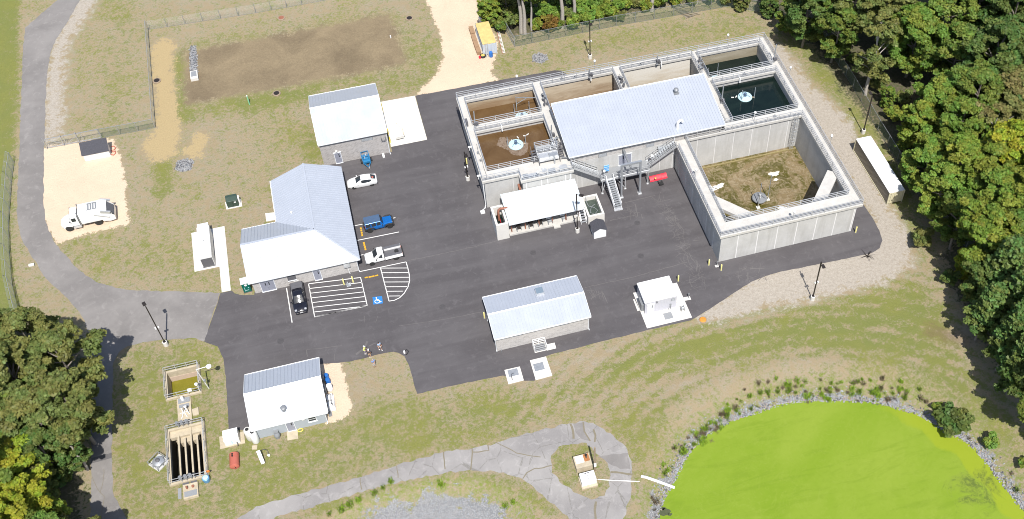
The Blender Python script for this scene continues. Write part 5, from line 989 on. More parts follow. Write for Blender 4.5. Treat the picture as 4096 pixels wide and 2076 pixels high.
piece(t_, 'cabin', jb, cb); piece(t_, 'windshield', 'glass', cb[3:5], lambda i, k: k in (2, 3), .012)
for s_ in (0, 5):
    for i0 in (0, 1, 2): piece(t_, 'side_window', 'glass', [[tuple(Vector(p).lerp(Vector(q), f)) for p, q in zip(cb[i0], cb[i0+1])] for f in (.1, .9)], lambda i, k, s_=s_: k == s_, .014)
mb = MB(); mb.box(-2.03, .34, -.72, .72, 1.82, 1.9); mb.build('roof', M['mblue'], t_, bevel=.04)
for xx in (-1.35, 1.45):
    for s_ in (-1, 1): mb = MB(); mb.tube([(xx-.62, s_*.86, .62), (xx-.42, s_*.88, .92), (xx, s_*.88, 1.0), (xx+.42, s_*.88, .92), (xx+.62, s_*.86, .62)], .12, 6); mb.build('fender', M['black'], t_, smooth=True)
mb = MB(); mb.box(2.0, 2.2, -.8, .8, .5, .72); mb.build('front_bumper', M['black'], t_, bevel=.05); mb = MB(); mb.box(-2.2, -2.02, -.8, .8, .5, .7); mb.build('rear_bumper', M['black'], t_, bevel=.05); mb = MB(); mb.lathe([(.38, -.12), (.4, 0), (.38, .12)], (-2.16, 0, 1.05), 18, 'x'); mb.build('spare_tyre', M['black'], t_)
mb = MB(); mb.box(1.94, 1.99, -.5, .5, .68, 1.02); mb.build('grille', M['black'], t_); lights(t_, 1.97, .42, .86, -2.02, .95, (.05, .2, .2)); mirrors(t_, .5, .98, 1.2, M['black']); wheels(t_, (-1.45, 1.5), .78, .42, .28, 'grey')
# white service pickup facing west
t_ = thing('parked_truck', 'white single-cab pickup with service bed beside the hatched island', 'truck', (-1.55, -6.35, .02), R_(181.5), s=U)
lo = [ring(-.1, .86, .92, .88, .5, .95, 1.12), ring(1.1, .86, .93, .88, .45, .95, 1.12), ring(1.35, .86, .93, .84, .45, .95, 1.15), ring(2.3, .82, .9, .74, .45, .95, 1.08), ring(2.55, .7, .82, .62, .5, .85, .98)]
piece(t_, 'body', carw, lo)
cb = [cr(-.1, .86, .74, 1.08, 1.78, .12), cr(.05, .86, .74, 1.08, 1.82, .12), cr(.75, .87, .74, 1.08, 1.82, .12), cr(1.38, .84, .76, 1.08, 1.18, .1)]
piece(t_, 'cab', carw, cb); piece(t_, 'windshield', 'glass', cb[2:4], lambda i, k: k in (2, 3), .014); piece(t_, 'rear_window', 'glass', [[(p[0]-.02, p[1]*.8, p[2]*.98+.02) for p in cb[0]], [(p[0]-.015, p[1]*.8, p[2]*.98+.02) for p in cb[0]]])
for s_ in (0, 5): piece(t_, 'side_window', 'glass', [[tuple(Vector(p).lerp(Vector(q), f)) for p, q in zip(cb[1], cb[3 if f > .5 else 2])] for f in (.12, .72)], lambda i, k, s_=s_: k == s_, .014)
mb = MB(); mb.box(-2.75, -.2, -1.0, -.62, .62, 1.22).box(-2.75, -.2, .62, 1.0, .62, 1.22); mb.build('tool_bed', carw, t_, bevel=.03)
mb = MB(); mb.box(-2.75, -.2, -.62, .62, .6, .75).box(-.3, -.2, -.62, .62, .75, 1.2); mb.build('cargo_floor', M['dgrey'], t_); mb = MB(); mb.box(-2.72, -.22, -.98, -.58, 1.222, 1.26).box(-2.72, -.22, .58, .98, 1.222, 1.26); mb.build('bed_lid', M['dgrey'], t_)
mb = MB(); mb.lathe([(.3, -.1), (.3, .1)], (-2.0, .1, 1.0), 14); mb.build('cargo_drum', M['black'], t_)
mb = MB(); mb.box(-2.95, -2.75, -.98, .98, .5, .68).bar((-2.8, -.7, .6), (-2.8, -.7, 1.35), .06).bar((-2.8, .7, .6), (-2.8, .7, 1.35), .06); mb.build('rear_bumper', M['black'], t_); mb = MB(); mb.box(2.5, 2.72, -.88, .88, .45, .68); mb.build('front_bumper', M['dgrey'], t_, bevel=.05)
lights(t_, 2.5, .66, .86, -2.76, .9); mirrors(t_, 1.05, 1.1, 1.2, M['black']); wheels(t_, (-1.75, 1.75), .82, .4, .28)
# black pickup with grey tonneau, facing south
t_ = thing('parked_truck', 'black double-cab pickup with grey bed cover nosing out from the office', 'truck', (-13.1, -10.4, .02), R_(-89), s=U)
bk = pm('car_black', (.012, .012, .018), .12, 0, .1, 1, spec=.7)
lo = [ring(-2.6, .76, .82, .8, .5, .95, 1.08, .06), ring(-2.5, .84, .92, .88, .45, 1.0, 1.15, .06), ring(-.9, .85, .93, .86, .42, 1.0, 1.15), ring(1.0, .85, .93, .84, .42, .95, 1.1), ring(1.9, .84, .92, .74, .42, .9, 1.08), ring(2.35, .72, .86, .6, .45, .82, .95), ring(2.55, .55, .7, .5, .5, .7, .8)]
piece(t_, 'body', bk, lo)
cb = [cr(-1.05, .8, .72, 1.1, 1.6, .12), cr(-.85, .84, .66, 1.1, 1.74, .12), cr(0, .85, .66, 1.08, 1.76, .12), cr(.4, .85, .66, 1.08, 1.74, .12), cr(1.25, .82, .74, 1.06, 1.14, .1)]
piece(t_, 'cabin', bk, cb); piece(t_, 'windshield', 'glass', cb[3:5], lambda i, k: k in (2, 3), .014)
for s_ in (0, 5): piece(t_, 'side_window', 'glass', cb[1:4], lambda i, k, s_=s_: k == s_, .014)
mb = MB(); mb.box(-2.55, -1.05, -.8, .8, 1.14, 1.21); mb.build('bed_cover', M['dgrey'], t_, bevel=.03); mb = MB(); mb.box(1.3, 1.8, -.3, .3, 1.08, 1.15); mb.build('hood_scoop', bk, t_, bevel=.05)
mb = MB(); mb.box(2.44, 2.5, -.42, .42, .72, .86).box(2.5, 2.6, -.2, .2, .5, .6); mb.build('grille', M['alum'], t_); mb = MB(); mb.box(2.42, 2.66, -.78, .78, .4, .52); mb.build('front_bumper', bk, t_, bevel=.05); lights(t_, 2.3, .66, .92, -2.6, .95, (.14, .3, .16)); mirrors(t_, .95, 1.08, 1.18, bk); wheels(t_, (-1.6, 1.6), .8, .38, .26)
# rubbish truck on the sand
t_ = thing('garbage_truck', 'big white rear-loading garbage truck parked on the sandy pad', 'truck', (-39.1, 11.45, 0), R_(181), s=U)
piece(t_, 'cab', carw, [ring(1.0, 1.1, 1.15, 1.05, .9, 1.8, 2.75, .2), ring(1.9, 1.1, 1.15, 1.05, .9, 1.8, 2.75, .25), ring(2.25, 1.1, 1.15, 1.05, .85, 1.75, 1.95, .2)]); piece(t_, 'hood', carw, [ring(2.2, .95, 1.0, .85, .75, 1.5, 1.85, .2), ring(3.0, .9, 1.0, .7, .65, 1.35, 1.7, .25), ring(3.55, .7, .85, .5, .6, 1.1, 1.4, .25)])
mb = MB(); mb.add([(1.93, -.95, 2.6), (1.93, .95, 2.6), (2.27, 1.0, 1.98), (2.27, -1.0, 1.98)], [(0, 1, 2, 3)]); mb.build('windshield', M['glass'], t_)
for s_ in (-1, 1):
    mb = MB(); mb.box(1.25, 1.85, s_*1.14-.02, s_*1.14+.02, 1.8, 2.45); mb.build('side_window', M['glass'], t_); mb = MB(); mb.box(.9, 2.0, s_*1.1-.18, s_*1.1+.12, .45, .75); mb.build('step_tank', M['alum'], t_); mb = MB(); mb.tube([(2.2, s_*.98, .7), (2.5, s_*1.05, 1.1), (2.9, s_*1.05, 1.15), (3.25, s_*1.0, .75)], .12, 6); mb.build('fender', carw, t_, smooth=True)
mb = MB(); mb.tube([(.85, -1.0, .8), (.85, -1.0, 3.0), (.8, -1.0, 3.2)], .08).tube([(.85, 1.0, .8), (.85, 1.0, 3.3)], .08); mb.build('exhaust_stack', M['grey'], t_)
piece(t_, 'packer_body', carw, [ring(.7, 1.15, 1.2, 1.1, .95, 2.0, 3.0, .15), ring(-2.2, 1.15, 1.2, 1.1, .95, 2.0, 3.0, .15)])
mb = MB(); mb.add([(-2.2, s_, z) for s_ in (-1.2, 1.2) for z in (.8, 2.9)]+[(-3.2, s_, z) for s_ in (-1.2, 1.2) for z in (.5, 2.5)]+[(-4.0, s_, z) for s_ in (-1.15, 1.15) for z in (.6, 1.5)], [(0, 1, 5, 4), (2, 6, 7, 3), (4, 5, 9, 8), (6, 10, 11, 7), (1, 3, 7, 5), (0, 4, 6, 2), (4, 8, 10, 6), (8, 9, 11, 10)]); mb.build('hopper', carw, t_)
mb = MB(); mb.add([(-3.25, -.95, 2.44), (-3.25, .95, 2.44), (-3.95, .95, 1.56), (-3.95, -.95, 1.56)], [(0, 1, 2, 3)]); mb.build('hopper_mouth', M['dgrey'], t_)
for s_ in (-1, 1): mb = MB(); mb.bar((-1.4, s_*1.25, 2.4), (-3.3, s_*1.28, 1.4), .12).bar((-2.4, s_*1.25, 2.8), (-3.7, s_*1.25, 2.3), .2, .35); mb.build('lift_arm', M['alum'], t_)
mb = MB()
for k in range(4): mb.box(-.9-k*.35, -.7-k*.35, -.6, .5, 3.0, 3.06)
mb.box(-2.0, -.5, .55, .65, 3.0, 3.1).box(-2.0, -.5, -.7, -.6, 3.0, 3.1); mb.build('roof_fittings', M['grey'], t_)
mb = MB(); mb.box(-3.2, 3.0, -.45, .45, .5, .9); mb.build('chassis', M['black'], t_); lights(t_, 3.35, .62, 1.05); mirrors(t_, 2.1, 1.45, 2.2, M['dgrey']); wheels(t_, (-1.45, 2.65), .98, .52, .34)
# blue towable pump trailer
t_ = thing('pump_trailer', 'blue two-wheeled pump trailer parked against the grey block garage', 'trailer', (-.95, 12.0, .02), R_(-85), s=U); mb = MB(); mb.box(-.9, .7, -.6, .6, .45, .6).bar((.7, -.5, .5), (1.7, 0, .5), .1).bar((.7, .5, .5), (1.7, 0, .5), .1); mb.build('frame', M['lblue'], t_)
mb = MB(); mb.box(-.6, .4, -.4, .4, .6, 1.2).box(.35, .75, -.55, .55, .6, .95); mb.build('engine', M['lblue'], t_, bevel=.05); mb = MB()
for s_ in (-.55, .55): mb.bar((-.9, s_, .6), (-.9, s_, 1.5), .07).bar((-.9, s_, 1.5), (.2, s_, 1.5), .07).bar((.2, s_, 1.5), (.5, s_, .7), .07)
mb.bar((-.9, -.55, 1.5), (-.9, .55, 1.5), .07).bar((.2, -.55, 1.5), (.2, .55, 1.5), .07); mb.build('roll_frame', M['lblue'], t_); mb = MB(); mb.lathe([(.14, 0), (.14, .4), (.06, .42), (.06, .6)], (-.2, .1, 1.2), 10).lathe([(.1, 0), (.1, .3)], (.2, -.2, 1.2), 8); mb.build('engine_parts', M['alum'], t_); mb = MB(); mb.bar((1.65, .1, 0), (1.65, .1, .6), .07).box(1.6, 1.95, -.06, .06, .45, .55); mb.build('jack', M['alum'], t_); wheels(t_, (-.1,), .78, .36, .22, 'alum')
# red snow plough blade
t_ = thing('plough_blade', 'bright red snow plough blade lying by the stair platform', 'plough', (38.1, -3.3, .02), R_(2)); mb = MB(); rings = []
for xx in (-1.3, 1.3): rings.append([(xx, .05+.62*a-.12*math.sin(a*3.1), .05+.55*(a)) for a in np.linspace(0, 1, 8)]+[(xx, .0+.62*a-.12*math.sin(a*3.1)-.05, .05+.55*a-.02) for a in np.linspace(1, 0, 8)])
mb.loft(rings); mb.build('blade', M['red'], t_); mb = MB(); mb.box(-1.3, 1.3, -.05, .12, 0, .1); mb.build('cutting_edge', M['dgrey'], t_); mb = MB(); mb.bar((-.3, -.3, .3), (0, -1.0, .25), .1).bar((.3, -.3, .3), (0, -1.0, .25), .1).box(-.3, .3, -1.1, -.6, .15, .4).bar((-.35, -.9, .1), (.35, -.9, .1), .08); mb.build('push_frame', M['black'], t_); mb = MB(); mb.lathe([(.12, 0), (.12, .1), (0, .15)], (-.6, -.15, .78), 8); mb.build('marker_lamp', M['ydk'], t_)
# ================================================================= CONTAINERS, UNITS, BITS
def container(name, label, x, y, L, W, Hh, side, top, rz=0, door_end=True):
    t_ = thing(name, label, 'container', (x, y, 0), rz); mb = MB(); n = int(L/.28)
    for i in range(n):
        y0 = -L/2+i*L/n; y1 = y0+L/n*.5
        for s_ in (-1, 1): mb.box(s_*(W/2-.04), s_*(W/2), y0, y1, .12, Hh-.1) if s_ > 0 else mb.box(-W/2, -W/2+.04, y0, y1, .12, Hh-.1)
    mb.box(-W/2+.04, W/2-.04, -L/2+.05, L/2-.05, .1, Hh-.06); mb.build('side_panel', side, t_); mb = MB()
    for sx in (-1, 1):
        for sy in (-1, 1): mb.box(sx*W/2-.06, sx*W/2+.06, sy*L/2-.06, sy*L/2+.06, 0, Hh)
        mb.box(sx*W/2-.06, sx*W/2+.06, -L/2, L/2, 0, .14)
    mb.build('frame', side, t_); mb = MB(); mb.box(-W/2-.03, W/2+.03, -L/2-.03, L/2+.03, Hh-.06, Hh); mb.build('roof', top, t_); mb = MB()
    for k in range(4): mb.bar((-W/2+.3+k*(W-.6)/3, -L/2-.06, .2), (-W/2+.3+k*(W-.6)/3, -L/2-.06, Hh-.15), .05)
    for k in range(9): mb.box(-W/2+.1+k*(W-.2)/9, -W/2+.2+k*(W-.2)/9, -L/2-.04, -L/2+.06, .2, Hh-.15)
    mb.box(-W/2+.08, W/2-.08, -L/2, -L/2+.06, .15, Hh-.1); mb.build('door', side, t_); return t_
b = NB('tan_container'); v = b.obj(); br = b.n('TexBrick'); b.l(b.mapv(v, (1, 1, 1), (R_(90), 0, R_(90))), br.inputs['Vector']); br.inputs['Scale'].default_value = 1; br.inputs['Brick Width'].default_value = .9; br.inputs['Row Height'].default_value = .55
br.inputs['Color1'].default_value = (.50, .47, .40, 1); br.inputs['Color2'].default_value = (.72, .68, .60, 1); br.inputs['Mortar'].default_value = (.30, .27, .22, 1); br.inputs['Mortar Size'].default_value = .05
tanp = b.fin(b.mix(b.rng(b.noise(1.5, 4), .4, .6, 0, .5), br.outputs[0], (.28, .25, .19)), .7)
t_ = container('shipping_container', 'long tan shipping container with white roof beneath the forest edge', 68.15, -11.1, 11.0, 2.25, 2.35, tanp, M['white'])
for o in kids(t_):
    if o.name.startswith('door') or o.name.startswith('frame'): o.data.materials.clear(); o.data.materials.append(pm('cream_paint', (.56, .52, .36), .6, 0, .05))
yel = pm('faded_yellow_roof', (.56, .42, .165), .7, 0, .18, 1.4); gpan = pm('pale_grey_container', (.47, .51, .56), .6, 0, .08)
t_ = container('shipping_container', 'short grey container with rusty yellow roof at the sand track', 21.25, 32.6, 5.3, 2.1, 2.25, gpan, yel)
for i, (xx, yy, L) in enumerate(((19.65, 35.9, 1.7), (19.6, 34.0, 1.6), (19.58, 32.3, 1.5), (19.6, 30.9, 1.1))):
    mb = MB(); mb.box(-.33, .33, -L/2, L/2, 0, .75-.1*(i % 2)).box(-.35, .35, -L/2-.02, L/2+.02, .62, .68); tag(mb.build('wooden_crate', M['crate'], loc=(xx-.05, yy, 0), bevel=.02), ['farthest brown crate in the row along the yellow-roofed container', 'second brown crate from the far end of the container row', 'third brown crate from the far end of the container row', 'short brown crate next to the coiled hose'][i], 'crate', 'brown crates along the container')
t_ = thing('hose_coil', 'coiled black and yellow hose by the yellow-roofed container', 'hose', (20.0, 29.75, 0)); mb = MB()
for k in range(4): mb.tube([(.42*math.cos(a), .36*math.sin(a), .06+.1*k) for a in np.linspace(0, 6.28, 18)], .06, 5)
mb.build('coil', M['black'], t_); mb = MB(); mb.lathe([(.32, 0), (.32, .35), (.2, .42), (0, .42)], n=14); mb.build('drum', pm('dull_yellow', (.5, .38, .1), .6), t_)
mb = MB(); mb.lathe([(.2, 0), (.16, .3), (.2, .35), (0, .4)], n=10); tag(mb.build('red_canister', M['red'], loc=(19.5, 29.6, 0)), 'small red canister beside the coiled hose', 'canister')
t_ = thing('barrel', 'blue barrel standing at the grey container doors', 'barrel', (21.25, 29.45, 0)); mb = MB(); mb.lathe([(.27, 0), (.29, .05), (.29, .3), (.31, .32), (.29, .34), (.29, .85), (.27, .9), (0, .9)], n=16); mb.build('body', M['blue'], t_, smooth=True)
for dx in (20.55, 20.9):
    t_ = thing('pipe_length', 'grey pipe leaning on the grey container doors by the barrel', 'pipe', (dx, 29.35, 0), group='pipes leaning on the container'); mb = MB(); mb.tube([(0, 0, 0), (0, .5, 2.4)], .07, 6); mb.build('pipe', M['alum'], t_)
t_ = thing('ladder', 'white and red extension ladder lying on the grass by the container', 'ladder'); a, bb = Vector((*T('p', 735, 430), .08)), Vector((*T('p', 885, 1005), .08)); d0 = (bb-a).normalized(); sd = Vector((-d0.y, d0.x, 0)); mb = MB(); mb.bar(a-sd*.2, bb-sd*.2, .06); mb.build('side_rail', M['tankred'], t_); mb = MB(); mb.bar(a+sd*.2, bb+sd*.2, .06); mb.build('side_rail', M['white'], t_); mb = MB()
for k in range(17): c0 = a+(bb-a)*((k+.5)/17); mb.bar(c0-sd*.2, c0+sd*.2, .09, .05)
mb.build('rungs', M['white'], t_)
for i, (px_, py_) in enumerate(((285, 100), (395, 90))): mb = MB(); mb.lathe([(.35, 0), (.38, .1), (.38, .75), (.1, .95), (0, .95)], n=14); tag(mb.build('white_tote', M['white'], loc=(*T('p', px_, py_, .4), 0), smooth=True), ['white round tote at the far end of the yellow-roofed container', 'white round tote half hidden by leaves behind the container'][i], 'tote')
# generator
t_ = thing('generator', 'white enclosed standby generator with louvred end on an L-shaped pad', 'generator', (-23.9, 1.65, .06)); mb = MB(); mb.box(-.8, .8, -3.0, 2.6, .12, 2.0); mb.build('housing', M['white'], t_, bevel=.04); mb = MB(); mb.box(-.72, .72, 2.6, 3.2, .3, 1.95).box(-.6, .6, 2.75, 3.0, 1.95, 2.0); mb.build('exhaust_hood', M['white'], t_); mb = MB(); mb.box(-.6, .6, 2.72, 3.08, 1.952, 1.99); mb.build('outlet_grille', M['grey'], t_); mb = MB(); mb.box(-.7, .75, -3.03, -2.99, .2, 1.75); mb.build('radiator_louvre', M['dgrey'], t_); mb = MB(); mb.box(-.15, .4, -2.5, -1.95, 2.0, 2.03); mb.build('roof_hatch', M['offwhite'], t_); mb = MB(); mb.box(-.82, .82, -3.0, 2.6, 0, .12); mb.build('base_tank', M['dgrey'], t_)
for k in range(4): mb = MB(); mb.box(.795, .815, -2.8+k*1.35, -1.55+k*1.35, .3, 1.85); mb.build('side_door', M['offwhite'], t_)
mb = MB(); mb.tube([(0, 0, 1.95), (0, 0, 2.12)], .07); mb.build('fuel_vent', M['grey'], t_)
# transformer
t_ = thing('transformer', 'dark green pad-mounted transformer on a white slab in the grass', 'transformer', (-19.9, 9.1, .08)); mb = MB(); mb.add([(-.82, -.5, 0), (.72, -.5, 0), (.72, .62, 0), (-.82, .62, 0), (-.82, -.5, 1.15), (.72, -.5, 1.15), (.72, .62, 1.35), (-.82, .62, 1.35), (-.82, .2, 1.35), (.72, .2, 1.35)], [(0, 1, 5, 4), (1, 2, 6, 9, 5), (2, 3, 7, 6), (3, 0, 4, 8, 7), (4, 5, 9, 8), (8, 9, 6, 7)]); mb.build('cabinet', M['dgreen'], t_, bevel=.03); mb = MB(); mb.box(.2, .45, -.52, -.49, .75, .95); mb.build('label_plate', M['white'], t_); mb = MB(); mb.box(.75, .95, -.1, .45, .1, 1.1); mb.build('meter_box', M['white'], t_)
mb = MB(); mb.box(-.02, .02, -.515, -.495, .05, 1.1); mb.build('door_seam', M['black'], t_)
# toilet
t_ = thing('portable_toilet', 'green portable toilet with white roof at the office corner', 'toilet', (-19.4, -6.55, 0), R_(4), s=U); mb = MB(); mb.box(-.55, .55, -.55, .55, .08, 1.95); mb.build('cabin', M['teal'], t_, bevel=.04); mb = MB(); mb.loft([[(-.6, -.6, 1.92), (.6, -.6, 1.92), (.6, .6, 1.92), (-.6, .6, 1.92)], [(-.58, -.56, 2.1), (.58, -.56, 2.1), (.58, .56, 2.1), (-.58, .56, 2.1)], [(-.4, -.3, 2.25), (.4, -.3, 2.25), (.4, .35, 2.25), (-.4, .35, 2.25)]]); mb.build('roof', M['white'], t_, bevel=.04); mb = MB(); mb.box(-.42, .42, -.58, -.545, .15, 1.8); d_ = mb.build('door', pm('toilet_door', (0, .12, .085), .4), t_); mb = MB(); mb.lathe([(.0, -.59), (.2, -.59), (.2, -.575), (0, -.575)], (0, 0, 1.62), 14, 'y'); mb.build('door_badge', M['white'], d_); mb = MB(); mb.box(.2, .34, -.61, -.58, .95, 1.05).box(-.2, .25, -.6, -.58, .5, .56).box(-.3, -.24, -.6, -.58, .4, 1.2); mb.build('latch', M['hblue'], d_); mb = MB(); mb.box(-.6, .6, -.6, .6, 0, .08); mb.build('skid', M['dgrey'], t_)
# tool shed on the sand with red hose
t_ = thing('lean_to_shed', 'low white shed with dark sloping roof on the sandy pad', 'shed', (-37.85, 24.3, 0), R_(.5)); mb = MB(); mb.add([(-1.75, -.65, 0), (1.75, -.65, 0), (1.75, .75, 0), (-1.75, .75, 0), (-1.75, -.65, 1.25), (1.75, -.65, 1.25), (1.75, .75, 2.1), (-1.75, .75, 2.1)], [(0, 1, 5, 4), (1, 2, 6, 5), (2, 3, 7, 6), (3, 0, 4, 7)]); mb.build('wall', M['white'], t_); mb = MB(); mb.slab([(-1.9, -.78, 1.22), (1.85, -.78, 1.22), (1.85, .95, 2.25), (-1.9, .95, 2.25)], .06); mb.build('roof', M['shingle'], t_)
t_ = thing('red_hose', 'red hose looped on the sand beside the low shed', 'hose'); mb = MB(); mb.tube([(*T('y', *p), .06) for p in ((2040, 480), (2120, 470), (2170, 530), (2120, 580), (2040, 590), (2090, 640), (2160, 610), (2160, 680), (2100, 730), (2040, 700))], .07, 6); mb.build('coil', M['tankred'], t_, smooth=True)
# white cart on the apron
t_ = thing('hand_cart', 'white boat-shaped cart with a tan tarp on the concrete apron', 'cart', (4.35, 15.9, .05), R_(4)); mb = MB(); mb.add([(-.55, -.9, .35), (.6, -.9, .35), (.65, .6, .45), (.2, 1.5, .8), (-.3, .9, .45), (-.6, -.95, .8), (.65, -.95, .8), (.72, .6, .9), (.25, 1.6, 1.0), (-.4, .8, .85)], [(0, 1, 2, 3, 4), (0, 1, 6, 5), (1, 2, 7, 6), (2, 3, 8, 7), (3, 4, 9, 8), (4, 0, 5, 9), (5, 6, 7, 8, 9)]); mb.build('hull', M['offwhite'], t_); mb = MB(); mb.add([(.62, -.9, .86), (.74, -.9, .7), (.8, .6, .8), (.3, 1.7, .95), (.1, 1.75, 1.0), (.55, .5, .95)], [(0, 1, 2, 3, 4, 5)]); mb.build('tarp', M['oldc'], t_); wheels(t_, (.0,), .6, .18, .1, 'grey')
mb = MB(); mb.box(-.15, .15, -.35, .35, 0, .25); tag(mb.build('rinse_box', M['white'], loc=(1.55, 12.55, .02)), 'small white block with post against the garage wall', 'block'); 
# chemical building surroundings
for i, (xx, yy, mt, r, hh) in enumerate(((-11.3, -23.35, 'blue', .27, .85), (-11.22, -24.1, 'blue', .29, .9), (-11.15, -25.1, 'white', .36, 1.0))):
    t_ = thing('drum', ['blue drum farthest along the painted block wall', 'blue drum between another drum and the white tank', 'white plastic tank beside the blue drums'][i], 'drum', (xx, yy, 0.02), group='drums along the wall'); mb = MB(); mb.lathe([(r*.93, 0), (r, .05), (r, hh*.33), (r*1.05, hh*.35), (r, hh*.37), (r, hh*.9), (r*.9, hh), (r*.3, hh*1.02), (r*.3, hh*1.06), (0, hh*1.06)], n=18); mb.build('body', M[mt], t_, smooth=True)
t_ = thing('chemical_skid', 'white plumbed equipment skid on the gravel strip', 'skid', (-11.3, -27.1, 0)); mb = MB(); mb.box(-.45, .45, -1.15, 1.1, .05, .25).box(-.4, .35, .15, 1.0, .25, .7).box(-.35, .4, -1.0, -.1, .25, .75); mb.build('frame', M['white'], t_, bevel=.03); mb = MB(); mb.tube([(-.2, .8, .70), (0, .9, .85), (.2, .7, .78), (.1, .0, .76), (.1, -.6, .80), (.2, -.6, .9), (.25, -.9, .74)], .05); mb.build('pipework', M['dgrey'], t_)
t_ = thing('small_pump', 'dark little pump on the gravel near the building corner', 'pump', (-11.6, -28.55, 0)); mb = MB(); mb.lathe([(.12, -.3), (.14, .3), (0, .32)], (0, 0, .2), 10, 'y').box(-.2, .2, -.35, .35, 0, .08); mb.build('body', M['grey'], t_)
t_ = thing('blower_unit', 'grey round blower unit against the painted block wall', 'blower', (-17.95, -29.95, 0)); mb = MB(); mb.lathe([(.3, 0), (.3, .35), (.36, .4), (.36, .6), (.25, .75), (0, .78)], n=16); mb.build('body', M['grey'], t_, smooth=True); mb = MB(); mb.box(-.25, .25, .0, .5, .6, 1.0); mb.build('duct', M['grey'], t_)
for i, (xx, yy) in enumerate(((-21.0, -29.2), (-20.45, -29.75))):
    t_ = thing('plastic_tank', ['white cylindrical tank nearer the white cabinet', 'white cylindrical tank nearer the painted block wall'][i], 'tank', (xx, yy, 0), group='white upright tanks'); mb = MB(); mb.lathe([(.42, 0), (.45, .06), (.45, 1.85), (.36, 2.02), (.2, 2.05)], n=24); mb.build('shell', M['white'] if i else M['offwhite'], t_, smooth=True); mb = MB(); mb.lathe([(.2, 2.02), (.22, 2.06), (0, 2.08)], n=16); mb.build('cap', M['black'], t_)
t_ = thing('white_cabinet', 'white steel cabinet with sloping lid on a tan pad', 'cabinet', (-23.05, -28.9, .12)); mb = MB(); mb.add([(-.85, -.6, 0), (.85, -.6, 0), (.85, .75, 0), (-.85, .75, 0), (-.85, -.6, .95), (.85, -.6, .95), (.85, -.1, 1.3), (-.85, -.1, 1.3), (.85, .75, 1.3), (-.85, .75, 1.3)], [(0, 1, 5, 4), (1, 2, 8, 6, 5), (2, 3, 9, 8), (3, 0, 4, 7, 9), (4, 5, 6, 7), (7, 6, 8, 9)]); mb.build('body', M['white'], t_, bevel=.02); mb = MB(); mb.box(-.04, .04, -.62, -.6, .1, .9).box(-.12, .1, -.64, -.6, .5, .56); mb.build('door_seam', M['hblue'], t_); mb = MB(); mb.tube([(.5, -.65, .4), (.55, -.95, .2), (.5, -.95, -.1)], .05); mb.build('conduit', M['dgrey'], t_)
t_ = thing('fuel_tank', 'faded red horizontal tank half buried in the lawn', 'tank', (-23.05, -31.85, 0), R_(-3)); mb = MB(); mb.lathe([(0, -1.0), (.35, -.98), (.55, -.85), (.55, .85), (.35, .98), (0, 1.0)], (0, 0, .35), 20, 'y'); mb.build('shell', M['tankred'], t_, smooth=True); mb = MB(); mb.lathe([(.1, .85), (.1, 1.0), (0, 1.0)], (-.1, .55, 0), 8).lathe([(.1, .85), (.1, 1.0), (0, 1.0)], (-.1, .3, 0), 8).bar((0, -.9, .75), (.15, -1.05, .35), .06); mb.build('fitting', M['dark'], t_); mb = MB()
for yy in (-.5, .5): mb.lathe([(.56, yy-.02), (.565, yy), (.56, yy+.02)], (0, 0, .35), 20, 'y')
mb.build('band', M['tankred'], t_)
t_ = thing('tilted_box', 'small white tilted box on the lawn beside the red tank', 'box', (-20.05, -32.45, 0), R_(12)); mb = MB(); mb.add([(-.22, -.8, .3), (.22, -.8, .3), (.22, .6, .75), (-.22, .6, .75), (-.22, -.7, .65), (.22, -.7, .65), (.22, .7, 1.1), (-.22, .7, 1.1)], [(0, 3, 2, 1), (4, 5, 6, 7), (0, 1, 5, 4), (1, 2, 6, 5), (2, 3, 7, 6), (3, 0, 4, 7)]); mb.build('body', M['white'], t_, bevel=.05); mb = MB()
for a in (-.18, .18): mb.bar((a, -.6, 0), (a, -.6, .4), .06).bar((a, .5, 0), (a, .5, .8), .06)
mb.build('stand', M['grey'], t_)
t_ = thing('riser_pipe', 'white capped riser pipe with hose arc on the lawn', 'pipe', (-19.2, -32.2, 0)); mb = MB(); mb.lathe([(.1, 0), (.1, .25), (.16, .27), (0, .32)], n=10); mb.build('cap', M['white'], t_); mb = MB(); mb.tube([(0, .1, .3), (-.1, .5, .6), (-.5, .8, .5), (-.8, .9, .1)], .03, 5); mb.build('hose', M['dgrey'], t_)
t_ = thing('drum', 'pale blue round drum at the aeration tank corner', 'drum', (-26.35, -33.35, 0)); mb = MB(); mb.lathe([(.4, 0), (.42, .05), (.42, .6), (.3, .7), (.08, .74), (0, .74)], n=20); mb.build('shell', pm('blue_drum', (.10, .25, .42), .4), t_, smooth=True); mb = MB(); mb.lathe([(.3, .69), (.31, .72), (.1, .78), (0, .78)], n=18); mb.build('lid', M['hblue'], t_)
mb = MB(); mb.lathe([(.18, -.04), (.24, 0), (.18, .04)], n=14, axis='y'); tag(mb.build('life_ring', M['orange'], loc=(-26.0, -32.75, .85)), 'orange ring hanging on the aeration tank rail', 'ring')
mb = MB(); mb.tube([(.3*math.cos(a), .2*math.sin(a), .04) for a in np.linspace(0, 6.28, 14)], .05, 5); tag(mb.build('yellow_hose', M['ydk'], loc=(-15.3, -29.75, 0)), 'small coil of yellow hose beside the block building door', 'hose')
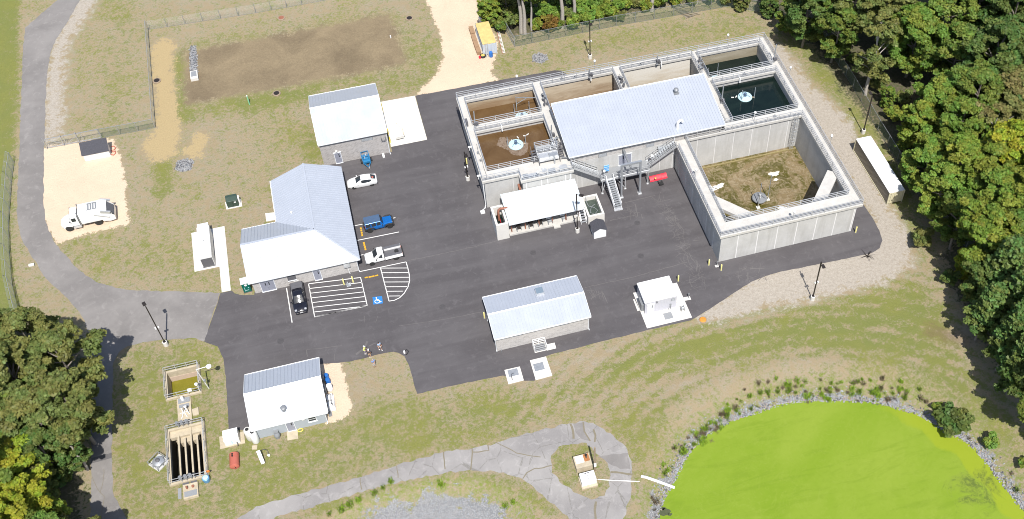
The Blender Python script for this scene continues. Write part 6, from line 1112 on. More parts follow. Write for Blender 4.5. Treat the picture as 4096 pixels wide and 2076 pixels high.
# sunken stair by the blower building
t_ = thing('stair_hatch', 'sunken stair opening with white guard rails in the asphalt', 'stairwell', (14.85, -26.25, 0)); mb = MB(); mb.box(-.82, .82, -.68, .66, .02, .05); mb.build('curb', M['pad'], t_); mb = MB(); mb.box(-.7, .7, -.55, .55, .05, .055); mb.build('stair_well', M['dgrey'], t_); mb = MB()
for k in range(4): mb.box(-.7, .7, -.5+k*.28, -.36+k*.28, .06, .09)
mb.build('treads', M['galv'], t_); mb = MB(); rail(mb, [(-.78, -.62), (-.78, .62), (.78, .62), (.78, -.62)], .05, False, 1.0, .03, 3, False, .8); mb.build('guardrail', M['white'], t_)
for x_, y_, w_, h_ in ((10.75, -29.05, .62, .5), (14.0, -29.1, .62, .55)): mb = MB(); mb.box(-w_, w_, -h_, h_, .1, .13); tag(mb.build('access_hatch', M['galv'], loc=(x_, y_, 0)), 'grey checkered hatch set in the %s white pad' % ('smaller' if x_ < 12 else 'larger'), 'hatch')
t_ = thing('vent_pipe', 'small bent vent pipe on the smaller hatch pad', 'pipe', (10.4, -29.75, .1)); mb = MB(); mb.tube([(0, -.3, 0), (0, -.1, .5), (.1, .2, .6), (.35, .3, .5)], .045, 6); mb.build('bend', M['dgrey'], t_)
mb = MB(); mb.box(-.55, .55, -.5, .5, .06, .09); tag(mb.build('access_hatch', M['grating'], loc=(31.8, -26.2, 0)), 'square grey hatch in the equipment room pad', 'hatch')
t_ = thing('hose_reel', 'grey hose reel standing on the equipment room pad', 'reel', (33.85, -25.8, .06)); mb = MB(); mb.lathe([(.3, -.2), (.33, -.18), (.2, -.1), (.2, .1), (.33, .18), (.3, .2)], (0, 0, .4), 16, 'x'); mb.build('drum', M['galv'], t_); mb = MB(); mb.bar((-.25, -.3, 0), (-.25, 0, .4), .05).bar((.25, -.3, 0), (.25, 0, .4), .05); mb.build('stand', M['dgrey'], t_)
pad('post_footing', 'little white footing at the equipment pad edge', [(34.6, -24.5), (35.5, -24.55), (35.5, -24.0), (34.6, -23.95)], .06)
mb = MB(); mb.box(-.04, .04, -.04, .04, 0, .9).box(-.08, .08, -.06, .06, .7, .95); tag(mb.build('pedestal', M['grey'], loc=(35.25, -24.2, .06)), 'thin grey pedestal on the little white footing', 'pedestal')
pad('post_footing', 'little white footing at the tank block corner', PL('t21', [(1530, 700), (1555, 690), (1562, 708), (1538, 715)]), .08); mb = MB(); mb.box(-.05, .05, -.05, .05, 0, .9); tag(mb.build('pedestal', M['grey'], loc=(*T('t21', 1548, 702), .05)), 'thin grey pedestal at the tank block corner', 'pedestal')
t_ = thing('domed_cover', 'orange domed cover in the gravel beside the asphalt edge', 'manhole', (*P(1768, 805), 0)); mb = MB(); mb.lathe([(.52, -.05), (.52, .06), (.45, .07), (0, .07)], n=24); mb.build('collar', M['wood'], t_); mb = MB(); mb.lathe([(.42, .06), (.44, .1), (.36, .2), (0, .24)], n=20); mb.build('cover', pm('orange_cover', (.55, .22, .03), .6, 0, .2, 6), t_, smooth=True)
for (px_, py_), lab in zip(((708, 46), (1030, 47), (696, 236), (395, 204)), ('rusty manhole lid above the brown soil bed beside the fence', 'dark manhole on the green verge near the sand track', 'low tan manhole ring behind the grey block garage', 'dark manhole cover in the yellow straw strip')):
    t_ = thing('manhole', lab, 'manhole', (*P(px_, py_), 0), group='manholes in the field'); mb = MB(); mb.lathe([(.62, -.05), (.62, .14), (.45, .16), (0, .16)], n=22); mb.build('ring', M['wood'], t_); mb = MB(); mb.lathe([(.43, .15), (.43, .18), (0, .19)], n=20); mb.build('lid', M['rust'] if 'rusty' in lab else M['dark'], t_)
mml = pm('cast_iron', (.075, .07, .072), .7, .2, .2)
for (px_, py_), lab in zip(((1341, 636), (1612, 644), (706, 858), (1113, 772), (1603, 561)), ('iron cover in the yard facing the pump shelter', 'iron cover in the open yard midway to the basin wall', 'iron cover in the asphalt west of the painted building', 'iron cover in the asphalt between the rounded island and blower building', 'iron cover in the asphalt in front of the little shed')):
    mb = MB(); mb.lathe([(.42, .02), (.42, .026), (.36, .03), (0, .03)], (0, 0, 0), 22); tag(mb.build('iron_cover', mml, loc=(*P(px_, py_), 0)), lab, 'manhole cover', 'iron covers in the yard')
# bollards in the yard
bol = [((39.64, -19.78), 'pale yellow bollard standing off the front basin corner'), ((40.9, -21.07), 'pale yellow bollard below the front basin corner'), ((60.73, -20.07), 'pale yellow bollard at the far end of the long basin wall'), ((34.87, -21.17), 'pale yellow bollard behind the white equipment room'), ((-7.22, -9.34), 'pale yellow bollard in the hatching on the stall side'), ((-6.02, -9.28), 'pale yellow bollard in the hatching nearer the accessible bay'), ((9.2, -19.84), 'pale yellow bollard at the blower building end'), ((12.75, 7.6), 'yellow bollard beside the brown basin wall')]
for i, ((xx, yy), lab) in enumerate(bol):
    t_ = thing('bollard', lab, 'bollard', (xx, yy, .02), group='yellow bollards'); mb = MB(); mb.lathe([(.10, 0), (.10, 1.1), (.07, 1.18), (0, 1.2)], n=12); mb.build('post', M['ypale'], t_, smooth=True); mb = MB(); mb.lathe([(.2, -.02), (.2, .012), (0, .013)], n=12); mb.build('base_ring', M['dgrey'], t_)
t_ = thing('utility_cover', 'grey utility cover between the two hatched-bay bollards', 'cover', (*T('n', 2095, 280), .02)); mb = MB(); mb.box(-.3, .3, -.28, .3, 0, .12); mb.build('cover', M['galv'], t_, bevel=.04); mb = MB(); mb.lathe([(.06, .12), (.06, .4), (.1, .42), (0, .46)], (-.1, .2, 0), 8); mb.build('valve', M['galv'], t_)
# field items
t_ = thing('marker_post', 'pale green marker post standing in the field', 'post', (*P(628, 263), 0)); mb = MB(); mb.tube([(0, 0, 0), (0, 0, 1.75)], .09, 8); mb.build('post', pm('mint_plastic', (.22, .50, .30), .5), t_); mb = MB(); mb.lathe([(.1, 1.7), (.1, 1.82), (0, 1.85)], n=8); mb.build('cap', M['white'], t_)
t_ = thing('inlet_box', 'white concrete inlet box with grey grate at the gravel strip', 'inlet', (-23.5, 37.6, 0)); mb = MB(); mb.box(-.55, .55, -.85, 1.0, -.1, .5); mb.build('box', M['pad'], t_); mb = MB(); mb.box(-.42, .4, -.35, .85, .5, .53); mb.build('grate', M['grating'], t_)
mb = MB(); mb.lathe([(.1, 0), (.1, .45), (0, .5)], n=8); tag(mb.build('stake', M['white'], loc=(*P(983, 95), 0)), 'short white stake on the brown soil bed', 'stake')
mb = MB(); mb.box(-.35, .35, -.2, .2, 0, .25); tag(mb.build('white_block', M['pad'], loc=(*P(80, 668), 0), bevel=.04), 'small white block on the verge outside the road bend', 'block')
t_ = thing('equipment_case', 'small black and white case with looped handle at the asphalt notch', 'case', (*P(1020, 888), 0.02)); mb = MB(); mb.tube([(-.1, .3, .05), (.25, .25, .3), (.4, -.1, .4), (.2, -.4, .3), (-.05, -.35, .05)], .05, 6); mb.build('loop', M['black'], t_); mb = MB(); mb.box(-.22, .0, -.12, .22, 0, .28); mb.build('case', M['white'], t_, bevel=.03)
# ================================================================= LAMPS
def lamp(label, x, y, hh, aim, bx=1):
    t_ = thing('lamp_post', label, 'lamp post', (x, y, 0), R_(aim), 'dark lamp posts on round concrete bases'); mb = MB(); mb.lathe([(.3, -.1), (.3, .72), (.27, .76), (0, .76)], n=18); mb.build('base', M['pad'], t_); mb = MB(); mb.bar((0, 0, .76), (0, 0, hh), .13); mb.build('pole', M['dark'], t_); mb = MB(); mb.box(-.16, .16, -.16, .16, .76, .82); mb.build('flange', M['dark'], t_)
    mb = MB(); mb.box(-.2, .2, -.95, -.35, hh-.16, hh-.04).bar((0, 0, hh-.1), (0, -.4, hh-.1), .07); mb.build('lamp_head', M['dark'], t_, bevel=.02)
    if bx: mb = MB(); mb.box(.1, .26, -.12, .12, hh*.45, hh*.45+.26).box(-.26, -.1, -.1, .1, hh*.45, hh*.45+.2); mb.build('camera_box', M['white'], t_, bevel=.02)
lamp('dark lamp post with camera box on the pale strip below the basin', *T('t31', 335, 955), 7.7, 0)
lamp('dark lamp post by the woods fence above the tan container', *T('t30', 718, 1005), 7.4, 180, 0)
lamp('dark lamp post on the grass behind the tank block', *T('t20', 590, 440), 7.3, 0)
lamp('dark lamp post at the road junction on the lawn corner', *T('t01', 1255, 1300), 8.0, 200)
lamp('dark lamp post standing in front of the pump shelter', *T('b', 1502, 1070), 7.6, 60)
lamp('dark lamp post close to the brown basin wall', *T('b', 72, 390), 5.6, 10)
for i, (lab, x, y, z, hh) in enumerate((('small globe light on the rear wall near the sand track', 22.5, 15.75, ZT, 1.5), ('small globe light at the middle of the rear wall', 34.2, 15.75, ZT, 1.5), ('small globe light on the rear wall near the woods', 55.0, 15.75, ZT, 1.5), ('small globe light on the crosswalk between dark basin and drained basin', 52.7, -1.2, ZT, 1.6), ('small globe light on the outer rail of the front basin wall', 50.8, -19.9, ZT, 1.5), ('small globe light outside the wall beside the dark basin', 61.1, 6.2, ZT, 1.6), ('small globe light outside the wall beside the drained basin', 61.1, -8.5, ZT, 1.6), ('small globe light on the landing beside the banner', 30.0, -3.4, ZP, 1.5), ('small globe light by the electrical cabinet on the landing', 37.0, -2.9, ZP, 2.0), ('small globe light on the basin wall above the red plough', 41.2, -9.0, ZT, 1.3), ('small globe light on the screen platform railing', 20.8, -3.1, ZT, .9))):
    t_ = thing('deck_light', lab, 'light', (x, y, z), group='globe lights on the tank block'); mb = MB(); mb.tube([(0, 0, -.3), (0, 0, hh)], .035, 6); mb.build('stem', M['galv'], t_); mb = MB(); mb.lathe([(.0, hh-.02), (.14, hh+.02), (.19, hh+.16), (.14, hh+.3), (0, hh+.33)], n=12); mb.build('globe', M['white'], t_, smooth=True); mb = MB(); mb.lathe([(.15, hh-.05), (.16, hh+.02), (0, hh+.03)], n=10); mb.build('collar', M['grey'], t_)
t_ = thing('tilted_lamp', 'white lamp post with disc head beside the square tank', 'lamp post', (*T('j', 1100, 625), 0)); mb = MB(); tp = Vector((-.35, 0.05, 4.2)); mb.tube([(0, 0, 0), tuple(tp)], .07, 8); mb.build('pole', M['offwhite'], t_); mb = MB(); mb.tube([tuple(tp), (1.0, .12, 4.25)], .04, 6); mb.build('arm', M['white'], t_); mb = MB(); mb.lathe([(.05, 4.05), (.32, 4.15), (.3, 4.27), (.1, 4.36), (0, 4.38)], (1.1, .12, 0), 16); mb.build('lamp_head', M['white'], t_, smooth=True); mb = MB(); mb.box(-.2, .1, -.12, .12, 1.6, 1.95); mb.build('junction_box', M['galv'], t_)
# ================================================================= FENCES
def mesh_mat(nm, colr, dens):
    b = NB(nm); v = b.obj(); sp = b.n('SeparateXYZ'); b.l(v, sp.inputs[0]); h_ = b.math('ADD', sp.outputs[0], sp.outputs[1]); z_ = sp.outputs[2]
    f = None
    for s_ in (1, -1):
        q = b.math('FRACT', b.math('MULTIPLY', b.math('ADD', h_, b.math('MULTIPLY', z_, s_)), 14.0)); w_ = b.math('LESS_THAN', q, dens); f = w_ if f is None else b.math('MAXIMUM', f, w_)
    tr = b.n('BsdfTransparent'); mx_ = b.n('MixShader'); b.l(f, mx_.inputs[0]); b.l(tr.outputs[0], mx_.inputs[1]); b.l(b.b.outputs[0], mx_.inputs[2]); out = b.t.nodes['Material Output']; b.l(mx_.outputs[0], out.inputs[0])
    return b.fin(colr, .5, .3)
cl = mesh_mat('chain_link_wire', (.6, .61, .6), .10); clg = mesh_mat('green_chain_link_wire', (.16, .24, .19), .16); clr = mesh_mat('close_chain_link_wire', (.66, .69, .68), .22)
def fence(label, pts, hh, wire, sp=2.6, toprail=True, postm='galv', barb=False):
    t_ = thing('chain_link_fence', label, 'fence', (*pts[0], 0)); o = Vector((*pts[0], 0)); q = [Vector((*p, 0))-o for p in pts]; mb = MB(); rl = MB()
    for i in range(len(q)-1):
        a, bb = q[i], q[i+1]; L = (bb-a).length; n = max(1, round(L/sp)); mb.add([tuple(a), tuple(bb), tuple(bb+Vector((0, 0, hh))), tuple(a+Vector((0, 0, hh)))], [(0, 1, 2, 3)])
        for k in range(0 if i == 0 else 1, n+1): p = a+(bb-a)*(k/n); pm_ = MB(); pm_.tube([tuple(p), tuple(p+Vector((0, 0, hh+.08)))], .04, 6); pm_.build('post', M[postm], t_)
        if toprail: rl.bar(a+Vector((0, 0, hh)), bb+Vector((0, 0, hh)), .05)
        rl.bar(a+Vector((0, 0, .08)), bb+Vector((0, 0, .08)), .02)
        if barb:
            for e in (.12, .24, .36): rl.bar(a+Vector((-.1-e*.5, 0, hh+e)), bb+Vector((-.1-e*.5, 0, hh+e)), .018)
            for k in range(n+1): p = a+(bb-a)*(k/n); rl.bar(p+Vector((0, 0, hh)), p+Vector((-.3, 0, hh+.4)), .04)
    mb.build('wire_mesh', wire, t_); rl.build('rails', M[postm], t_)
fence('grey chain-link boundary fence along the bright lawn outside the road bend', [P(*p) for p in ((36, 410), (29, 460), (22, 560), (24, 640), (31, 720), (45, 780), (62, 845))], 2.1, clr, 2.4, barb=True)
fence('chain-link field fence running beside the straw strip', [(-30.0, 51.3), (-29.75, 27.9)], 1.75, clr, 2.4)
fence('chain-link field fence running behind the brown soil bed', [(-29.8, 51.3), P(644, 33), P(760, 12), P(900, -14), P(1000, -32)], 1.75, cl, 2.8, False, 'grey')
fence('chain-link field fence between the straw strip and the slide gate', [(-29.75, 27.88), (-32.2, 27.85), (-37.3, 27.92)], 1.75, clg, 2.5)
t_ = thing('slide_gate', 'galvanised cantilever slide gate open across the road edge', 'gate', (-41, 27.9, 0)); mb = MB(); mb.bar((-3.7, 0, 1.75), (3.6, .0, 1.75), .09).bar((-3.7, 0, .12), (3.6, 0, .12), .09)
for xx in (-3.7, -1.2, 1.2, 3.6): mb.bar((xx, 0, .12), (xx, 0, 1.75), .07)
mb.bar((-1.2, 0, .12), (1.2, 0, 1.75), .05).bar((-3.7, 0, 1.75), (-1.2, 0, .12), .05); mb.build('gate_frame', M['galv'], t_); mb = MB(); mb.add([(-3.7, 0, .12), (3.6, 0, .12), (3.6, 0, 1.75), (-3.7, 0, 1.75)], [(0, 1, 2, 3)]); mb.build('wire_mesh', cl, t_)
for xx in (-3.9, -1.5, .6): mb = MB(); mb.tube([(xx, -.15, 0), (xx, -.15, 2.1)], .06, 8); mb.build('guide_post', M['galv'], t_)
fence('green chain-link fence between the rear grass and the woods', [(25.4, 30.7), (42.2, 31.05), (61.4, 30.6)], 2.1, clg, 3.0, True, 'grey')
fence('green chain-link fence along the woods on the container side', [(61.4, 30.6), (66.9, 27.0), (72.6, 17.5), (72.6, 6.8), (72.2, -2.8), (72.0, -19.1), (73.9, -26.7), (77, -36)], 2.1, clg, 3.0, True, 'grey')
t_ = thing('fence_gate', 'grey chain-link gate leaf standing open near the yellow-roofed container', 'gate', (25.35, 30.6, 0)); mb = MB(); L = 4.6; mb.bar((0, 0, 2.0), (-.55, L, 2.0), .06).bar((0, 0, .12), (-.55, L, .12), .06).bar((0, 0, .1), (0, 0, 2.05), .08).bar((-.55, L, .1), (-.55, L, 2.05), .06); mb.build('gate_frame', M['galv'], t_); mb = MB(); mb.add([(0, 0, .1), (-.55, L, .1), (-.55, L, 2.0), (0, 0, 2.0)], [(0, 1, 2, 3)]); mb.build('wire_mesh', clr, t_)
# ================================================================= PEOPLE
def skin_mesh(name, nodes, edges, mat, parent, lv=1):
    me_ = bpy.data.meshes.new(name); me_.from_pydata([n[0] for n in nodes], edges, []); o = bpy.data.objects.new(name, me_); col.objects.link(o); o.parent = parent; me_.materials.append(mat)
    md = o.modifiers.new('skin', 'SKIN'); md.use_smooth_shade = True
    sv = me_.skin_vertices[0].data
    for i, n in enumerate(nodes): sv[i].radius = n[1] if isinstance(n[1], tuple) else (n[1], n[1]); sv[i].use_root = (i == 0)
    if lv: s_ = o.modifiers.new('smooth', 'SUBSURF'); s_.levels = s_.render_levels = lv
    return o
def person(label, x, y, rz, shirt, legs, shoe, hat=None, hair=None, armpose=0, shorts=True, stride=.08, longsleeve=False, lean=0):
    t_ = thing('person', label, 'person', (x, y, 0.02), R_(rz), 'people at the grass edge', s=U)
    N, E = [], []
    def nd(p, r, par=None):
        N.append(((p[0], p[1]-lean*max(0, p[2]-.9)*.5, p[2]), r)); i = len(N)-1
        if par is not None: E.append((par, i))
        return i
    pel = nd((0, 0, .95), (.155, .11)); ch = nd((0, 0, 1.15), (.15, .11), pel); ch2 = nd((0, 0, 1.35), (.17, .12), ch); nk = nd((0, .01, 1.49), .06, ch2); hd = nd((0, -.02, 1.60), (.078, .092), nk); hd2 = nd((0, -.02, 1.70), (.07, .085), hd)
    arms = {}
    for s_ in (-1, 1):
        hp = nd((s_*.09, 0, .88), .095, pel); kn = nd((s_*.10, -.02-s_*stride*.5, .48), .06, hp); an = nd((s_*.10, .02-s_*stride, .08), .042, kn); nd((s_*.11, -.13-s_*stride, .04), .035, an)
        shd = nd((s_*.19, 0, 1.40), .065, ch2)
        if armpose == 0: el, wr = (s_*.25, .04, 1.13), (s_*.24, -.10, .90)
        elif armpose == 1: el, wr = (s_*.27, -.02, 1.14), (s_*.08, -.22, 1.12)
        else: el, wr = (s_*.29, .08, 1.14), (s_*.19, -.12, .98)
        e_ = nd(el, .045, shd); w_ = nd(wr, .03, e_); d0 = (Vector(wr)-Vector(el)).normalized(); pm0 = nd(Vector(wr)+d0*.06, (.036, .018), w_); side = d0.cross(Vector((0, 0, 1)) if abs(d0.z) < .8 else Vector((0, 1, 0))).normalized()
        for k, (o_, L) in enumerate(((-.03, .065), (-.01, .08), (.01, .075), (.03, .055))): f0 = nd(Vector(wr)+d0*.095+side*o_, .0095, pm0); f1 = nd(Vector(wr)+d0*(.095+L*.6)+side*o_*1.15+Vector((0, -.01, 0)), .0085, f0); nd(Vector(wr)+d0*(.095+L)+side*o_*1.2+Vector((0, -.025, 0)), .007, f1)
        th_ = nd(Vector(wr)+d0*.04+side*.045+Vector((0, -.015, 0)), .011, w_); nd(Vector(wr)+d0*.085+side*.06+Vector((0, -.02, 0)), .009, th_)
        arms[s_] = (el, wr)
    skin_mesh('body', N, E, M['skin'], t_)
    lz = lambda p: (p[0], p[1]-lean*max(0, p[2]-.9)*.5, p[2])
    n2 = [(lz((0, 0, .93)), (.18, .135)), (lz((0, 0, 1.15)), (.178, .135)), (lz((0, 0, 1.36)), (.192, .14)), (lz((0, .01, 1.455)), .085)]; e2 = [(0, 1), (1, 2), (2, 3)]
    for s_ in (-1, 1):
        el, wr = arms[s_]; i = len(n2); n2 += [(lz((s_*.2, 0, 1.40)), .085), (lz(tuple(Vector((s_*.2, 0, 1.4)).lerp(Vector(el), .75))), .07)]; e2 += [(2, i), (i, i+1)]
        if longsleeve: n2.append((lz(tuple(Vector(el))), .062)); e2.append((i+1, i+2)); n2.append((lz(tuple(Vector(el).lerp(Vector(wr), .9))), .045)); e2.append((i+2, i+3))
    skin_mesh('shirt', n2, e2, shirt, t_)
    n3 = [((0, 0, .97), (.172, .13)), ((0, 0, .88), (.17, .13))]; e3 = [(0, 1)]
    for s_ in (-1, 1):
        i = len(n3); n3 += [((s_*.095, 0, .82), .112), ((s_*.105, -.015-s_*stride*.45, .52), .088)]; e3 += [(1, i), (i, i+1)]
        if not shorts: n3 += [((s_*.105, .015-s_*stride, .12), .065)]; e3.append((i+1, i+2))
    skin_mesh('shorts' if shorts else 'trousers', n3, e3, legs, t_)
    for s_ in (-1, 1): mb = MB(); mb.box(s_*.105-.05, s_*.105+.05, -.19-s_*stride, .08-s_*stride, .0, .09); mb.build('shoe', shoe, t_, bevel=.03)
    hp_ = lz((0, -.02, 1.66))
    mb = MB(); mb.lathe([(.104, .0), (.10, .06), (.06, .115), (0, .125)], (hp_[0], hp_[1]+.012, 1.675), 14)
    if hat: mb.box(hp_[0]-.075, hp_[0]+.075, hp_[1]-.20, hp_[1]-.07, 1.68, 1.695)
    mb.build('cap' if hat else 'hair', hat or hair, t_, smooth=True)
    f = MB(); f.add([(hp_[0]-.016, hp_[1]-.10, 1.62), (hp_[0]+.016, hp_[1]-.10, 1.62), (hp_[0], hp_[1]-.128, 1.625), (hp_[0], hp_[1]-.095, 1.665)], [(0, 1, 2), (0, 2, 3), (1, 3, 2)]); f.build('nose', M['skin'], t_)
    for s_ in (-.033, .033): f = MB(); f.lathe([(0, -.012), (.012, 0), (0, .012)], (hp_[0]+s_, hp_[1]-.088, 1.665), 8, 'y'); f.build('eye', M['black'], t_)
    f = MB(); f.box(hp_[0]-.025, hp_[0]+.025, hp_[1]-.10, hp_[1]-.09, 1.585, 1.595); f.build('mouth', M['tankred'], t_)
    for s_ in (-1, 1): f = MB(); f.lathe([(0, -.02), (.02, -.01), (.025, 0), (0, .02)], (hp_[0]+s_*.085, hp_[1]+.01, 1.64), 8, 'x'); f.build('ear', M['skin'], t_)
cl_ = lambda n, c: pm(n, c, .85, 0, .12, 9)
person('person in a bright high-visibility top and white hat standing on the asphalt', -6.2, -21.0, 70, cl_('hivis_cloth', (.62, .72, .22)), cl_('grey_trousers', (.24, .22, .24)), M['white'], hat=M['white'], armpose=2, shorts=False, stride=.06, longsleeve=True)
person('person in a dark shirt, tan shorts and white cap at the grass edge', -5.75, -21.72, 175, cl_('charcoal_cloth', (.055, .055, .065)), cl_('tan_cloth', (.42, .33, .22)), M['white'], hat=M['white'], armpose=2, stride=.03)
person('person in a light blue shirt walking on the asphalt', -4.35, -20.95, 25, cl_('light_blue_cloth', (.26, .36, .50)), cl_('pale_cloth', (.45, .42, .38)), M['white'], hair=cl_('dark_hair', (.03, .02, .02)), armpose=0, stride=.16)
person('person in a blue striped polo with arms folded on the lawn', -5.45, -23.25, 20, cl_('blue_stripe_cloth', (.16, .24, .42)), cl_('cream_cloth', (.48, .45, .40)), cl_('brown_shoe', (.12, .07, .04)), hair=cl_('grey_hair', (.3, .28, .26)), armpose=1, shorts=False, stride=.04)
# ================================================================= TREES
def leafmat(nm, trans=.36):
    b = NB(nm); oi = b.n('ObjectInfo'); at = b.n('Attribute'); at.attribute_name = 'leaf'; hs = b.n('HueSaturation')
    sx = b.n('SeparateXYZ'); b.l(at.outputs['Vector'], sx.inputs[0])
    b.l(b.rng(sx.outputs[0], 0, 1, .462, .535), hs.inputs['Hue']); b.l(b.rng(sx.outputs[1], 0, 1, .55, 1.5), hs.inputs['Value']); hs.inputs['Saturation'].default_value = 1.0; b.l(oi.outputs['Color'], hs.inputs['Color'])
    c = hs.outputs[0]; b.fin(c, .55, 0, .25); tl = b.n('BsdfTranslucent'); b.l(b.mix(.5, c, (.16, .2, .02)), tl.inputs[0])
    ms = b.n('MixShader'); ms.inputs[0].default_value = trans; b.l(b.b.outputs[0], ms.inputs[1]); b.l(tl.outputs[0], ms.inputs[2]); b.l(ms.outputs[0], b.t.nodes['Material Output'].inputs[0]); return b.m
LM = leafmat('foliage'); LP = leafmat('needles', .12)
bark = pm('grey_bark', (.20, .175, .145), .9, 0, .3, 6); barkp = pm('pale_bark', (.36, .33, .29), .9, 0, .2, 6)
def leaves(centres, per, size, mat, name, parent, rs, flat=.55, aspect=1.5):
    """leaf clumps: many small quads round each clump centre; random hue and value per clump and per leaf"""
    n = sum(per(c) for c in centres); V = np.empty((n*4, 3)); A = np.empty((n*4, 3), np.float32); k = 0
    for (cx_, cy_, cz_, r) in centres:
        m = per((cx_, cy_, cz_, r)); d = rs.normal(size=(m, 3)); d /= np.linalg.norm(d, axis=1)[:, None]; az = rs.uniform(0, 6.28); st_ = rs.uniform(0, .9)*(0 if flat > .75 else 1); rad = r*rs.uniform(.35, 1.05, (m, 1))**.6
        dl = (d[:, :1]*math.cos(az)+d[:, 1:2]*math.sin(az))*st_; p = (d+np.hstack([dl*math.cos(az), dl*math.sin(az), dl*0-.12*np.abs(dl)]))*rad*np.array([1, 1, flat])+np.array([cx_, cy_, cz_])
        nrm = d*.45+rs.normal(size=(m, 3))*.5+np.array([0, 0, .6]); nrm /= np.linalg.norm(nrm, axis=1)[:, None]
        t = np.cross(nrm, rs.normal(size=(m, 3))); t /= np.linalg.norm(t, axis=1)[:, None]+1e-9; bt = np.cross(nrm, t); s = size*rs.uniform(.6, 1.3, (m, 1))
        for j_, (a, b_) in enumerate(((-1, -1), (1, -1), (1, 1), (-1, 1))): V[k*4+j_:(k+m)*4:4] = p+t*s*a*.5*aspect+bt*s*b_*.5
        hc, vc = rs.uniform(0, 1), rs.uniform(.25, .75); hue = np.clip(hc+rs.normal(0, .16, m), 0, 1); val = np.clip(vc*.6+.2+rs.normal(0, .17, m), 0, 1)
        A[k*4:(k+m)*4, 0] = np.repeat(hue, 4); A[k*4:(k+m)*4, 1] = np.repeat(val, 4); A[k*4:(k+m)*4, 2] = 0; k += m
    me_ = bpy.data.meshes.new(name); me_.vertices.add(n*4); me_.vertices.foreach_set('co', V.ravel()); me_.loops.add(n*4); me_.loops.foreach_set('vertex_index', np.arange(n*4)); me_.polygons.add(n); me_.polygons.foreach_set('loop_start', np.arange(n)*4)
    me_.update(calc_edges=True); a = me_.attributes.new('leaf', 'FLOAT_VECTOR', 'POINT'); a.data.foreach_set('vector', A.ravel()); me_.materials.append(mat); me_.validate()
    o = bpy.data.objects.new(name, me_); col.objects.link(o); o.parent = parent; return o
def broadleaf(seed, H, R, base=.3, dens=1., sparse=False, pale=False, nsz=.205):
    rs = np.random.RandomState(seed); t_ = thing('broadleaf_tree', 'x', 'tree', (0, 0, -80)); mb = MB(); cz = H*(base+1)/2; hz = H*(1-base)/2
    lean = rs.uniform(-.3, .3, 2); ax = [(lean[0]*z/H*1.5+.12*math.sin(z*.7+seed), lean[1]*z/H*1.5+.12*math.cos(z*.6+seed), z) for z in np.linspace(-.3, H*.9, 10)]
    mb.tube(ax, .025*H*.75, 8, .05); cs = []
    nb = 26 if not sparse else 16
    for i in range(nb):
        zz = H*rs.uniform(base*.9, .88); a = i*2.4+rs.uniform(-.4, .4); f = (zz-cz)/hz; rr = R*math.sqrt(max(.08, 1-f*f*.9))*rs.uniform(.62, 1.0); p0 = Vector((lean[0]*zz/H*1.5, lean[1]*zz/H*1.5, zz*.82)); p1 = Vector((p0.x+rr*math.cos(a), p0.y+rr*math.sin(a), zz+rs.uniform(-.2, .9)))
        mid = p0.lerp(p1, .5)+Vector((0, 0, .25)); mb.tube([p0, mid, p1], .010*H*.7, 5, .02)
        n_ = rs.randint(7, 11) if not sparse else rs.randint(3, 6)
        for k in range(n_): q = mid.lerp(p1, rs.uniform(.25, 1.08)); cs.append((q.x+rs.uniform(-.2, .2)*R, q.y+rs.uniform(-.2, .2)*R, q.z+rs.uniform(-.8, .8), rs.uniform(.35, .8)*R*.235))
    for k in range(30 if not sparse else 9):
        a = rs.uniform(0, 6.28); u = rs.uniform(0, .75); cs.append((lean[0]*1.4+R*u*.75*math.cos(a), lean[1]*1.4+R*u*.75*math.sin(a), H*(.98-u*u*.22), rs.uniform(.35, .75)*R*.24))
    mb.build('trunk', barkp if pale else bark, t_, smooth=True)
    leaves(cs, lambda c: int(34+270*dens*(c[3]/.95)**2), nsz, LM, 'crown', t_, rs); return t_
def pine(seed, H, R):
    rs = np.random.RandomState(seed); t_ = thing('pine_tree', 'x', 'tree', (0, 0, -80)); mb = MB(); mb.tube([(0, 0, z) for z in np.linspace(-.3, H*.97, 6)], .02*H*.8, 8, .04); cs = []
    for i in range(60):
        f = (i+rs.uniform(0, 1))/60; zz = H*(.3+.68*f); rr = R*(1-f)**.75*rs.uniform(.55, 1.1)+.3; a = i*2.4; mb.tube([(0, 0, zz-.2), (rr*.9*math.cos(a), rr*.9*math.sin(a), zz+.15)], .05, 4, .015)
        for e in (.45, .75, 1.): cs.append((rr*e*math.cos(a)+rs.normal(0, .12), rr*e*math.sin(a)+rs.normal(0, .12), zz+.1*e+rs.normal(0, .12), rs.uniform(.4, .7)))
    mb.build('trunk', bark, t_, smooth=True); leaves(cs, lambda c: int(70*(c[3]/.55)**2), .26, LP, 'crown', t_, rs, .55, 2.6); return t_
def bush(seed, H, R, dens=1.):
    rs = np.random.RandomState(seed); t_ = thing('shrub', 'x', 'shrub', (0, 0, -80)); mb = MB(); cs = []
    for i in range(9): a = i*2.4; r_ = R*rs.uniform(.2, .9); z1 = H*rs.uniform(.45, .95); mb.tube([(0, 0, -.1), (r_*.4*math.cos(a), r_*.4*math.sin(a), z1*.6), (r_*math.cos(a), r_*math.sin(a), z1)], .04, 4, .012); cs += [(r_*e*math.cos(a)+rs.normal(0, .1), r_*e*math.sin(a)+rs.normal(0, .1), z1*(.45+.55*e), rs.uniform(.3, .55)*R*.75) for e in (.5, 1)]
    mb.build('stems', bark, t_); leaves(cs, lambda c: int(95*dens), .24, LM, 'foliage', t_, rs, .8); return t_
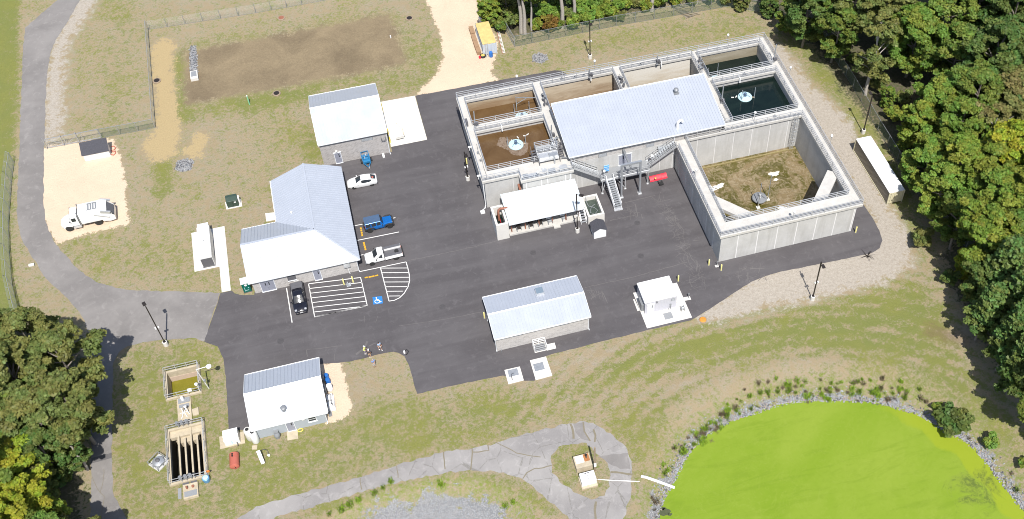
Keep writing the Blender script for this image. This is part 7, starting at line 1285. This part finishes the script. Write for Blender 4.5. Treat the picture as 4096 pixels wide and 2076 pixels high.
def reed(seed, n=60):
    rs = np.random.RandomState(seed); t_ = thing('reed_clump', 'x', 'weeds', (0, 0, -80)); mb = MB()
    for k in range(n):
        a, r_ = rs.uniform(0, 6.28), rs.uniform(0, .55); x, y = r_*math.cos(a), r_*math.sin(a); h_ = rs.uniform(.5, 1.2); dx, dy = rs.normal(0, .22, 2); w = .035; mb.add([(x-w, y, 0), (x+w, y, 0), (x+dx*.5+w, y+dy*.5, h_*.7), (x+dx*.5-w, y+dy*.5, h_*.7), (x+dx*1.2, y+dy*1.2, h_)], [(0, 1, 2, 3), (3, 2, 4)])
    o = mb.build('blades', LM, t_); a = o.data.attributes.new('leaf', 'FLOAT_VECTOR', 'POINT'); a.data.foreach_set('vector', rs.uniform(.2, .8, (len(mb.v), 3)).astype(np.float32).ravel()); return t_
PR = {'a': broadleaf(1, 14, 4.4), 'b': broadleaf(2, 15, 4.8, .22), 'c': broadleaf(3, 13, 4.0, .25), 'd': broadleaf(4, 15, 4.5, .35), 'e': broadleaf(5, 12, 4.6, .2, 1.1), 's': broadleaf(6, 15, 3.8, .3, .65, True, True), 't': broadleaf(8, 19, 4.0, .6, .9, False, True), 'p': pine(7, 14, 2.7), 'l': broadleaf(9, 9, 3.0, .12, 1.0)}
PH = dict(a=14, b=15, c=13, d=15, e=12, s=15, t=19, p=14, l=9)
KC = {k: kids(v) for k, v in PR.items()}
used = set()
def put(proto, x, y, rz, s, tint, label, group, store=PR, kc=KC):
    if proto in used: t_ = dup(store[proto], (x, y, zat(x, y)), rz, label, None, s, kc[proto])
    else: t_ = store[proto]; t_.location = (x, y, zat(x, y)); t_.rotation_euler = (0, 0, rz); t_.scale = (s, s, s); t_['label'] = label; used.add(proto)
    if group: t_['group'] = group
    for c in t_.children:
        if c.name.startswith(('crown', 'foliage', 'blades')): c.color = (*tint, 1)
    return t_
DG, MG, BG, YG, OL, BR, YL = (.10, .155, .038), (.14, .205, .038), (.168, .245, .040), (.195, .255, .038), (.16, .185, .052), (.21, .21, .065), (.28, .32, .03)
wood = [  # crown centre in the survey, species, scale, tint, label
 (2035, 25, 'a', .85, DG, None), (2110, 70, 'c', .85, MG, 'dark tree crown overhanging the woods fence corner'), (2205, 125, 's', 1.0, OL, 'sparse tree with pale trunk standing at the woods fence'), (2150, 5, 'd', 1, OL, None), (2262, 20, 'b', .95, OL, None), (2305, 95, 'e', 1.05, BG, 'bright green round tree behind the sparse pale-trunked tree'), (2385, 45, 'b', .95, MG, None), (2465, 15, 'a', 1.1, DG, None), (2545, 55, 'b', 1.1, DG, None), (2405, 135, 'c', 1.0, MG, None), (2500, 150, 'd', 1.1, DG, None), (2575, 160, 'a', 1.1, MG, None), (2455, 250, 'b', .92, MG, None), (2550, 262, 'e', 1.1, BR, 'brownish tree crown deep in the woods'), (2370, 255, 'e', .9, BG, 'bright green dome-shaped tree in the front of the woods'), (2322, 315, 'l', 1.05, YG, 'yellow-green tree leaning over the fence above the tan container'), (2415, 325, 'c', 1.0, BG, None), (2488, 345, 's', .9, BR, 'tree with a dead grey branch spray in the woods'), (2232, 238, 'l', .42, BG, 'small leafy sapling tree right at the woods fence'), (2338, 405, 'e', .82, BG, 'bright green tree shading the tan container'), (2412, 425, 'a', .95, YG, None), (2490, 435, 'b', .9, YG, 'yellowing tree crown among the greener ones'), (2565, 395, 'd', 1, YL, 'strongly yellow tree crown deep in the woods'), (2430, 480, 'l', .8, YL, 'small bright yellow tree below the tan container'), (2372, 475, 'c', .85, BG, None), (2500, 505, 'a', .95, BG, None), (2560, 520, 'b', 1, YG, None), (2418, 545, 'c', .8, MG, None), (2485, 600, 'd', .9, YG, None), (2558, 600, 'e', 1, MG, None), (2437, 652, 'l', .62, YL, 'small yellow-green tree in front of the dark pines'), (2535, 672, 'p', 1.0, DG, 'dark pine standing behind the small yellow-green tree'), (2490, 772, 'p', .8, DG, 'dark pine standing closest to the mown grass'), (2562, 745, 'p', 1, DG, None), (2552, 838, 'p', .9, DG, None), (2455, 725, 'l', .5, OL, 'small dull tree between the pines and the grass'), (2480, 700, 'c', .7, DG, None), (2580, 900, 'p', .9, DG, None),
 (2655, 260, 'a', 1.1, DG, None), (2650, 400, 'b', 1.1, MG, None), (2660, 560, 'a', 1.1, DG, None), (2650, 700, 'b', 1, DG, None), (2645, 820, 'd', 1, DG, None), (2660, 950, 'a', 1.05, DG, None), (2650, 1010, 'c', .9, MG, None), (2650, 120, 'd', 1.1, DG, None), (2600, -30, 'b', 1.1, DG, None), (2500, -60, 'a', 1.1, MG, None), (2390, -40, 'd', 1, DG, None), (2280, -60, 'b', 1, OL, None), (2180, -70, 'a', 1, DG, None), (2090, -60, 'd', .9, DG, None)]
for i, (px_, py_, k, s, tint, lab) in enumerate(wood):
    Hh = PH[k]*s; x, y = P(px_, py_, Hh*(.62 if k != 's' else .58))
    nm = {DG: 'dark green', MG: 'mid green', BG: 'bright green', YG: 'yellow-green', OL: 'olive green', BR: 'brownish', YL: 'yellow'}[tint]
    lab2 = lab or ('%s pine in the woods' % nm if k == 'p' else '%s broadleaf tree in the woods' % nm)
    sh_ = random.uniform(.85, 1.15); put(k, x, y, random.uniform(0, 6.28), s, tuple(c*sh_ for c in tint), lab2, ('%s trees of the woods' % nm) if not lab else 'trees of the woods')
grove = [(70, 862, 'b', .9, OL, 'olive green tree at the top of the grove by the fence end'), (158, 915, 'a', .92, OL, 'olive green tree casting shade on the service road'), (40, 960, 'd', .95, OL, None), (175, 1022, 'c', 1.0, OL, 'olive tree bulging over the verge of the narrow road'), (88, 1048, 'e', .95, OL, None), (10, 1040, 'a', .85, MG, None), (22, 1108, 'l', .85, YL, 'yellow tree on the outer side of the grove'), (105, 1140, 'l', 1.0, DG, None), (22, 1195, 'e', .8, YL, None), (85, 1215, 'l', .8, OL, None), (62, 1275, 'c', .85, YL, 'yellow-green tree at the bottom of the grove'), (110, 1300, 'l', .95, YG, None), (20, 1330, 'b', .9, YL, None), (-70, 900, 'b', 1, OL, None), (-80, 1060, 'a', 1, DG, None), (-80, 1220, 'd', 1, MG, None), (110, 1400, 'a', .95, MG, None), (200, 1390, 'c', .8, OL, None), (175, 1120, 's', .62, DG, None)]
for px_, py_, k, s, tint, lab in grove:
    Hh = PH[k]*s; x, y = P(px_, py_, Hh*.62); nm = {DG: 'dark green', MG: 'mid green', YG: 'yellow-green', OL: 'olive green', YL: 'yellow'}[tint]
    put(k, x, y, random.uniform(0, 6.28), s, tint, lab or '%s tree in the roadside grove' % nm, ('%s trees of the roadside grove' % nm) if not lab else 'trees of the roadside grove')
for (px_, py_, s, lab) in ((1313, 82, 1.0, 'tall tree with thick pale trunk, one of a leaning pair behind the rear fence'), (1322, 85, .9, 'straight pale-trunked tree touching the leaning one behind the rear fence'), (1338, 76, .6, 'slim pale-trunked tree beside the paired trunks'), (1416, 70, 1.0, 'tall pale-trunked tree alone midway along the rear fence'), (1446, 52, .9, 'pale-trunked tree half hidden by bushes near the lone trunk'), (1641, 27, 1.0, 'pale-trunked tree behind the rear fence bend'), (1752, 10, .9, 'pale-trunked tree farthest along the rear fence'), (1262, 20, .9, 'tall tree behind the yellow-roofed container'), (1500, -8, 1.0, 'tall tree rising behind the yellow-green bushes')):
    x, y = P(px_, py_); put('t', x, y, random.uniform(0, 6), s, MG, lab, 'tall trees behind the rear fence')
for (px_, py_, k, s, tint, lab) in ((1236, 28, 'l', .62, YG, 'leafy tree overhanging the yellow-roofed container'), (1272, 18, 'l', .6, OL, 'low olive tree between the container and the pale trunks'), (1985, 40, 'l', .75, MG, 'low tree at the end of the rear fence'), (1865, -6, 'l', .55, OL, 'low olive tree behind the rear fence bend'), (1935, 8, 'l', .6, DG, 'low dark tree behind the rear fence bend')):
    x, y = P(px_, py_, PH[k]*s*.5); put(k, x, y, random.uniform(0, 6), s, tint, lab, 'low trees behind the rear fence')
SB = {'ba': bush(21, 2.6, 1.5), 'bb': bush(22, 2.0, 1.4), 'bc': bush(23, 3.2, 1.3), 'ra': reed(31), 'rb': reed(32, 40)}
KB = {k: kids(v) for k, v in SB.items()}
RO_ = (.20, .145, .03)
random.seed(11)
bl = [(1222, 40, 'ba', YG), (1246, 52, 'bb', OL), (1260, 66, 'bb', MG), (1285, 60, 'bc', OL), (1300, 50, 'ba', YG), (1350, 62, 'bb', YG), (1362, 40, 'bc', BG), (1378, 48, 'ba', RO_), (1386, 66, 'bb', RO_), (1398, 42, 'ba', BG), (1405, 58, 'bb', MG), (1428, 40, 'bc', OL), (1438, 60, 'ba', YG), (1452, 46, 'bb', MG), (1465, 30, 'bc', BG), (1478, 48, 'ba', BG), (1490, 20, 'bc', MG), (1505, 38, 'ba', YG), (1518, 22, 'bb', BG), (1535, 36, 'ba', YG), (1552, 22, 'bc', BG), (1560, 40, 'bb', OL), (1575, 12, 'ba', YG), (1470, 8, 'bc', OL), (1440, 12, 'bc', DG), (1400, 15, 'bc', MG), (1365, 12, 'bc', OL), (1330, 30, 'bc', DG), (1300, 15, 'bc', OL), (1600, 8, 'bb', OL), (1625, 15, 'bb', YG), (1660, 5, 'ba', BG), (1700, 2, 'bb', YG), (1740, 0, 'ba', OL), (1790, -2, 'bc', YG), (1820, 0, 'bb', OL), (2210, 215, 'bb', OL), (2250, 290, 'bb', YG), (2268, 250, 'ba', OL), (2150, 150, 'bb', DG), (2105, 130, 'bb', OL), (2320, 605, 'bb', OL), (2390, 700, 'bb', DG), (2050, 95, 'bb', OL)]
cn = {DG: 'dark green', MG: 'mid green', BG: 'bright green', YG: 'yellow-green', OL: 'olive green', RO_: 'orange-tinged'}
for px_, py_, k, tint in bl:
    x, y = P(px_, py_, 1.0); put(k, x, y, random.uniform(0, 6), random.uniform(.75, 1.2), tint, '%s shrub in the undergrowth behind the chain-link fence' % cn[tint], '%s undergrowth shrubs' % cn[tint], SB, KB)
for px_, py_, k, s, tint, lab in ((2390, 1075, 'bb', 1.45, DG, 'big dark shrub growing on the pond edge'), (2410, 1058, 'ba', 1.0, OL, 'olive shrub merged with the big dark shrub at the pond'), (2374, 1045, 'ba', .8, DG, 'dark shrub on the upper side of the pond edge clump'), (2488, 1118, 'ba', .72, BG, 'bright green shrub alone on the pond bank'), (2355, 1022, 'bb', .5, BG, 'little bright shrub above the big pond shrub'), (2572, 1170, 'bb', .6, BG, 'small bright shrub at the far pond bank')):
    x, y = P(px_, py_, -.2); put(k, x, y, random.uniform(0, 6), s, tint, lab, 'shrubs at the pond', SB, KB)
GR, DRY, BGR = (.20, .29, .045), (.24, .19, .13), (.28, .42, .05)
rl = [(1955+i*9.3+random.uniform(-9, 9), 968+random.uniform(-14, 22), BGR if (i*7) % 5 < 3 else DRY) for i in range(34)] + [(1900+random.uniform(0, 420), 985+random.uniform(-22, 22), BGR if i % 4 else DRY) for i in range(46)] + [(1700+180*t+random.uniform(-12, 12), 1150-125*t+random.uniform(-40, 10), BGR if i % 3 else DRY) for i, t in enumerate(np.random.uniform(0, 1, 30))] + [(1700+i*9+random.uniform(-8, 8), 1150-i*7.5+random.uniform(-26, 12), (BGR, DRY, GR)[i % 3]) for i in range(22)] + [(1668, 1170, BGR), (1680, 1180, BGR), (1690, 1172, GR), (1672, 1190, BGR), (1740, 1085, BGR), (1890, 1026, GR), (1905, 1020, GR), (1640, 1250, DRY), (1648, 1280, DRY), (1650, 1262, DRY), (2280, 985, BGR), (2276, 1000, BGR), (2545, 1190, DRY), (2560, 1230, GR), (2500, 1150, GR), (2330, 1010, DRY), (2440, 1100, DRY)]
for i, (px_, py_, tint) in enumerate(rl):
    x, y = P(px_, py_, -.5); nm = {GR: 'green', DRY: 'brown dry', BGR: 'bright green'}[tint]
    put('ra' if i % 2 else 'rb', x, y, random.uniform(0, 6), random.uniform(.3, .8), tint, '%s weed clump on the pond bank' % nm, '%s weed clumps round the pond' % nm, SB, KB)
for px_, py_ in ((965, 1232), (945, 1245), (905, 1262), (880, 1275), (830, 1297), (860, 1285), (1290, 1262), (1270, 1270), (1110, 1222), (985, 1218)):
    x, y = P(px_, py_, -.3); put('ra', x, y, random.uniform(0, 6), random.uniform(.6, 1), BGR, 'green weed clump on the stony basin bank', 'weed clumps on the stony basin bank', SB, KB)
# fallen branches in the cleared gap of the woods, dead branch by the asphalt
mb = MB()
for k in range(10): a = Vector(P(1690+k*4, 20+k*3)+(.15,)); mb.tube([a, a+Vector((random.uniform(1, 3), random.uniform(-.8, .4), .15))], .07, 5, .03)
tag(mb.build('fallen_branches', bark), 'pile of fallen branches behind the rear fence', 'branches')
t_ = thing('dead_bush', 'dark dead bush lying at the asphalt edge below the basin', 'branch', (*P(2182, 645), 0)); mb = MB()
for k in range(16): a = random.uniform(0, 6.28); L = random.uniform(.4, 1.3); mb.tube([(0, 0, .05), (L*.5*math.cos(a), L*.5*math.sin(a), random.uniform(.1, .4)), (L*math.cos(a), L*math.sin(a), random.uniform(.05, .5))], .045, 4, .015)
mb.build('twigs', M['dark'], t_)
# ================================================================= scale layout units to metres
for o in list(bpy.data.objects):
    if o.parent is None and o.type not in ('CAMERA', 'LIGHT'):
        o.location = Vector(o.location)*K; o.scale = Vector(o.scale)*K
